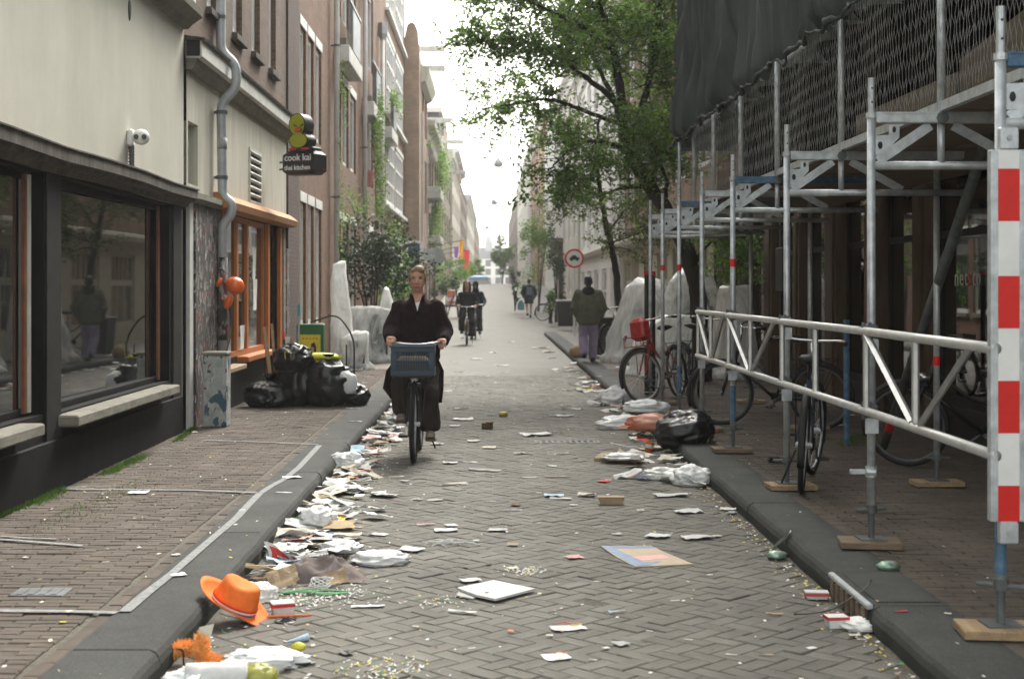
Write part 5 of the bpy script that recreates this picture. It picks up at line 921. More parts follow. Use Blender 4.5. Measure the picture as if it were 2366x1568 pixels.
# ---------------------------------------------------------------- people
def ball_limb(mb, pts, radii, n=12):
    P = [Vector(p) for p in pts]; mb.tube(P, list(radii), n)
    for p, r_ in zip(P, radii): mb.ell(p, (r_, r_, r_), 10, 7)
def cloth(name, c, sc=14, bump=.25, var=.2): return mat(name, c, .95, var=var, scale=sc, bump=bump * 2.2, bscale=15, spec=.12)
def head(t, c, skin, hair, hairstyle='short', back=False, s=1.0, turn=0):
    """c: centre of the skull in the thing's local frame, facing -y (or +y when back)"""
    f = 1 if back else -1; c = Vector(c); mb = MB(); V = lambda x, y, z: c + Vector((x * s, f * y * s, z * s))
    mb.ell(V(0, -.008, .025), (.079 * s, .095 * s, .10 * s), 18, 14); mb.ell(V(0, .022, -.038), (.064 * s, .066 * s, .072 * s), 16, 12); mb.ell(V(0, .052, -.088), (.034 * s, .034 * s, .027 * s)); mb.ell(V(0, .062, -.02), (.055 * s, .03 * s, .055 * s))
    mb.tube([V(0, .086, .015), V(0, .108, -.028)], [.010 * s, .016 * s], 8); mb.ell(V(0, .10, -.032), (.019 * s, .016 * s, .012 * s)); mb.ell(V(0, .082, -.066), (.028 * s, .014 * s, .014 * s))
    for sx in (-1, 1): mb.ell(V(sx * .079, -.01, -.012), (.012 * s, .022 * s, .033 * s)); mb.ell(V(sx * .034, .066, -.018), (.024 * s, .02 * s, .018 * s)); mb.ell(V(sx * .03, .082, .028), (.024 * s, .010 * s, .008 * s))
    ball_limb(mb, [V(0, -.01, -.07), V(0, -.022, -.20)], (.053 * s, .060 * s))
    o = remeshed(mb, 'head', M[skin], t, .0055 * s, 3)
    if not back:
        for sx in (-1, 1):
            q = MB(); q.ell(V(sx * .031, .083, .012), (.0125 * s, .0065 * s, .0045 * s), 10, 6); q.build('eye', M['offwhite'], o, smooth=True); q = MB(); q.ell(V(sx * .031, .0895, .012), (.006 * s, .002 * s, .006 * s), 8, 6); q.build('iris', M['black'], o)
            q = MB(); q.tube([V(sx * .014, .093, .030), V(sx * .03, .094, .035), V(sx * .048, .083, .030)], .0042 * s, 5); q.build('eyebrow', M[hair], o); q = MB(); q.tube([V(sx * .018, .088, .020), V(sx * .031, .0915, .0215), V(sx * .045, .082, .017)], .0028 * s, 4); q.build('eyelid', M['eyeshade'], o)
        q = MB(); q.tube([V(-.026, .084, -.068), V(-.008, .095, -.064), V(.008, .095, -.064), V(.026, .084, -.068)], .0055 * s, 6); q.tube([V(-.02, .086, -.074), V(0, .094, -.077), V(.02, .086, -.074)], .006 * s, 6); q.build('lips', M['lip'], o, smooth=True)
    h = MB(); hs_ = MB()
    if hairstyle == 'short':
        h.ell(V(0, -.024, .044), (.083 * s, .096 * s, .088 * s), 18, 14); h.ell(V(.012, .012, .100), (.058 * s, .072 * s, .044 * s), 14, 10); h.ell(V(.03, .05, .090), (.042 * s, .032 * s, .026 * s)); h.ell(V(-.03, .045, .088), (.036 * s, .03 * s, .022 * s)); h.ell(V(0, -.055, -.01), (.074 * s, .06 * s, .075 * s))
        for sx in (-1, 1): h.ell(V(sx * .073, .012, .03), (.016 * s, .04 * s, .05 * s))
        r = random.Random(4)
        for _ in range(16): a = r.uniform(-2.6, 2.6); h.ell(V(.05 * math.sin(a) + .01, .045 * math.cos(a) - .01, .108 - .02 * abs(math.sin(a)) + r.uniform(-.008, .008)), (.018 * s, .026 * s, .012 * s), 6, 5)
    elif hairstyle == 'long':
        h.ell(V(0, -.025, .045), (.09 * s, .10 * s, .095 * s), 16, 12)
        for sx in (-1, 1): ball_limb(h, [V(sx * .062, .02, .07), V(sx * .085, .01, 0), V(sx * .095, .02, -.1), V(sx * .09, .03, -.22)], (.035 * s, .03 * s, .035 * s, .03 * s), 8)
        ball_limb(h, [V(0, -.05, .03), V(0, -.06, -.2)], (.085 * s, .09 * s))
    elif hairstyle == 'crop': h.ell(V(0, -.018, .042), (.083 * s, .099 * s, .093 * s), 16, 12); h.ell(V(0, -.045, -.02), (.072 * s, .06 * s, .06 * s))
    elif hairstyle == 'hood': h.ell(V(0, -.02, .03), (.10 * s, .115 * s, .115 * s), 16, 12); ball_limb(h, [V(0, -.03, -.05), V(0, -.02, -.18)], (.09 * s, .12 * s))
    remeshed(h, 'hair' if hairstyle != 'hood' else 'hood', M[hair], t, .008 * s, 3)
    return o
def hand(t, wrist, dirv, curl, side, skin, s=1.0, down=Vector((0, 0, -1))):
    """palm, four curled fingers and a thumb closing round a bar"""
    w_ = Vector(wrist); d = Vector(dirv).normalized(); out = d.cross(down).normalized() * side; mb = MB()
    k = w_ + d * .075 * s; mb.loft([[p + out * (.038 * a * s) + down * (.015 * b * s) for a, b in ((-1, 0), (-.6, 1), (.6, 1), (1, 0), (.6, -1), (-.6, -1))] for p in (w_, w_ + d * .04 * s, k)]); mb.ell(k, (.03 * s, .03 * s, .018 * s))
    for i in range(4):
        L = (.040, .044, .042, .033)[i] * s; b = k + out * ((i - 1.5) * .0195 * s); d1 = (d * math.cos(curl * .6) + down * math.sin(curl * .6)); d2 = (d * math.cos(curl * 1.5) + down * math.sin(curl * 1.5)); d3 = (d * math.cos(curl * 2.3) + down * math.sin(curl * 2.3))
        ball_limb(mb, [b - d * .02 * s, b + d1 * L, b + d1 * L + d2 * L * .75, b + d1 * L + d2 * L * .75 + d3 * L * .6], (.0095 * s, .0092 * s, .0085 * s, .0075 * s), 8)
    tb = w_ + d * .025 * s - out * .03 * s; ball_limb(mb, [tb, tb - out * .018 * s + d * .03 * s + down * .012 * s, tb - out * .006 * s + d * .055 * s + down * .032 * s], (.013 * s, .011 * s, .009 * s), 8)
    return remeshed(mb, 'hand', M[skin], t, .0052 * s, 2)
M['eyeshade'] = mat('eyelid_shadow_skin', (.16, .075, .05), .6); M['lip'] = mat('lips', (.36, .12, .10), .5); M['blond'] = mat('dark_blond_hair', (.20, .135, .07), .6, var=.35, scale=40, stretch=(1, 1, 3)); M['blackhair'] = mat('black_hair', (.012, .011, .011), .5); M['brownhair'] = mat('dark_brown_hair', (.03, .018, .012), .5)
M['coat'] = cloth('dark_plum_wool', (.018, .009, .011)); M['trousers'] = cloth('charcoal_brown_trousers', (.034, .027, .025)); M['shoe'] = mat('pale_suede_shoe', (.27, .235, .2), .9); M['sole'] = mat('brown_rubber_sole', (.12, .07, .04), .8)
M['blackcloth'] = cloth('black_cotton', (.012, .012, .014)); M['olive_j'] = cloth('olive_quilted_jacket', (.105, .108, .078), 8, .35); M['lilac'] = cloth('lilac_trousers', (.27, .225, .33), 7, .25); M['bluecloth'] = cloth('dark_navy_jacket', (.016, .024, .032))
def rider(label, X, Y, z0, coat, trou, skin, hair, style, s=1.0, long_coat=True, shoe='shoe', shirt=True, sc=1.0):
    """rider upright on a bicycle heading -y; built round the saddle at (0, .25) above the bike's centre"""
    t = thing('person', label, 'person', (X, Y, z0)); V = Vector
    hipz, shz = .93, 1.44; by = .24
    # body under the clothes: one continuous figure with arms and legs
    b = MB(); ball_limb(b, [(0, by, hipz), (0, by - .03, 1.15), (0, by - .07, 1.38)], (.12, .11, .12)); ball_limb(b, [(0, by - .07, 1.38), (0, by - .09, 1.56)], (.08, .05))
    legs = {-1: [(-.10, by - .02, .92), (-.145, by - .40, .70), (-.14, by - .17, .45)], 1: [(.10, by - .02, .92), (.125, by - .42, .60), (.13, by - .30, .28)]}
    arms = {-1: [(-.17, by - .07, 1.40), (-.25, by - .11, 1.18), (-.245, by - .33, 1.125)], 1: [(.17, by - .07, 1.40), (.26, by - .11, 1.17), (.252, by - .33, 1.105)]}
    for k in (-1, 1): ball_limb(b, legs[k], (.075, .055, .04)); ball_limb(b, arms[k], (.05, .042, .03))
    remeshed(b, 'body', M[skin], t, .014, 3)
    c = MB()
    for z, w_, d_, yy in ((0, 0, 0, 0),): pass
    def ring(z, w_, d_, yy, n=20, sq=2.4):
        return [V((w_ * math.copysign(abs(math.cos(a)) ** (2 / sq), math.cos(a)), yy + d_ * math.copysign(abs(math.sin(a)) ** (2 / sq), math.sin(a)), z)) for a in [2 * math.pi * k / n for k in range(n)]]
    c.loft([ring(.86, .20, .17, by), ring(1.0, .215, .165, by - .01), ring(1.2, .225, .15, by - .04), ring(1.34, .225, .14, by - .06), ring(1.43, .175, .11, by - .075), ring(1.475, .10, .08, by - .07), ring(1.50, .07, .06, by - .055)])
    for k in (-1, 1): ball_limb(c, [V(arms[k][0]) + V((0, 0, -.005)), V(arms[k][1]) + V((k * .005, 0, 0)), V(arms[k][2]) + V((0, .035, .0))], (.092, .082, .058)); c.tube([V(arms[k][1]), V(arms[k][2]) + V((0, .02, -.015))], [.085, .062], 12)
    co = remeshed(c, 'coat', M[coat], t, .013, 3, fold=.011)
    if long_coat:
        for k, pts in ((-1, [(-.20, .02, .93), (-.30, .06, .80), (-.335, .12, .63), (-.26, .14, .53), (-.12, .2, .50)]), (1, [(.20, .02, .93), (.255, .08, .80), (.25, .14, .62), (.235, .16, .49), (.12, .2, .48)])):
            m_ = MB(); P = [V(p) for p in pts]; inn = [V((k * .10, .10 + .02 * i, .95 - .10 * i)) for i in range(5)]
            rows = []
            for i in range(5): rows.append([inn[i].lerp(P[i], u) + V((0, .025 * math.sin(u * 7 + i), 0)) for u in [j / 8 for j in range(9)]])
            fl = [p for r_ in rows for p in r_]; bk = [p + V((0, .022, 0)) for p in fl]; n = 9; fs = []
            for i in range(4):
                for j in range(8): a_ = i * n + j; fs += [(a_, a_ + 1, a_ + n + 1, a_ + n), (a_ + 45, a_ + n + 45, a_ + n + 46, a_ + 46)]
            m_.add(fl + bk, fs); ed = [i for i in range(9)] + [9 * i + 8 for i in range(1, 5)] + [36 + 7 - i for i in range(8)] + [9 * i for i in (3, 2, 1)]
            m_.f += [(ed[i], ed[(i + 1) % len(ed)], ed[(i + 1) % len(ed)] + 45, ed[i] + 45) for i in range(len(ed))]; m_.m += [0] * len(ed); m_.build('coat_tail', M[coat], t, smooth=True)
    if shirt:
        m_ = MB(); y = by - .205; m_.prism([(-.018, y + .022, 1.455), (.026, y + .022, 1.468), (.016, y + .012, 1.41), (.004, y + .008, 1.365), (-.005, y + .012, 1.41)], (0, .02, 0)); m_.build('shirt', M['white'], t); m_ = MB(); m_.prism([(-.04, y + .075, 1.54), (.045, y + .075, 1.54), (.03, y + .03, 1.472), (-.02, y + .03, 1.457)], (0, .03, 0)); m_.build('neck', M[skin], t)
        for k in (-1, 1): m_ = MB(); m_.tube([(k * .068, y + .14, 1.545), (k * .058, y + .055, 1.515), (k * .03, y + .015, 1.43), (.004, y + .0, 1.335)], [.016, .018, .015, .010], 8, flat=.5); m_.build('lapel', M[coat], t, smooth=True)
        for z in (1.27, 1.15): m_ = MB(); m_.ell((.01, by - .195 + (.012 if z > 1.2 else .008), z), (.008, .005, .008), 8, 5); m_.build('button', M['zincdark'], t)
    tr = MB()
    for k in (-1, 1):
        h_, kn, an = [V(p) for p in legs[k]]; ball_limb(tr, [h_, kn, an + V((0, 0, .03))], (.105, .092, .088)); tr.tube([kn, an + V((0, .0, -.02))], [.09, .098], 14)
    ball_limb(tr, [(-.08, by, .93), (.08, by, .93)], (.12, .12)); remeshed(tr, 'trousers', M[trou], t, .013, 3, fold=.010)
    for k in (-1, 1):
        an = V(legs[k][2]); sh = MB(); tilt = .25 if k > 0 else -.1
        toe = an + V((k * .01, -.17, -.085 + tilt * .05)); heel = an + V((0, .06, -.065)); sh.loft([[p + V((a * w_, 0, b_ * h_)) for a, b_ in ((-1, -.8), (-1, .2), (-.5, 1), (.5, 1), (1, .2), (1, -.8))] for p, w_, h_ in ((heel, .034, .04), (heel.lerp(toe, .3), .04, .055), (heel.lerp(toe, .62), .047, .042), (heel.lerp(toe, .9), .044, .03), (toe, .03, .02))]); ball_limb(sh, [an + V((0, .01, .02)), an + V((0, .01, -.06))], (.045, .042))
        so_ = remeshed(sh, 'shoe', M[shoe], t, .009, 2); q = MB(); q.loft([[p + V((a * w_, 0, b_)) for a, b_ in ((-1, -.052), (-1, -.03), (1, -.03), (1, -.052))] for p, w_ in ((heel, .036), (heel.lerp(toe, .6), .05), (heel.lerp(toe, .95), .045), (toe + V((0, -.015, .006)), .028))]); q.build('sole', M['sole' if shoe == 'shoe' else 'black'], so_)
    head(t, (0, by - .10, 1.675), skin, hair, style)
    for k in (-1, 1): w_ = V(arms[k][2]); hand(t, w_ + V((0, .02, .005)), (k * -.03, -1, -.12), 1.0, k, skin)
    return t
rider('person in a dark plum coat riding a bicycle with a crate toward the camera', WX, 13.6, .002, 'coat', 'trousers', 'skin', 'blond', 'short')
rider('person with long dark hair in black riding the pale bicycle behind', -.71, 40.05, .002, 'blackcloth', 'blackcloth', 'skin', 'brownhair', 'long', long_coat=False, shoe='black', shirt=False)
rider('hooded person in dark blue riding half hidden behind the second cyclist', -.52, 44.6, .002, 'bluecloth', 'blackcloth', 'skindark', 'bluecloth', 'hood', long_coat=False, shoe='black', shirt=False)
def walker(label, X, Y, z0, rz, kind):
    t = thing('person', label, 'person', (X, Y, z0), rz); V = Vector                     # facing +y, seen from behind
    man = kind == 'man'; b = MB(); legs = {-1: [(-.09, 0, .86), (-.10, .05, .46), (-.085, -.20, .16)], 1: [(.09, 0, .86), (.10, .14, .46), (.085, .16, .08)]}
    arms = {-1: [(-.19, 0, 1.35), (-.27, .0, 1.08), (-.22, .16, .92)], 1: [(.19, 0, 1.35), (.285, .0, 1.08), (.24, .12, .90)]}
    ball_limb(b, [(0, 0, .88), (0, 0, 1.1), (0, 0, 1.33)], (.13, .12, .13)); ball_limb(b, [(0, 0, 1.33), (0, .01, 1.5)], (.09, .055))
    for k in (-1, 1): ball_limb(b, legs[k], (.085, .058, .042)); ball_limb(b, arms[k], (.05, .042, .032))
    remeshed(b, 'body', M['skindark' if man else 'skin'], t, .015, 3)
    def ring(z, w_, d_, n=20): return [V((w_ * math.cos(a), d_ * math.sin(a), z)) for a in [2 * math.pi * k / n for k in range(n)]]
    c = MB(); c.loft([ring(.74, .19, .14), ring(.80, .225, .17), ring(1.0, .235, .18), ring(1.2, .25, .175), ring(1.34, .225, .15), ring(1.42, .14, .11), ring(1.46, .08, .08)])
    for k in (-1, 1): ball_limb(c, [V(arms[k][0]), V(arms[k][1]), V(arms[k][2])], (.105, .10, .062))
    remeshed(c, 'jacket', M['olive_j' if man else 'bluecloth'], t, .015, 3, fold=.013)
    if man:
        tr = MB()
        for k in (-1, 1): ball_limb(tr, [V(p) + V((0, 0, .02)) for p in legs[k]], (.108, .092, .085), 14)
        ball_limb(tr, [(-.06, 0, .85), (.06, 0, .85)], (.12, .12)); remeshed(tr, 'trousers', M['lilac'], t, .014, 3, fold=.012)
        h = MB(); h.loft([ring(1.34, .12, .12), ring(1.40, .15, .13), ring(1.46, .12, .10), ring(1.50, .07, .075)]); h.ell((0, -.1, 1.38), (.12, .06, .08)); remeshed(h, 'hood', M['blackcloth'], t, .012, 3)
    else:
        sk = MB(); sk.loft([ring(.62, .215, .17), ring(.8, .2, .15), ring(.92, .17, .13)]); sk.build('skirt', M['blackcloth'], t, smooth=True)
        for k in (-1, 1): q = MB(); an = V(legs[k][2]); q.tube([an, an + V((0, 0.0, .16))], [.046, .05], 10); q.build('sock', M['white'], t, smooth=True)
        q = MB(); q.b2((-.12, -.26, 1.0), (.12, -.17, 1.35), bev=.03); q.build('backpack', mat('faded_backpack', (.09, .12, .15), .8), t)
        q = MB(); q.loft([[(-.36 + a * w_, .03 + d_ * .08, z) for a, d_ in ((-1, -1), (1, -1), (1, 1), (-1, 1))] for z, w_ in ((.32, .13), (.5, .17), (.68, .12), (.78, .03))]); tag(q.build('shopping_bag', mat('teal_bag', (.10, .26, .30), .7), loc=None), 'teal carrier bag held by the far walker', 'bag').matrix_world = Matrix.Translation((X, Y, z0))
    for k in (-1, 1):
        an = V(legs[k][2]); q = MB(); q.loft([[an + V((a * w_, y, z * h_ - .075)) for a, z in ((-1, 0), (-1, .6), (-.4, 1), (.4, 1), (1, .6), (1, 0))] for y, w_, h_ in ((-.08, .036, .09), (-.03, .044, .11), (.06, .046, .075), (.15, .04, .05), (.18, .02, .03))]); q.build('shoe', M['black'], t, smooth=True)
        hand(t, V(arms[k][2]) + V((0, .01, -.01)), (k * -.3, .85, -.4), .7, k, 'skindark' if man else 'skin')
    head(t, (0, .02, 1.595), 'skindark' if man else 'skin', 'blackhair', 'crop', back=True); return t
walker('person in an olive jacket and lilac trousers walking away along the pavement', 1.93, 28.5, KH, R(-4), 'man')
walker('person in a dark jacket and short black skirt walking far down the street', 1.66, 64, rise(64), R(3), 'woman')
# ---------------------------------------------------------------- things along the shopfronts
def nz3(x, y, z): return mnoise.noise(Vector((x, y, z)))
def lump(mb, c, r, nu=24, nv=16, amp=.12, freq=2.0, seed=0, flat=-.75, rot=None, ridge=True, mi=0):
    """crumpled closed lump resting on its flattened underside"""
    b = MB(); b.ell((0, 0, 0), (1, 1, 1), nu, nv); out = []
    for p in b.v:
        q = Vector(p); n = nz3(q.x * freq * .7 + seed + q.y * .5, q.y * freq, q.z * freq); n2 = nz3(q.x * freq * 1.7 + seed + q.z, q.y * freq * 2.6 + 5, q.z * freq * 2.6)
        n3 = nz3(q.x * freq * 5 + 3, q.y * freq * 5 + seed, q.z * freq * 5); k = 1 + amp * ((1 - abs(n) * 2.8) if ridge else n * 1.6) + amp * .6 * ((1 - abs(n2) * 2.6) if ridge else n2) + amp * .14 * (1 - abs(n3) * 2.5)
        q = q * k; q.z = max(q.z, flat); q = Vector((q.x * r[0], q.y * r[1], (q.z - flat) * r[2]))
        out.append((rot @ q if rot is not None else q) + Vector(c))
    return mb.add(out, b.f, mi)
def binbag(c, r, label, seed, neck=True, tie=False, group='black bin bags on the pavement', rot=None):
    t = thing('bin_bag', label, 'bin bag', c, group=group); mb = MB(); lump(mb, (0, 0, 0), r, 56, 40, .10, 1.8, seed, -.8, rot)
    mb.build('bag', M['bag'], t, smooth=True)
    if neck:
        mb = MB(); z = r[2] * 1.72; mb.loft([[((.03 + .05 * k * k + .012 * math.sin(5 * a + seed)) * math.cos(a), (.03 + .05 * k * k + .012 * math.sin(5 * a)) * math.sin(a), z + k * .12) for a in [2 * math.pi * i / 14 for i in range(14)]] for k in (-.5, 0, .5, 1)], caps=False); mb.build('knot', M['bag'], t, smooth=True)
    if tie:
        mb = MB(); mb.tube(tie, .009, 5, flat=.4); mb.build('tie', M['yellow'], t)
    return t
Yb = 17.9
binbag((-2.78, 17.75, KH), (.30, .26, .17), 'small slumped black bin bag lowest at the shop end of the pile', 1)
binbag((-2.47, 17.95, KH), (.29, .27, .31), 'tall black bin bag under the broom handle with another bag on it', 2, neck=False)
binbag((-2.50, 17.85, KH + .43), (.24, .22, .19), 'rounded black bin bag with a yellow loop lying on top of the pile', 3, neck=False, tie=[(-.06, -.215, .16), (-.07, -.23, .24), (-.03, -.22, .30), (.01, -.22, .24), (0, -.23, .17), (-.06, -.215, .16)])
binbag((-2.06, 17.9, KH), (.31, .28, .31), 'bulging black bin bag with its yellow drawstring standing up', 4, tie=[(.12, 0, .52), (.16, 0, .6), (.2, .02, .82)])
binbag((-1.78, 18.0, KH), (.22, .22, .15), 'flat black bin bag spilling toward the kerb at the pile end', 5, neck=False)
mb = MB(); lump(mb, (-1.84, 17.78, KH + .16), (.14, .08, .15), 14, 10, .2, 2.2, 9); single(mb, 'plastic_bag', M['filmwhite'], 'torn white plastic bag stuck between black bin bags by the cart', 'plastic bag', smooth=True)
mb = MB(); lump(mb, (-2.15, 17.95, KH + .57), (.22, .1, .05), 16, 8, .2, 2.2, 5); single(mb, 'yellow_bag', M['yellow'], 'crumpled yellow plastic on top of the bulging black bin bag', 'plastic bag', smooth=True)
t = thing('poster_case', 'green framed display case with a yellow picture behind the bin bags', 'display case', (-2.42, 18.9, KH))
mb = MB(); mb.b2((-.18, 0, 0), (.18, .2, 1.0), bev=.01); mb.build('case', mat('green_case', (.02, .12, .035), .5), t)
mb = MB(); mb.b2((-.14, -.008, .28), (.14, -.002, .86)); pp = mb.build('picture', mat('yellow_print', (.68, .56, .03), .5), t)
for pts, c in (([(-.02, .34), (.07, .36), (.08, .50), (.04, .60), (-.01, .55)], (.55, .03, .03)), ([(.03, .45), (.075, .45), (.085, .70), (.06, .76), (.02, .74), (.0, .66)], (.04, .02, .015)), ([(.015, .60), (.05, .60), (.055, .69), (.02, .70)], (.5, .27, .18))): mb = MB(); yy = -.009 - .002 * (c[0] == .04) - .004 * (c[0] == .5); mb.prism([(x, yy, z) for x, z in pts], (0, -.0015, 0)); mb.build('print', mat('print_ink', c, .5), pp)
mb = MB(); [mb.b2((-.10 + k * .045, -.0105, .80), (-.075 + k * .045, -.0085, .815)) for k in range(5)]; q = mb.build('print', M['red'], pp)
mb = MB(); mb.b2((-.06, -.06, 1.0), (.14, .08, 1.05), bev=.02); single(mb, 'paper_pad', M['paper'], 'white folded paper lying on the green display case', 'paper', loc=(-2.42, 18.95, KH + 1.0)).location = (-2.42, 18.95, KH)
for i, (x0, y0, x1, y1, Y, w_, mm, lab) in enumerate(((610, 755, 632, 880, 18.6, .05, 'wood', 'short tan plank leaning at the left end of the wood offcuts'), (628, 748, 640, 878, 18.7, .035, 'wood', 'thin tan batten standing among the wood offcuts'), (664, 778, 640, 870, 18.65, .075, 'offwhite', 'white painted board among the leaning offcuts'), (672, 785, 648, 875, 18.75, .05, 'wood', 'tan plank leaning beside the white board'), (680, 800, 660, 870, 18.9, .03, 'woodold', 'narrow brown batten nearest the green case'))):
    a, b = At(x0, y0, Y + .35), At(x1, y1, Y); b.z = KH + .001; mb = MB(); d = (b - a); rotm = d.to_track_quat('Z', 'Y').to_matrix().to_4x4(); mb.box((a + b) / 2, (w_, .02, d.length), rot=rotm); single(mb, 'plank', M[mm], lab, 'plank', 'wood offcuts leaning by the shop door')
for (x0, y0, x1, y1, c, lab) in ((691, 703, 688, 800, (.05, .30, .32), 'pale broom handle with a turquoise end rising from the bin bags'), (655, 765, 665, 850, (.6, .05, .04), 'dark stick with a red tip rising from the bin bags')):
    a, b = At(x0, y0, 18.3), At(x1, y1, 18.15); b.z = .3; t = thing('broom_handle', lab, 'broom', tuple(b)); mb = MB(); k = a.lerp(b, .14); mb.tube([k, b], .014, 8); mb.build('stick', M['zinc'] if c[2] > .1 else M['black'], t, world=True); mb = MB(); mb.tube([a, k], .0165, 8); mb.build('grip', mat('grip_colour', c, .5), t, world=True)
t = thing('hand_cart', 'thin black hooped metal cart standing behind the bin bags', 'cart', (-2.0, 18.35, KH)); mb = MB(); mb.tube(smooth_path([(-.3, 0, 1.05), (0, 0, 1.15), (.22, 0, .85), (.22, 0, .03)]), .012, 6); mb.tube([(.12, 0, .75), (.12, 0, .03)], .01, 6); mb.build('hoop', M['black'], t); mb = MB(); mb.b2((-.05, -.14, .02), (.30, .14, .05)); mb.build('plate', M['black'], t)
for s in (-1, 1): mb = MB(); mb.tube([(.28, s * .15, .06), (.28, s * .18, .06)], .06, 12); mb.build('wheel', M['black'], t)
t = thing('cabinet', 'grey street cabinet covered in graffiti in front of the downpipe', 'cabinet', (-2.95, 15.25, KH)); mb = MB(); mb.b2((-.125, -.12, 0), (.125, .12, .76), bev=.012); mb.build('body', M['boxgraffiti'], t); mb = MB(); mb.b2((-.135, -.13, .76), (.135, .13, .80), bev=.012); mb.build('lid', M['stone'], t)
for k, (x, y, r_, lab) in enumerate(((543, 660, .105, 'big orange balloon tied to the grey downpipe'), (528, 697, .075, 'orange balloon hanging lowest on the grey downpipe'), (506, 652, .05, 'shrivelled orange balloon on the wall side of the pipe'))):
    p = At(x, y, 16.25); t = thing('balloon', lab, 'balloon', tuple(p), group='orange balloons tied to the downpipe'); mb = MB(); mb.ell((0, 0, 0), (r_ * (1.05 if k == 0 else .6), r_, r_ * (.95 if k == 0 else 1.2)), 20, 14, rot=Matrix.Rotation(R(25), 4, 'Y')); mb.build('skin', M['balloon'], t, smooth=True); mb = MB(); mb.tube([(-r_ * .8, 0, .02), (-r_ * 1.3, .06, .05)], .008, 5); mb.build('knot', M['balloon'], t)
p = At(304, 328, 12.5); t = thing('security_camera', 'white twin lens security camera on the cream wall above the shopfront', 'camera', (FL, 12.5, p.z - .12))
mb = MB(); mb.b2((.0, -.05, .08), (.05, .07, .23), bev=.015); mb.build('mount', M['white'], t); mb = MB(); mb.ell((.12, -.02, .16), (.075, .075, .07), 16, 12); mb.build('housing', M['white'], t, smooth=True)
for a in (-.012, .058): mb = MB(); mb.tube([(.105 + a, -.088, .155), (.107 + a, -.099, .155)], .022, 12); mb.build('lens', M['blackgloss'], t)
mb = MB(); mb.tube([(.03, 0, .09), (.035, 0, -.14)], .022, 8); [mb.tube([(.03, 0, .07 - k * .03), (.03, 0, .06 - k * .03)], .028, 8) for k in range(7)]; mb.build('conduit', M['zincdark'], t)
# hanging sign
t = thing('hanging_sign', 'black box sign reading cook kai thai kitchen under a yellow duck', 'sign', (-2.72, 20.0, 3.2), R(-24))
SB = mat('black_sign_box', (.013, .013, .014), .5)
mb = MB(); mb.box((0, .16, .16), (.56, .32, .33), bev=.05); bx = mb.build('sign_box', SB, t)
mb = MB(); mb.box((.02, .14, .355), (.40, .24, .05), bev=.01); mb.build('neck', SB, t)
for x in (-.11, .09): mb = MB(); mb.b2((x - .055, .008, .345), (x + .055, .019, .368)); mb.build('foot', M['red'], t)
YE = mat('duck_yellow', (.32, .34, .012), .45)
oval = lambda cx, cz, rx, rz, y, n=28: [(cx + rx * math.cos(2 * math.pi * k / n), y, cz + rz * math.sin(2 * math.pi * k / n)) for k in range(n)]
for nm, cx, cz, rx, rz in (('duck_body', -.02, .475, .155, .115), ('duck_head', -.04, .695, .135, .165)):
    mb = MB(); mb.prism(oval(cx, cz, rx, rz, .02), (0, .24, 0)); h = mb.build(nm, SB, t); mb = MB(); mb.prism(oval(cx, cz, rx - .016, rz - .016, .018), (0, -.006, 0)); mb.build('face', YE, h)
mb = MB(); mb.prism(oval(-.01, .625, .062, .036, .010), (0, -.01, 0)); mb.build('beak_edge', SB, t); mb = MB(); mb.prism(oval(-.01, .627, .054, .029, -.001), (0, -.012, 0)); mb.build('beak', mat('beak_red', (.5, .07, .03), .5), t)
for a, b in (((-.10, .70), (-.045, .675)), ((.075, .70), (.025, .675))): mb = MB(); mb.tube([(a[0], .008, a[1]), (b[0], .008, b[1])], .009, 6); mb.build('eye', SB, t)
M['signwhite'] = mat('sign_lettering', (.72, .72, .70), .6)
for s_, sz, x, z, sx in (('cook kai', .135, -.235, .19, .95), ('thai kitchen', .098, -.235, .06, .92)): o = text(s_, sz, M['signwhite'], (0, 0, 0), (R(90), 0, 0), 'lettering', None, .003, sx, .012); o.parent = t; o.location = (x, -.002, z)
mb = MB(); [mb.tube([(-.28, .16, z), (-.50, .30, z)], .014, 6) for z in (.1, .2)]; mb.b2((-.33, .1, .06), (-.29, .24, .26)); mb.build('bracket', M['black'], t)
mb = MB(); mb.b2((.2815, .18, .07), (.284, .24, .08)); mb.build('red_mark', M['red'], t)
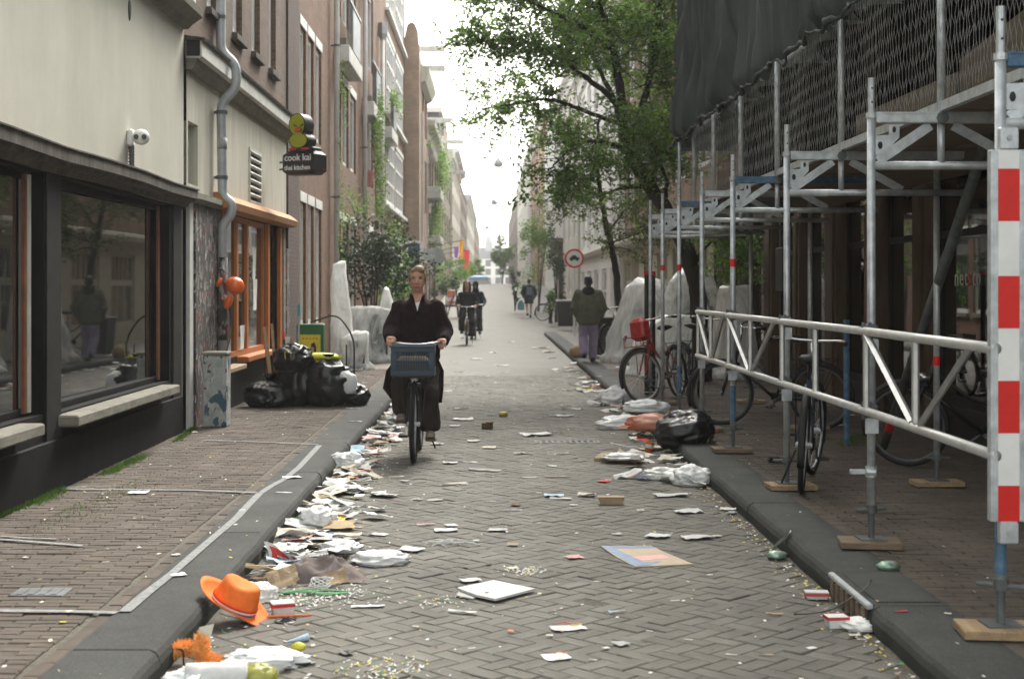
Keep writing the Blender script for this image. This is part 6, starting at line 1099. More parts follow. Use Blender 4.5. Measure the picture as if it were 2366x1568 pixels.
# furniture wrapped in plastic sheet
def wrapped(label, c, prof, film, seed, inner, nfold=9, skirt=.06):
    """a film pulled tight over furniture: the hull of its corners, run down to a loose hem on the ground"""
    t = thing('wrapped_furniture', label, 'covered furniture', c); r = random.Random(seed); bm = bmesh.new(); pts = []
    for z, w_, d_, dx in prof:
        k = 5 if w_ > .06 else 2
        for _ in range(k + 3): a = r.uniform(0, 6.283); e = .6; pts.append((dx + w_ * math.copysign(abs(math.cos(a)) ** e, math.cos(a)) * r.uniform(.8, 1.08), d_ * math.copysign(abs(math.sin(a)) ** e, math.sin(a)) * r.uniform(.8, 1.08), max(0, z + r.uniform(-.05, .05))))
    for a in range(9): pts.append((prof[0][1] * 1.12 * math.cos(a * .7) + prof[0][3], prof[0][2] * 1.12 * math.sin(a * .7), 0))
    vs = [bm.verts.new(p) for p in pts]; h = bmesh.ops.convex_hull(bm, input=vs); bmesh.ops.delete(bm, geom=[v for v in bm.verts if not v.link_faces], context='VERTS')
    bmesh.ops.triangulate(bm, faces=bm.faces[:])
    for _ in range(3):
        bmesh.ops.subdivide_edges(bm, edges=[e for e in bm.edges if e.calc_length() > .09], cuts=1, use_grid_fill=True); bmesh.ops.triangulate(bm, faces=bm.faces[:])
    bm.normal_update(); zt = max(v.co.z for v in bm.verts)
    for v in bm.verts:
        p = v.co; q = Vector((p.x * 2.2 + seed, p.y * 2.2, p.z * .9)); n1 = 1 - abs(mnoise.noise(q)) * 2.6; n2 = 1 - abs(mnoise.noise(q * 2.7)) * 2.6; k = 1 - p.z / zt
        v.co = p + v.normal * (.035 * n1 + .018 * n2 - .03 * math.sin(min(1, p.z / zt * 1.3) * 3.14))
        if p.z < .12: v.co += Vector((p.x, p.y, 0)).normalized() * .05 * (1 + n2)
        v.co.z = max(v.co.z, .004)
    me = bpy.data.meshes.new('sheet'); bm.to_mesh(me); bm.free(); me.polygons.foreach_set('use_smooth', [True] * len(me.polygons)); me.materials.append(M[film]); o = link(bpy.data.objects.new('sheet', me)); o.parent = t
    for lo, hi, mm, nm in inner:
        q = MB(); x0, y0, z0 = lo; x1, y1, z1 = hi; hh = z1 - z0; q.b2((x0, y0, z0 + hh * .45), (x1, y1, z0 + hh * .6), bev=.01); q.b2((x0, y1 - .04, z0 + hh * .6), (x1, y1, z1))
        for x in (x0, x1 - .035):
            for y in (y0, y1 - .035): q.b2((x, y, z0), (x + .035, y + .035, z0 + hh * .45))
        q.b2((x0 + .05, y0 + .05, z0 + .02), (x1 - .05, y1 - .06, z0 + hh * .4), bev=.04); q.build(nm, M[mm], t)
    return t
M['greenstuff'] = mat('dark_green_furniture', (.03, .06, .045), .7); M['greystuff'] = mat('grey_furniture', (.06, .065, .07), .7)
wrapped('tall narrow stack of chairs wrapped in milky plastic against the brick wall', (-2.78, 26.4, KH), [(0, .24, .3, .0), (.8, .20, .26, -.02), (1.6, .15, .2, -.05), (1.93, .10, .12, -.07)], 'filmmilk', 2, [((-.15, -.2, 0), (.15, .2, .55), 'greystuff', 'chair')])
wrapped('low dark planter wrapped in clear plastic at the foot of the tall stack', (-2.46, 25.7, KH), [(0, .22, .2, 0), (.5, .23, .22, 0), (.62, .2, .18, 0)], 'film', 3, [((-.17, -.16, 0), (.17, .16, .52), 'greystuff', 'planter')])
wrapped('wide group of garden furniture under a clear plastic sheet beside the evergreen', (-2.42, 28.3, KH), [(0, .44, .4, 0), (.7, .44, .38, 0), (1.05, .40, .3, 0)], 'film', 5, [((-.36, -.3, 0), (.36, .3, .95), 'greenstuff', 'chair')])
wrapped('pointed white wrapped parasol at the kerb end of the plastic covered furniture', (-2.1, 28.4, KH), [(0, .22, .25, 0), (.9, .18, .2, 0), (1.45, .06, .06, 0)], 'filmmilk', 7, [((-.05, -.05, 0), (.05, .05, 1.2), 'brown', 'pole')])
wrapped('big rounded heap of terrace furniture under milky plastic beside the walking man', (2.95, 28.4, KH), [(0, .64, .7, 0), (.5, .68, .75, 0), (1.1, .60, .6, .04), (1.5, .40, .4, .12), (1.62, .22, .22, .14)], 'filmmilk', 11, [((-.35, -.5, 0), (.4, .5, .9), 'greystuff', 'table'), ((-.1, -.3, .9), (.4, .3, 1.3), 'greystuff', 'chair')])
wrapped('tall clear plastic covered furniture behind the scaffold posts', (3.55, 25.6, KH), [(0, .66, .6, 0), (.6, .66, .6, 0), (1.2, .56, .5, .02), (1.6, .42, .4, .05), (1.78, .26, .26, .1)], 'film', 13, [((-.4, -.4, 0), (.4, .4, .8), 'greenstuff', 'table'), ((-.2, -.3, .8), (.4, .3, 1.4), 'greystuff', 'chair')])
wrapped('low spread of clear plastic over benches in front of the tall covered furniture', (3.05, 24.3, KH), [(0, .70, .45, 0), (.5, .6, .4, 0), (.95, .36, .3, .15)], 'film', 17, [((-.4, -.25, 0), (.4, .25, .45), 'greenstuff', 'bench')])
wrapped('white wrapped furniture at the shop wall beyond the twisted dark trunk', (4.0, 23.4, KH), [(0, .38, .5, 0), (.8, .36, .46, 0), (1.45, .24, .3, 0)], 'filmmilk', 19, [((-.2, -.3, 0), (.2, .3, 1.0), 'greystuff', 'chair')])
for i, (x, y, Y, w_, h_, mm, lab) in enumerate(((1310, 700, 52, .75, .95, 'black', 'dark wheeled refuse container with pale lids beyond the round sign'), (1395, 800, 30.6, .6, .8, 'black', 'black crate stack standing beside the walking man'))):
    p = G(x, y + 40, .15); c = ((x - VX) * Y / FD, Y, KH if i else .16); t = thing('container', lab, 'container', c); mb = MB(); mb.loft([[(a * w_ * k, b * .3 * k, z) for a, b in ((-.5, -1), (.5, -1), (.5, 1), (-.5, 1))] for z, k in ((.05, .85), (h_, 1))]); mb.build('body', M[mm], t); mb = MB(); mb.b2((-w_ * .54, -.33, h_), (w_ * .54, .33, h_ + .06), bev=.02); mb.build('lid', M['offwhite' if i == 0 else 'greystuff'], t)
mb = MB(); lump(mb, (1.42, 28.6, 0), (.0, .0, .0)); mb = MB(); lump(mb, (1.80, 30.2, KH), (.16, .12, .14), 14, 10, .15, 2, 4); single(mb, 'paper_sack', M['card'], 'small brown paper sack on the pavement beside the walking man', 'sack', smooth=True)
# ---------------------------------------------------------------- litter
PAL = {'white': (.64, .64, .62), 'cream': (.60, .56, .46), 'tan': (.36, .27, .16), 'grey': (.38, .38, .37), 'red': (.6, .05, .04), 'pink': (.62, .36, .34), 'green': (.08, .25, .1), 'yellow': (.6, .5, .06), 'blue': (.06, .13, .28), 'orange': (.75, .16, .02), 'brown': (.12, .07, .04), 'lightblue': (.42, .56, .66), 'black': (.015, .015, .016), 'slateblue': (.20, .27, .38)}
PM = {k: mat('litter_' + k, c, .8 if k not in ('black', 'orange') else .5, var=.12, scale=14, bump=.15, bscale=30, rnd_obj=.12) for k, c in PAL.items()}
def zg(x): return KH + .004 if (x < KL - .02 or x > KR + .02) else .002
def flat(p, L, W_, rz, col, seed, curl=.25, lift=.01, ragged=.12, thick=.0):
    mb = MB(); r = random.Random(seed); a1, a2, ph = r.uniform(-1, 1), r.uniform(-1, 1), r.uniform(0, 6)
    ca, sa = math.cos(rz), math.sin(rz); n = 5
    def f(u, v):
        x, y = (u - .5) * L, (v - .5) * W_; k = 1 + ragged * nz3(u * 3 + seed, v * 3, 1)
        x *= k; y *= 1 + ragged * nz3(u * 3, v * 3 + seed, 5); z = lift * .3 + curl * L * .22 * abs(a1 * (u - .5) + a2 * (v - .5)) ** 1.4 + abs(nz3(u * 2.6 + seed, v * 2.6, ph)) * L * .16 * min(1, curl * 2)
        return (x * ca - y * sa, x * sa + y * ca, z)
    mb.grid(f, n, n)
    b = len(mb.v); top = list(mb.v); th = .0012; mb.v += [(x, y, z + th) for x, y, z in top]; F = list(mb.f); mb.f = [q[::-1] for q in F] + [tuple(i + b for i in q) for q in F]
    N1 = n + 1; ed = [i for i in range(N1)] + [N1 * i + n for i in range(1, N1)] + [N1 * n + n - i for i in range(1, N1)] + [N1 * i for i in range(n - 1, 0, -1)]
    mb.f += [(ed[i], ed[(i + 1) % len(ed)], ed[(i + 1) % len(ed)] + b, ed[i] + b) for i in range(len(ed))]; mb.m = [0] * len(mb.f)
    return mb
def put(mb, name, m, label, cat, p, group=None, smooth=False): o = tag(mb.build(name, m, smooth=smooth), label, cat, group); o.location = p; return o
def crumple(L, W_, H, seed): mb = MB(); lump(mb, (0, 0, 0), (L / 2, W_ / 2, H / 1.6), 14, 9, .22, 1.9, seed, -.6); return mb
LM = [((1145, 1370), 'flat white board'), ((1495, 1285), 'printed cardboard'), ((1412, 1155), 'tan box'), ((955, 1068), 'front tyre'), ((1310, 1021), 'road drain'), ((2010, 1410), 'kerb inlet'), ((1575, 1000), 'kerb bin bag'), ((545, 1400), 'orange hat'), ((745, 1310), 'grey garment'), ((1600, 1095), 'crumpled white bag'), ((1163, 957), 'yellow can'), ((1310, 1450), 'striped napkin'), ((300, 1140), 'white cross lines'), ((100, 1370), 'valve cover'), ((1350, 830), 'walking person'), ((1078, 800), 'second cyclist'), ((1480, 900), 'red bicycle'), ((1030, 1256), 'tangled ribbon'), ((1284, 1520), 'red tipped wrapper'), ((900, 1545), 'confetti patch')]
def near(x, y):
    d = sorted(((x - a) ** 2 + ((y - b) * 2) ** 2, s) for (a, b), s in LM); return d[0][1], d[1][1]
LITTER = []
def crumple(L, W_, H, seed): mb = flat(None, L, W_ * 1.15, seed * .7, 'white', seed, .9, .02, .3); mb.v = [(x, y, z * max(.6, H / L * 1.7)) for x, y, z in mb.v]; return mb
def scrap(x, y, w_, col, kind, on=None, group='paper scraps scattered over the paving'):
    z = KH if on == 'pave' else 0; p = G(x, y, z); p.z = z + .004; k = p.y / FD; L = max(.03, w_ * k); seed = int(x * 7 + y * 13)
    r = random.Random(seed); a, b = near(x, y); cn = {'lightblue': 'light blue'}.get(col, col); sz = 'large' if L > .2 else 'small' if L < .09 else 'narrow' if kind == 'strip' else 'torn'
    nm = {'flat': 'paper_scrap', 'crumple': 'crumpled_paper', 'strip': 'paper_strip'}[kind]; lab = '%s %s %s %s between %s and %s' % (sz, cn, {'flat': 'paper scrap', 'crumple': 'crumpled wrapper', 'strip': 'paper strip'}[kind], 'on the pavement' if on == 'pave' else 'on the road', a, b)
    if kind == 'flat': mb = flat(p, L, L * r.uniform(.5, .9), r.uniform(-.5, .5), col, seed, .35)
    elif kind == 'strip': mb = flat(p, L, L * .22, r.uniform(-.4, .4), col, seed, .2)
    else: mb = crumple(L, L * r.uniform(.6, .9), L * r.uniform(.3, .5), seed)
    LITTER.append(put(mb, nm, PM[col], lab, 'litter', p, group))
for a in ((1163, 943, 0, 0, 0),): pass
SCR = '''1095 1020 30 white flat;1010 1027 26 white flat;1240 1006 70 white flat;1300 1048 30 white strip;1040 1070 34 white flat;1085 1069 36 white strip;1120 1088 78 grey strip;1200 1048 26 grey flat;1275 1050 20 white strip;1225 1104 36 white strip;1275 1078 22 white flat;1285 1102 56 tan strip;1050 1120 62 cream strip;935 1112 22 grey crumple;915 1103 38 cream strip;1395 1113 30 red crumple;1280 1146 46 lightblue flat;1295 1153 50 white strip;1355 1146 40 cream crumple;1005 1157 38 white strip;1060 1118 0 white flat;1192 1168 32 brown crumple;1135 1160 20 cream strip;1185 1180 42 grey strip;1325 1168 18 white flat;1550 1146 78 white flat;1592 1184 62 white flat;1682 1178 36 white flat;1690 1186 24 grey crumple;1042 1215 30 white crumple;1030 1227 54 white flat;875 1237 40 white flat;1150 1226 42 grey crumple;1185 1260 26 tan crumple;950 1272 54 white flat;985 1213 44 pink strip;820 1220 40 cream strip;965 1155 24 grey flat;1327 1290 40 pink flat;1610 1244 72 white flat;1520 1241 52 white flat;1425 1235 22 grey flat;1087 1343 46 white flat;1185 1315 26 cream flat;1130 1305 14 brown crumple;1076 1311 14 black crumple;850 1403 78 white strip;1068 1416 70 white strip;1425 1415 40 lightblue strip;1435 1490 34 grey crumple;800 1510 40 black crumple;985 1495 0 white strip;1370 1527 20 white strip;1400 1500 14 white flat;1270 1470 16 cream flat;1330 1446 30 yellow strip;1690 1515 26 cream strip;1770 1515 34 tan strip;1790 1420 40 tan strip;1875 1500 22 white flat;1965 1520 14 tan strip;1975 1470 26 cream flat;1655 1240 22 cream crumple;1030 905 30 white strip;1040 885 26 white strip;1065 945 30 white flat;1070 970 46 white flat;1050 985 24 white flat;1130 1035 34 cream crumple;1280 962 20 grey crumple;1305 962 40 white flat;1320 946 44 white strip;1280 998 20 grey strip;1120 870 24 white strip;1165 862 30 white strip;1150 885 16 white flat;1160 845 28 white flat;1100 830 26 white flat;1220 845 20 grey strip;1140 815 20 white flat;1200 800 22 white strip;1180 790 16 white flat;1230 780 20 white strip;1290 860 16 white flat;1275 828 24 white flat;1315 850 30 cream flat;1330 890 34 white flat;1310 900 24 white strip;1345 875 20 white crumple;1355 905 44 white flat;1060 860 22 white strip;1050 838 22 white strip;1190 760 18 white flat;1215 745 16 white strip;1160 735 14 white flat;1130 770 20 white strip;1250 805 40 grey flat;1265 815 30 cream crumple;1405 1110 14 grey flat;1480 1180 16 white flat;1245 1140 14 cream flat;1100 1250 14 white flat;1245 1210 12 grey flat;1380 1345 18 white strip;1560 1390 22 white strip;1640 1330 14 cream flat;1500 1460 16 white strip;1590 1480 20 white strip;1180 1460 14 orange flat;1090 1500 18 white strip;960 1450 16 cream flat'''
for q in SCR.split(';'):
    x, y, w_, col, kind = q.split(); x, y, w_ = float(x), float(y), float(w_)
    if w_ > 4: scrap(x, y, w_, col, kind)
for x, y, w_, col, kind in ((320, 1140, 44, 'white', 'flat'), (407, 1284, 20, 'white', 'flat'), (245, 1300, 16, 'cream', 'strip'), (675, 1105, 40, 'white', 'flat'), (413, 1331, 34, 'white', 'flat'), (145, 1440, 16, 'yellow', 'flat'), (160, 1415, 12, 'cream', 'crumple'), (2083, 1415, 32, 'red', 'strip'), (450, 1000, 16, 'white', 'crumple'), (655, 1140, 40, 'white', 'strip'), (820, 975, 34, 'white', 'strip'), (815, 945, 30, 'white', 'strip'), (835, 885, 30, 'white', 'strip'), (1940, 985, 30, 'white', 'crumple'), (1960, 960, 26, 'cream', 'crumple'), (1600, 968, 24, 'white', 'flat'), (1640, 985, 18, 'brown', 'flat'), (1900, 985, 30, 'white', 'flat'), (1450, 850, 44, 'white', 'crumple'), (1390, 870, 30, 'grey', 'strip'), (2190, 1420, 16, 'cream', 'flat'), (1990, 1480, 20, 'white', 'strip'), (60, 1290, 12, 'cream', 'flat'), (560, 1180, 14, 'white', 'flat')): scrap(x, y, w_, col, kind, 'pave', 'paper scraps lying on the pavements')
# dense drifts along both gutters
rg = random.Random(21)
def drift(n, ya, yb, side, wfun, group, where):
    for _ in range(n):
        Y = ya + (yb - ya) * rg.random() ** 1.25; off = .04 + abs(rg.gauss(0, .5)) * wfun(Y); X = KL + off if side < 0 else KR - off; L = rg.uniform(.07, .24)
        col = rg.choices(['white', 'cream', 'tan', 'grey', 'red', 'pink', 'green', 'yellow', 'blue', 'orange', 'brown', 'lightblue'], [60, 22, 7, 6, 2.5, 5, 2, 2, 1.5, 2.5, 3, 4])[0]; kind = rg.choices(['flat', 'crumple', 'strip'], [6, 3, 2])[0]; seed = rg.randrange(9999)
        if col in ('red', 'green', 'yellow', 'blue', 'orange', 'brown'): L *= .6
        if kind == 'flat': mb = flat(None, L, L * rg.uniform(.5, .95), rg.uniform(-.6, .6), col, seed, rg.uniform(.3, .9))
        elif kind == 'strip': mb = flat(None, L * 1.3, L * .25, rg.uniform(-.5, .5), col, seed, .4)
        else: mb = crumple(L, L * rg.uniform(.6, .9), L * rg.uniform(.35, .6), seed)
        cn = {'lightblue': 'light blue'}.get(col, col); nm = {'flat': 'paper_scrap', 'crumple': 'crumpled_paper', 'strip': 'paper_strip'}[kind]; sz = 'small' if L < .12 else 'large' if L > .21 else 'torn'
        pos = 'tight against the kerb' if off < .13 else 'at the drift edge' if off > .3 else 'amid the kerb drift'
        o = put(mb, nm, PM[col], '%s %s %s %s %s' % (sz, cn, {'flat': 'paper sheet', 'crumple': 'crumpled wrapper', 'strip': 'paper strip'}[kind], pos, where(Y)), 'litter', (X, Y, .003 + max(0, .10 - off) * .4 + rg.uniform(0, .022)), group); o.rotation_euler = (rg.gauss(0, .13), rg.gauss(0, .16), 0); LITTER.append(o)
drift(225, 7.7, 19.5, -1, lambda Y: .42 if Y < 12 else .30, 'litter drifted against the kerb of the shop side', lambda Y: 'by the grey garment' if Y < 8.6 else 'beyond the grey garment' if Y < 9.7 else 'below the white cross lines' if Y < 11.2 else 'before the front tyre' if Y < 12.6 else 'level with the front tyre' if Y < 14.5 else 'behind the cyclist' if Y < 16.5 else 'below the bin bags')
drift(85, 11.5, 30, 1, lambda Y: .55 if Y < 16 else .4, 'litter drifted against the kerb of the scaffold side', lambda Y: 'by the crumpled white bag' if Y < 12.6 else 'by the tan carton' if Y < 14.2 else 'by the kerb bin bag' if Y < 16 else 'by the orange carrier bag' if Y < 18 else 'by the red bicycle' if Y < 22 else 'near the walking person')
by = {}
for o in LITTER: by.setdefault(o['label'], []).append(o)
for lab, os_ in by.items():                                  # alike pieces in one spot: told apart by their order from the viewer
    if len(os_) > 1:
        os_.sort(key=lambda o: o.location.y); m = len(os_)
        for i, o in enumerate(os_): o['label'] = lab + ', ' + ('nearest' if i == 0 else 'farthest' if i == m - 1 else ('second', 'third', 'fourth', 'fifth', 'sixth', 'seventh')[min(5, i - 1)] + ' nearest')
# crumbs, confetti and blossom: nobody could count them
def crumbs():
    mb = MB(); r = random.Random(5); cols = ['cream', 'yellow', 'white', 'brown', 'tan', 'green']
    for _ in range(2600):
        k = r.random()
        if k < .42: Y = r.uniform(5, 20); X = KR - .02 - abs(r.gauss(0, .07)); ci = r.choices(range(6), [5, 4, 2, 2, 4, 1])[0]
        elif k < .62: Y = r.uniform(5.2, 16); X = KL + .03 + abs(r.gauss(0, .3)); ci = r.choices(range(6), [4, 2, 5, 3, 2, 1])[0]
        else: Y = 5.2 + 20 * r.random() ** 1.6; X = r.uniform(KL - 1.6, KR + .9); ci = r.choices(range(6), [4, 1, 5, 4, 3, 1])[0]
        z = zg(X) + .004; s = r.uniform(.004, .017); a = r.uniform(0, 3.1); c_, s_ = math.cos(a) * s, math.sin(a) * s; e = r.uniform(.3, .8)
        mb.add([(X - c_, Y - s_, z), (X + s_ * e, Y - c_ * e, z), (X + c_, Y + s_, z + s * .25), (X - s_ * e, Y + c_ * e, z + s * .3)], [(0, 1, 2, 3)], ci)
    for (x, y, sx, n, ws) in ((720, 1385, .12, 150, [2, 0, 6, 0, 0, 3]), (890, 1548, .1, 130, [2, 3, 6, 0, 0, 2]), (1010, 1388, .08, 70, [4, 1, 2, 1, 0, 3]), (1215, 1320, .06, 80, [6, 1, 3, 0, 0, 0]), (765, 1372, .12, 120, [1, 0, 8, 0, 0, 1])):
        p = G(x, y)
        for _ in range(n):
            X, Y = p.x + r.gauss(0, sx), p.y + r.gauss(0, sx * 1.1); s = r.uniform(.004, .016); a = r.uniform(0, 3.1); c_, s_ = math.cos(a) * s, math.sin(a) * s; z = .006
            mb.add([(X - c_, Y - s_, z), (X + s_ * .5, Y - c_ * .5, z), (X + c_, Y + s_, z + s * .5), (X - s_ * .5, Y + c_ * .5, z)], [(0, 1, 2, 3)], r.choices(range(6), ws)[0])
    tag(mb.build('litter_crumbs', [PM[c] for c in cols]), 'crumbs, confetti and fallen blossom strewn over road and gutters', 'crumbs', kind='stuff')
crumbs()
# ---- litter one can name
def solid(mb, name, m, label, cat, p, smooth=False, rot=None): o = tag(mb.build(name, m, smooth=smooth), label, cat); o.location = p; o.rotation_euler = rot or (0, 0, 0); return o
# cowboy hat tipped over the kerb edge
hat = thing('cowboy_hat', 'orange felt cowboy hat with a red white and blue band lying over the kerb', 'hat', (-1.245, 6.84, .07)); hat.rotation_euler = (R(5), R(25), R(-6))
mb = MB(); n = 48
def brim(r_, a, dz=0): c_, s_ = math.cos(a), math.sin(a); q_ = max(0, r_ - .45) / .55; up = .028 * abs(s_) ** 3 * q_ + .055 * max(0, -c_) ** 2 * q_ * q_ - .015 * max(0, c_) ** 2 * q_; return Vector((.195 * r_ * c_, .150 * r_ * s_, dz + up))
A2 = [2 * math.pi * k / n for k in range(n)]
mb.loft([[brim(r_, a, dz) for a in A2] for r_, dz in ((.55, .0), (.75, -.002), (.9, 0), (1.0, .004), (1.005, .008), (.9, .006), (.75, .004), (.56, .006))], caps=False); mb.build('brim', M['orange'], hat, smooth=True)
mb = MB()
def crown(h, k): return [Vector((.112 * k * math.cos(a) * (1.05 - .1 * h), .092 * k * math.sin(a), .004 + h * .128 + (.016 * math.cos(a) ** 2 - .010) * (h > .75))) for a in A2]
rows = [crown(0, 1), crown(.25, .98), crown(.5, .95), crown(.75, .90), crown(.92, .84), crown(1.0, .74)]; rows.append([Vector((p.x * .7, p.y * .55, p.z - .006)) for p in rows[-1]]); rows.append([Vector((p.x * .3, p.y * .2, .12)) for p in rows[-2]]); mb.loft(rows); mb.build('crown', M['orange'], hat, smooth=True)
for z, mm in ((.006, 'blue'), (.0155, 'white'), (.025, 'red')): mb = MB(); mb.loft([[Vector((.1165 * math.cos(a), .0945 * math.sin(a), z + dz)) for a in A2] for dz in (0, .0095)], caps=False); mb.build('band', PM[mm], hat)
# feather boa headband
def fuzzy(mb, pts, r_, n, seed): 
    r = random.Random(seed); P = bez(pts, 8); mb.tube(P, r_ * .62, 8)
    for _ in range(n): i = r.randrange(len(P)); d = Vector((r.gauss(0, 1), r.gauss(0, 1), r.gauss(0, 1))).normalized(); s = d.orthogonal().normalized() * .0035; p = P[i] + d * r_ * .4 + Vector((r.gauss(0, .006), r.gauss(0, .006), 0)); e = p + d * r_ * r.uniform(.6, 1.1); mb.add([p - s, p + s, e], [(0, 1, 2)])
p0 = G(470, 1530); boa = thing('feather_headband', 'fluffy orange feather headband on black wire lying on white litter', 'headband', (p0.x, p0.y, 0)); W3 = lambda x, y, z: At(x, y, p0.y) - Vector((p0.x, p0.y, 0)) + Vector((0, z, 0))
mb = MB(); fuzzy(mb, [W3(402, 1502, 0), W3(430, 1496, 0), W3(455, 1502, 0), W3(478, 1520, -.01), W3(500, 1526, -.02), W3(522, 1530, -.03)], .034, 2200, 3); fuzzy(mb, [W3(470, 1512, 0), W3(468, 1490, .01), W3(462, 1472, .02)], .026, 900, 4); mb.build('feathers', mat('orange_feather', (.95, .44, .14), .9), boa)
mb = MB(); mb.tube(bez([W3(392, 1500, 0), W3(425, 1498, -.03), W3(430, 1530, -.04), W3(450, 1562, -.05)], 6), .004, 5); mb.build('wire', M['black'], boa)
mb = MB(); mb.grid(lambda u, v: (-.03 + u * .06 + .01 * v, .01 + .02 * u * v, .10 + v * .05 + .01 * u), 3, 3); mb.build('paper_tag', PM['cream'], boa)
def film_bag(label, x, y, wpx, hpx, seed, m='filmwhite', dep=.16, name='plastic_bag', z=0): p = G(x, y, z); k = p.y / FD; mb = MB(); lump(mb, (0, 0, 0), (wpx * k / 2, dep, hpx * k / 1.75), 52, 36, .24, 1.5, seed, -.6); return solid(mb, name, M[m] if m in M else PM[m], label, 'plastic bag', p, True)
film_bag('large white plastic bag under the orange feathers at the bottom kerb', 440, 1590, 110, 44, 3, dep=.11); film_bag('long white plastic bag with a knotted yellow end lying on the road', 612, 1538, 160, 38, 8, dep=.11)
p = G(690, 1512); mb = MB(); lump(mb, (0, 0, .02), (.03, .02, .02), 12, 8, .1, 2, 3); solid(mb, 'yellow_knot', M['yellow'], 'small yellow knotted bag end beside the long white plastic bag', 'plastic scrap', p, True)
p = G(500, 1590); mb = MB(); mb.loft([[(x, .05 * math.cos(a) * 1.0, .055 + .05 * math.sin(a)) for a in [2 * math.pi * k / 16 for k in range(16)]] for x in (-.12, -.06, 0, .06, .12)]); solid(mb, 'paper_roll', PM['white'], 'thick white paper roll in front of the orange feathers', 'paper roll', p, True, (0, 0, .1))
p = G(592, 1575); mb = MB(); lump(mb, (0, 0, 0), (.075, .05, .038), 24, 16, .22, 2, 2); solid(mb, 'yellow_cup', mat('clear_yellow_plastic', (.52, .52, .16), .3, trans=.4), 'squashed translucent yellow cup beside the white paper roll', 'cup', p, True)
p = G(660, 1540); mb = MB(); mb.tube(bez([(-.12, 0, .01), (-.04, .02, .03), (.05, 0, .015), (.12, .03, .01)], 6), .012, 5, flat=.5); solid(mb, 'black_strap', PM['black'], 'twisted black strap beside the knotted yellow bag end', 'strap', p)
p = G(685, 1482); mb = MB(); mb.tube([(-.045, -.02, .004), (.05, .03, .016)], [.003, .017], 10); solid(mb, 'paper_cone', PM['lightblue'], 'light blue paper cone lying on the road', 'cone', p)
p = G(660, 1436); t = thing('cup_lid', 'black plastic cup lid with a raised star shaped centre', 'lid', p); mb = MB(); mb.lathe([(.052, .002), (.054, .006), (.05, .008), (.045, .004), (.005, .004)], n=24); mb.build('rim', M['blackgloss'], t); mb = MB(); mb.lathe([(.03, .004), (.012, .018), (.01, .026), (.001, .027)], n=6); mb.build('spout', M['blackgloss'], t)
p = G(655, 1428); mb = MB(); mb.tube([(-.08, -.01, .012), (.13, .05, .006)], .006, 6); solid(mb, 'orange_stick', PM['orange'], 'thin orange stick between the hat and the black lid', 'stick', p)
def carton(label, x, y, w_, d_, h_, rz, col='white', edge='red', lid=True, name='food_box', cat='food box'):
    p = G(x, y); t = thing(name, label, cat, p, rz); mb = MB(); mb.loft([[(a * w_ / 2 * k, b * d_ / 2 * k, z) for a, b in ((-1, -1), (1, -1), (1, 1), (-1, 1))] for z, k in ((.002, .82), (h_, 1))]); mb.build('box', PM[col], t)
    if edge: mb = MB(); mb.loft([[(a * (w_ / 2 + .0015), b * (d_ / 2 + .0015), z) for a, b in ((-1, -1), (1, -1), (1, 1), (-1, 1))] for z in (h_ - .014, h_ + .001)], caps=False); mb.build('edge', PM[edge], t)
    if lid: mb = MB(); mb.b2((-w_ / 2, -d_ / 2, h_ + .002), (w_ / 2, d_ / 2, h_ + .007)); mb.build('lid', PM[col], t)
carton('white food box with a red rim behind the orange hat', 652, 1418, .11, .085, .055, .35); carton('white and red striped food box by the kerb inlet', 1886, 1382, .12, .07, .032, -.1)
carton('open white tray with a red edge under the bent black strip', 1932, 1448, .10, .08, .055, .1, lid=False, name='food_tray'); carton('tan rectangular box lying on the road', 1412, 1164, .195, .075, .05, -.02, 'tan', None, name='cardboard_box', cat='box')
film_bag('crumpled clear plastic wrapping behind the orange hat', 592, 1385, 80, 38, 14, 'film', .09); film_bag('clear plastic film spread beside the grey garment', 880, 1300, 110, 28, 15, 'filmwhite', .11); film_bag('white plastic film lying behind the grey garment', 790, 1272, 80, 24, 16, 'filmwhite', .09)
film_bag('torn white plastic bag standing against the kerb below the white lines', 735, 1215, 70, 44, 18, 'filmwhite', .12); film_bag('white shopping bag crumpled in the gutter beyond the red and white bag', 800, 1085, 70, 40, 19, 'filmwhite', .14)
p = G(655, 1308); mb = MB()
mb.grid(lambda u, v: ((u - .5) * .22 + .02 * math.sin(v * 4), .02 + .05 * math.sin(u * 3.1 + v), .004 + v * .13 * (1 - .75 * u) + .008 * math.sin(u * 9)), 10, 6); b_ = solid(mb, 'printed_bag', PM['white'], 'white paper bag printed with red patches standing against the kerb', 'paper bag', p)
mb = MB(); mb.grid(lambda u, v: ((u * .45 + .08 - .5) * .22 + .02 * math.sin((v * .6 + .2) * 4), .02 + .05 * math.sin((u * .45 + .08) * 3.1 + v * .6 + .2) - .002, .004 + (v * .6 + .2) * .13 * (1 - .75 * (u * .45 + .08)) + .008 * math.sin((u * .45 + .08) * 9)), 5, 4); q = mb.build('print', PM['red'], b_)
mb = MB(); mb.grid(lambda u, v: ((u * .3 + .65 - .5) * .22 + .02 * math.sin((v * .5 + .3) * 4), .02 + .05 * math.sin((u * .3 + .65) * 3.1 + v * .5 + .3) - .002, .004 + (v * .5 + .3) * .13 * (1 - .75 * (u * .3 + .65)) + .008 * math.sin((u * .3 + .65) * 9)), 5, 4); mb.build('print', PM['red'], b_)
M['garment'] = cloth('grey_brown_jersey', (.21, .175, .165), 10, .3)
g = thing('garment', 'grey-brown jersey garment heaped in the gutter between paper bags', 'garment', G(740, 1335))
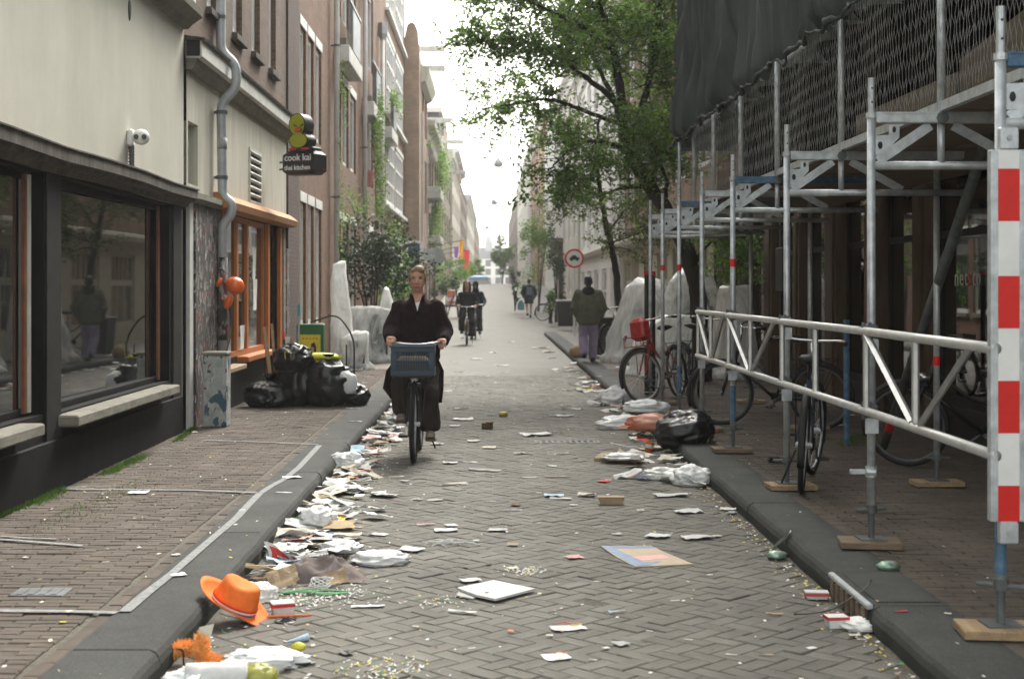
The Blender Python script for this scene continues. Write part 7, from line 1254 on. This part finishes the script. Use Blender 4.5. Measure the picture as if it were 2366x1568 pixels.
def jersey(u, v):
    a = 1 + .22 * nz3(u * 3, v * 3, 2); x, y = (u - .5) * .50 * (1 + .15 * nz3(v * 4, 1, u)), (v - .5) * .30 * a; e = max(0, 1 - abs(2 * u - 1) ** 3) * max(0, 1 - abs(2 * v - 1) ** 3)
    r1 = 1 - abs(nz3(x * 6 + y * 5, y * 7 - x * 2, 3)) * 2.6; r2 = 1 - abs(nz3(x * 13 - y * 9, y * 15, 8)) * 2.6; k = .6 + .5 * math.exp(-((x - .06) / .1) ** 2) + .35 * math.exp(-((x + .11) / .07) ** 2)
    return (x, y, .004 + e * k * (.062 + .05 * r1 + .018 * r2))
mb = MB(); mb.grid(jersey, 56, 40); mb.build('cloth', M['garment'], g, smooth=True)
for x, y, w_, lab in ((655, 1352, .14, 'brown paper bag leaning on the wall side of the grey garment'), (778, 1352, .10, 'brown paper bag in front of the grey garment')): p = G(x, y); mb = flat(None, w_ * 1.15, w_ * .95, .3, 'tan', int(x), .7); solid(mb, 'paper_bag', M['card'], lab, 'paper bag', p + Vector((0, 0, .035)), False, (R(38), R(-6), 0))
p = G(730, 1372); mb = MB(); r = random.Random(9)
for k in range(5): mb.tube(bez([(-.16 + r.gauss(0, .02), r.gauss(0, .02), .01), (-.05, r.gauss(0, .03), .02), (.05, r.gauss(0, .03), .015), (.17, r.gauss(0, .03), .01)], 5), .007, 5, flat=.3)
solid(mb, 'green_ribbon', PM['green'], 'pale green ribbons trailing below the grey garment', 'ribbon', p)
p = G(742, 1362); mb = MB()
for k in range(4): mb.tube([(.045 * (1 + .15 * k) * math.cos(a + k), .03 * math.sin(a + k) - .01, .02 + .045 * math.sin(a * .5 + k) ** 2) for a in [2 * math.pi * i / 20 for i in range(20)]], .0035, 5, closed=True)
solid(mb, 'cable_loop', PM['white'], 'coiled white cable on the pale green ribbons', 'cable', p)
p = G(1030, 1256); mb = MB(); r = random.Random(12)
for k in range(16): x0 = r.uniform(-.16, .05); mb.tube(bez([(x0, r.gauss(0, .05), .004), (x0 + .08, r.gauss(0, .05), .02), (x0 + .17, r.gauss(0, .06), .006)], 5), .0022, 4)
solid(mb, 'tangled_ribbon', PM['white'], 'tangle of thin white ribbons lying on the road', 'ribbon', p)
def board(label, corners, m, th, name, cat, lift=.004):
    P = [G(x, y) for x, y in corners]; c = sum(P, Vector()) / len(P); t = thing(name, label, cat, c); mb = MB(); mb.prism([p - c + Vector((0, 0, lift)) for p in P], (0, 0, th)); mb.build('sheet', m, t); return t, c
bt, c = board('flat white foam board with a bent corner lying on the road', [(1056, 1367), (1141, 1349), (1236, 1369), (1145, 1393), (1102, 1384)], PM['white'], .012, 'white_board', 'board', .012)
mb = MB(); P = [G(x, y) - c for x, y in ((1054, 1378), (1060, 1368), (1104, 1380), (1092, 1386))]; mb.prism([p + Vector((0, 0, .003)) for p in P], (0, 0, .006)); mb.build('torn_corner', PM['grey'], bt)
mb = MB(); q = G(1098, 1381) - c; mb.tube([q + Vector((.06, .02, .0245)), q + Vector((.06, .02, .0255))], .012, 8); mb.build('hole', M['black'], bt)
bt, c = board('large printed cardboard with tan, blue and red areas lying on the road', [(1387, 1264), (1505, 1263), (1535, 1278), (1602, 1306), (1467, 1312), (1425, 1290)], mat('pale_printed_card', (.46, .38, .28), .85), .006, 'printed_cardboard', 'cardboard')
for i, (pts, mm) in enumerate((([(1389, 1265), (1410, 1265), (1488, 1301), (1467, 1311.3)], 'slateblue'), ([(1412, 1264.6), (1505, 1263.8), (1517, 1269), (1424, 1270)], 'slateblue'), ([(1462, 1290), (1528, 1284), (1549, 1292), (1482, 1299)], 'pink'), ([(1489, 1302), (1530, 1300), (1505, 1309), (1470, 1311)], 'slateblue'))):
    mb = MB(); mb.prism([G(x, y) - c + Vector((0, 0, .0103 + .0002 * i)) for x, y in pts], (0, 0, .0006)); mb.build('print', PM[mm], bt)
for i, (x, y, lab, c1) in enumerate(((1312, 1452, 'torn white napkin with red stripes near the bottom of the road', 'red'), (1284, 1520, 'white wrapper with a red tip near the bottom of the road', 'orange'))):
    p = G(x, y); mb = flat(p, .16 - .05 * i, .10, .3, 'white', 77 + i, .25); o = solid(mb, 'napkin', PM['white'], lab, 'napkin', p); 
    for s_ in ((-.015, .02) if i == 0 else (-.02,)): mb = MB(); mb.grid(lambda u, v: ((u - .5) * .11 * (1 if i == 0 else .5) + (.02 if i else 0), s_ + v * (.006 if i == 0 else .02) + (u - .5) * .03, .026 + .004 * math.sin(u * 5)), 6, 1); mb.build('stripe', PM[c1], o)
p = G(1163, 962); mb = MB(); mb.tube([(-.055, 0, .03), (-.05, 0, .03), (.05, .01, .03), (.055, .01, .03)], [.024, .031, .03, .022], 14); solid(mb, 'drink_can', mat('yellow_can', (.38, .33, .05), .35, metal=.5), 'yellow drink can lying in the middle of the road', 'can', p, True)
p = G(1126, 990); mb = MB(); mb.box((0, 0, .035), (.12, .08, .07), rz=.2, bev=.008); mb.box((.03, -.03, .075), (.07, .06, .01), rz=.5); solid(mb, 'torn_box', PM['brown'], 'small dark torn box standing on the road before the yellow can', 'box', p)
for x, y, z, lab in ((2052, 1316, KH, 'crushed green and silver can on the pavement by the second post'), (1795, 1290, 0, 'crushed pale green can in the gutter under the white leaf of plastic')):
    p = G(x, y, z); mb = MB(); lump(mb, (0, 0, 0), (.055, .035, .025), 16, 10, .2, 2.5, int(x)); solid(mb, 'crushed_can', mat('crushed_can', (.55, .58, .55), .35, metal=.6, scale=40, col2=(.06, .25, .1)), lab, 'can', p, True)
p = G(1790, 1280); mb = MB(); mb.grid(lambda u, v: (-.03 + u * .13 + (v - .5) * .05 * math.sin(u * 3.14), .05 * (v - .5), .01 + u * .13 + .02 * (v - .5) ** 2), 8, 4); solid(mb, 'plastic_leaf', PM['white'], 'white spoon shaped plastic leaning on the kerb edge', 'plastic scrap', p)
p = G(1930, 1432); mb = MB(); mb.tube(bez([(-.20, 0, .03), (-.12, -.01, .035), (-.02, -.02, .06), (.10, .03, .11), (.18, .08, .15), (.2, .1, .175)], 6), [.009, .009] + [.006] * 29, 6, flat=.5); solid(mb, 'bent_strip', M['blackgloss'], 'bent black and silver strip propped on the kerb inlet', 'strip', p)
film_bag('white paper and plastic clump in front of the kerb inlet', 1985, 1452, 70, 24, 25, 'white', .07, 'paper_clump'); film_bag('large crumpled white bag against the kerb of the scaffold side', 1598, 1118, 78, 42, 26, 'filmwhite', .13); film_bag('greyish plastic sheet beside the crumpled white bag', 1535, 1105, 90, 24, 27, 'film', .12)
film_bag('clear plastic sleeve lying on the pavement under the red bicycle', 1495, 950, 90, 26, 28, 'filmwhite', .12, z=KH); film_bag('white torn bag in the gutter before the red bicycle', 1425, 935, 66, 40, 29, 'filmwhite', .2); film_bag('white plastic sheet in the gutter beside the orange carrier bag', 1440, 990, 100, 30, 30, 'filmwhite', .15)
bt, c = board('flattened tan carton under white film beside the crumpled bag', [(1372, 1066), (1390, 1052), (1490, 1050), (1488, 1068)], M['card'], .03, 'flattened_carton', 'carton'); film_bag('white film lying on the flattened tan carton', 1440, 1060, 80, 14, 31, 'filmwhite', .12, z=.035)
p = G(1497, 1046); t = thing('paper_cup', 'orange drinks cup with white print in the gutter by the bin bag', 'cup', p); mb = MB(); mb.lathe([(.032, .0), (.042, .10), (.045, .105), (.04, .105)], n=16); o = mb.build('cup', PM['orange'], t, smooth=True); mb = MB(); mb.lathe([(.0365, .045), (.0405, .08)], n=16); mb.build('band', PM['white'], t)
o = t; o.rotation_euler = (R(-12), R(14), 0)
mb = MB(); lump(mb, (0, 0, 0), (.26, .22, .10), 30, 18, .12, 1.5, 33); t = thing('carrier_bag', 'orange plastic carrier bag lying over the kerb beside the black bin bag', 'plastic bag', (1.72, 15.3, .07)); mb.build('bag', mat('orange_carrier', (.62, .2, .1), .4, scale=3, col2=(.68, .42, .34), trans=.3, bump=.4, bscale=8), t, smooth=True); mb = MB(); mb.tube(smooth_path([(-.2, -.1, .06), (-.33, -.16, .05), (-.36, -.06, .05), (-.2, 0, .06)]), .012, 6, flat=.5); mb.build('handle', PM['orange'], t)
bb = binbag((1.88, 13.75, .075), (.27, .30, .185), 'fat black bin bag with a yellow tie lying across the kerb of the scaffold side', 41, neck=False, tie=[(.02, -.22, .29), (.14, -.17, .27), (.23, -.10, .20), (.22, -.17, .11), (.17, -.24, .03)], group='black bin bags on the pavement'); bb.rotation_euler = (0, R(-8), 0)
p = At(1497, 735, 20); mb = MB(); p = G(1790, 1070, KH); t = thing('loose_pedal', 'black bicycle pedal lying on the pavement beside a scaffold post', 'pedal', p); mb = MB(); mb.b2((-.05, -.04, .01), (.05, -.03, .05)); mb.b2((-.05, .03, .01), (.05, .04, .05)); mb.b2((-.05, -.03, .01), (-.04, .03, .05)); mb.b2((.04, -.03, .01), (.05, .03, .05)); mb.build('cage', M['black'], t); mb = MB(); mb.tube([(-.06, 0, .03), (.09, 0, .03)], .01, 8); mb.build('axle', M['zincdark'], t)
p = G(1640, 1000, KH); mb = MB(); mb.box((0, 0, .025), (.16, .07, .05), rz=.1, bev=.006); single(mb, 'loose_brick', M['brickR'], 'loose red brick on the pavement behind the black bin bag', 'brick', loc=(0, 0, 0)).location = p
# ---------------------------------------------------------------- haze along the street
hm = bpy.data.materials.new('pale_air'); hm.use_nodes = True; t = hm.node_tree; t.nodes.remove(t.nodes['Principled BSDF'])
pv = t.nodes.new('ShaderNodeVolumePrincipled'); pv.inputs['Color'].default_value = (.93, .95, .96, 1); pv.inputs['Density'].default_value = .0007; pv.inputs['Anisotropy'].default_value = .3
t.links.new(pv.outputs[0], t.nodes['Material Output'].inputs['Volume'])
mb = MB(); mb.b2((-62, -22, -1.1), (62, 602, 24)); tag(mb.build('haze', hm), kind='stuff')
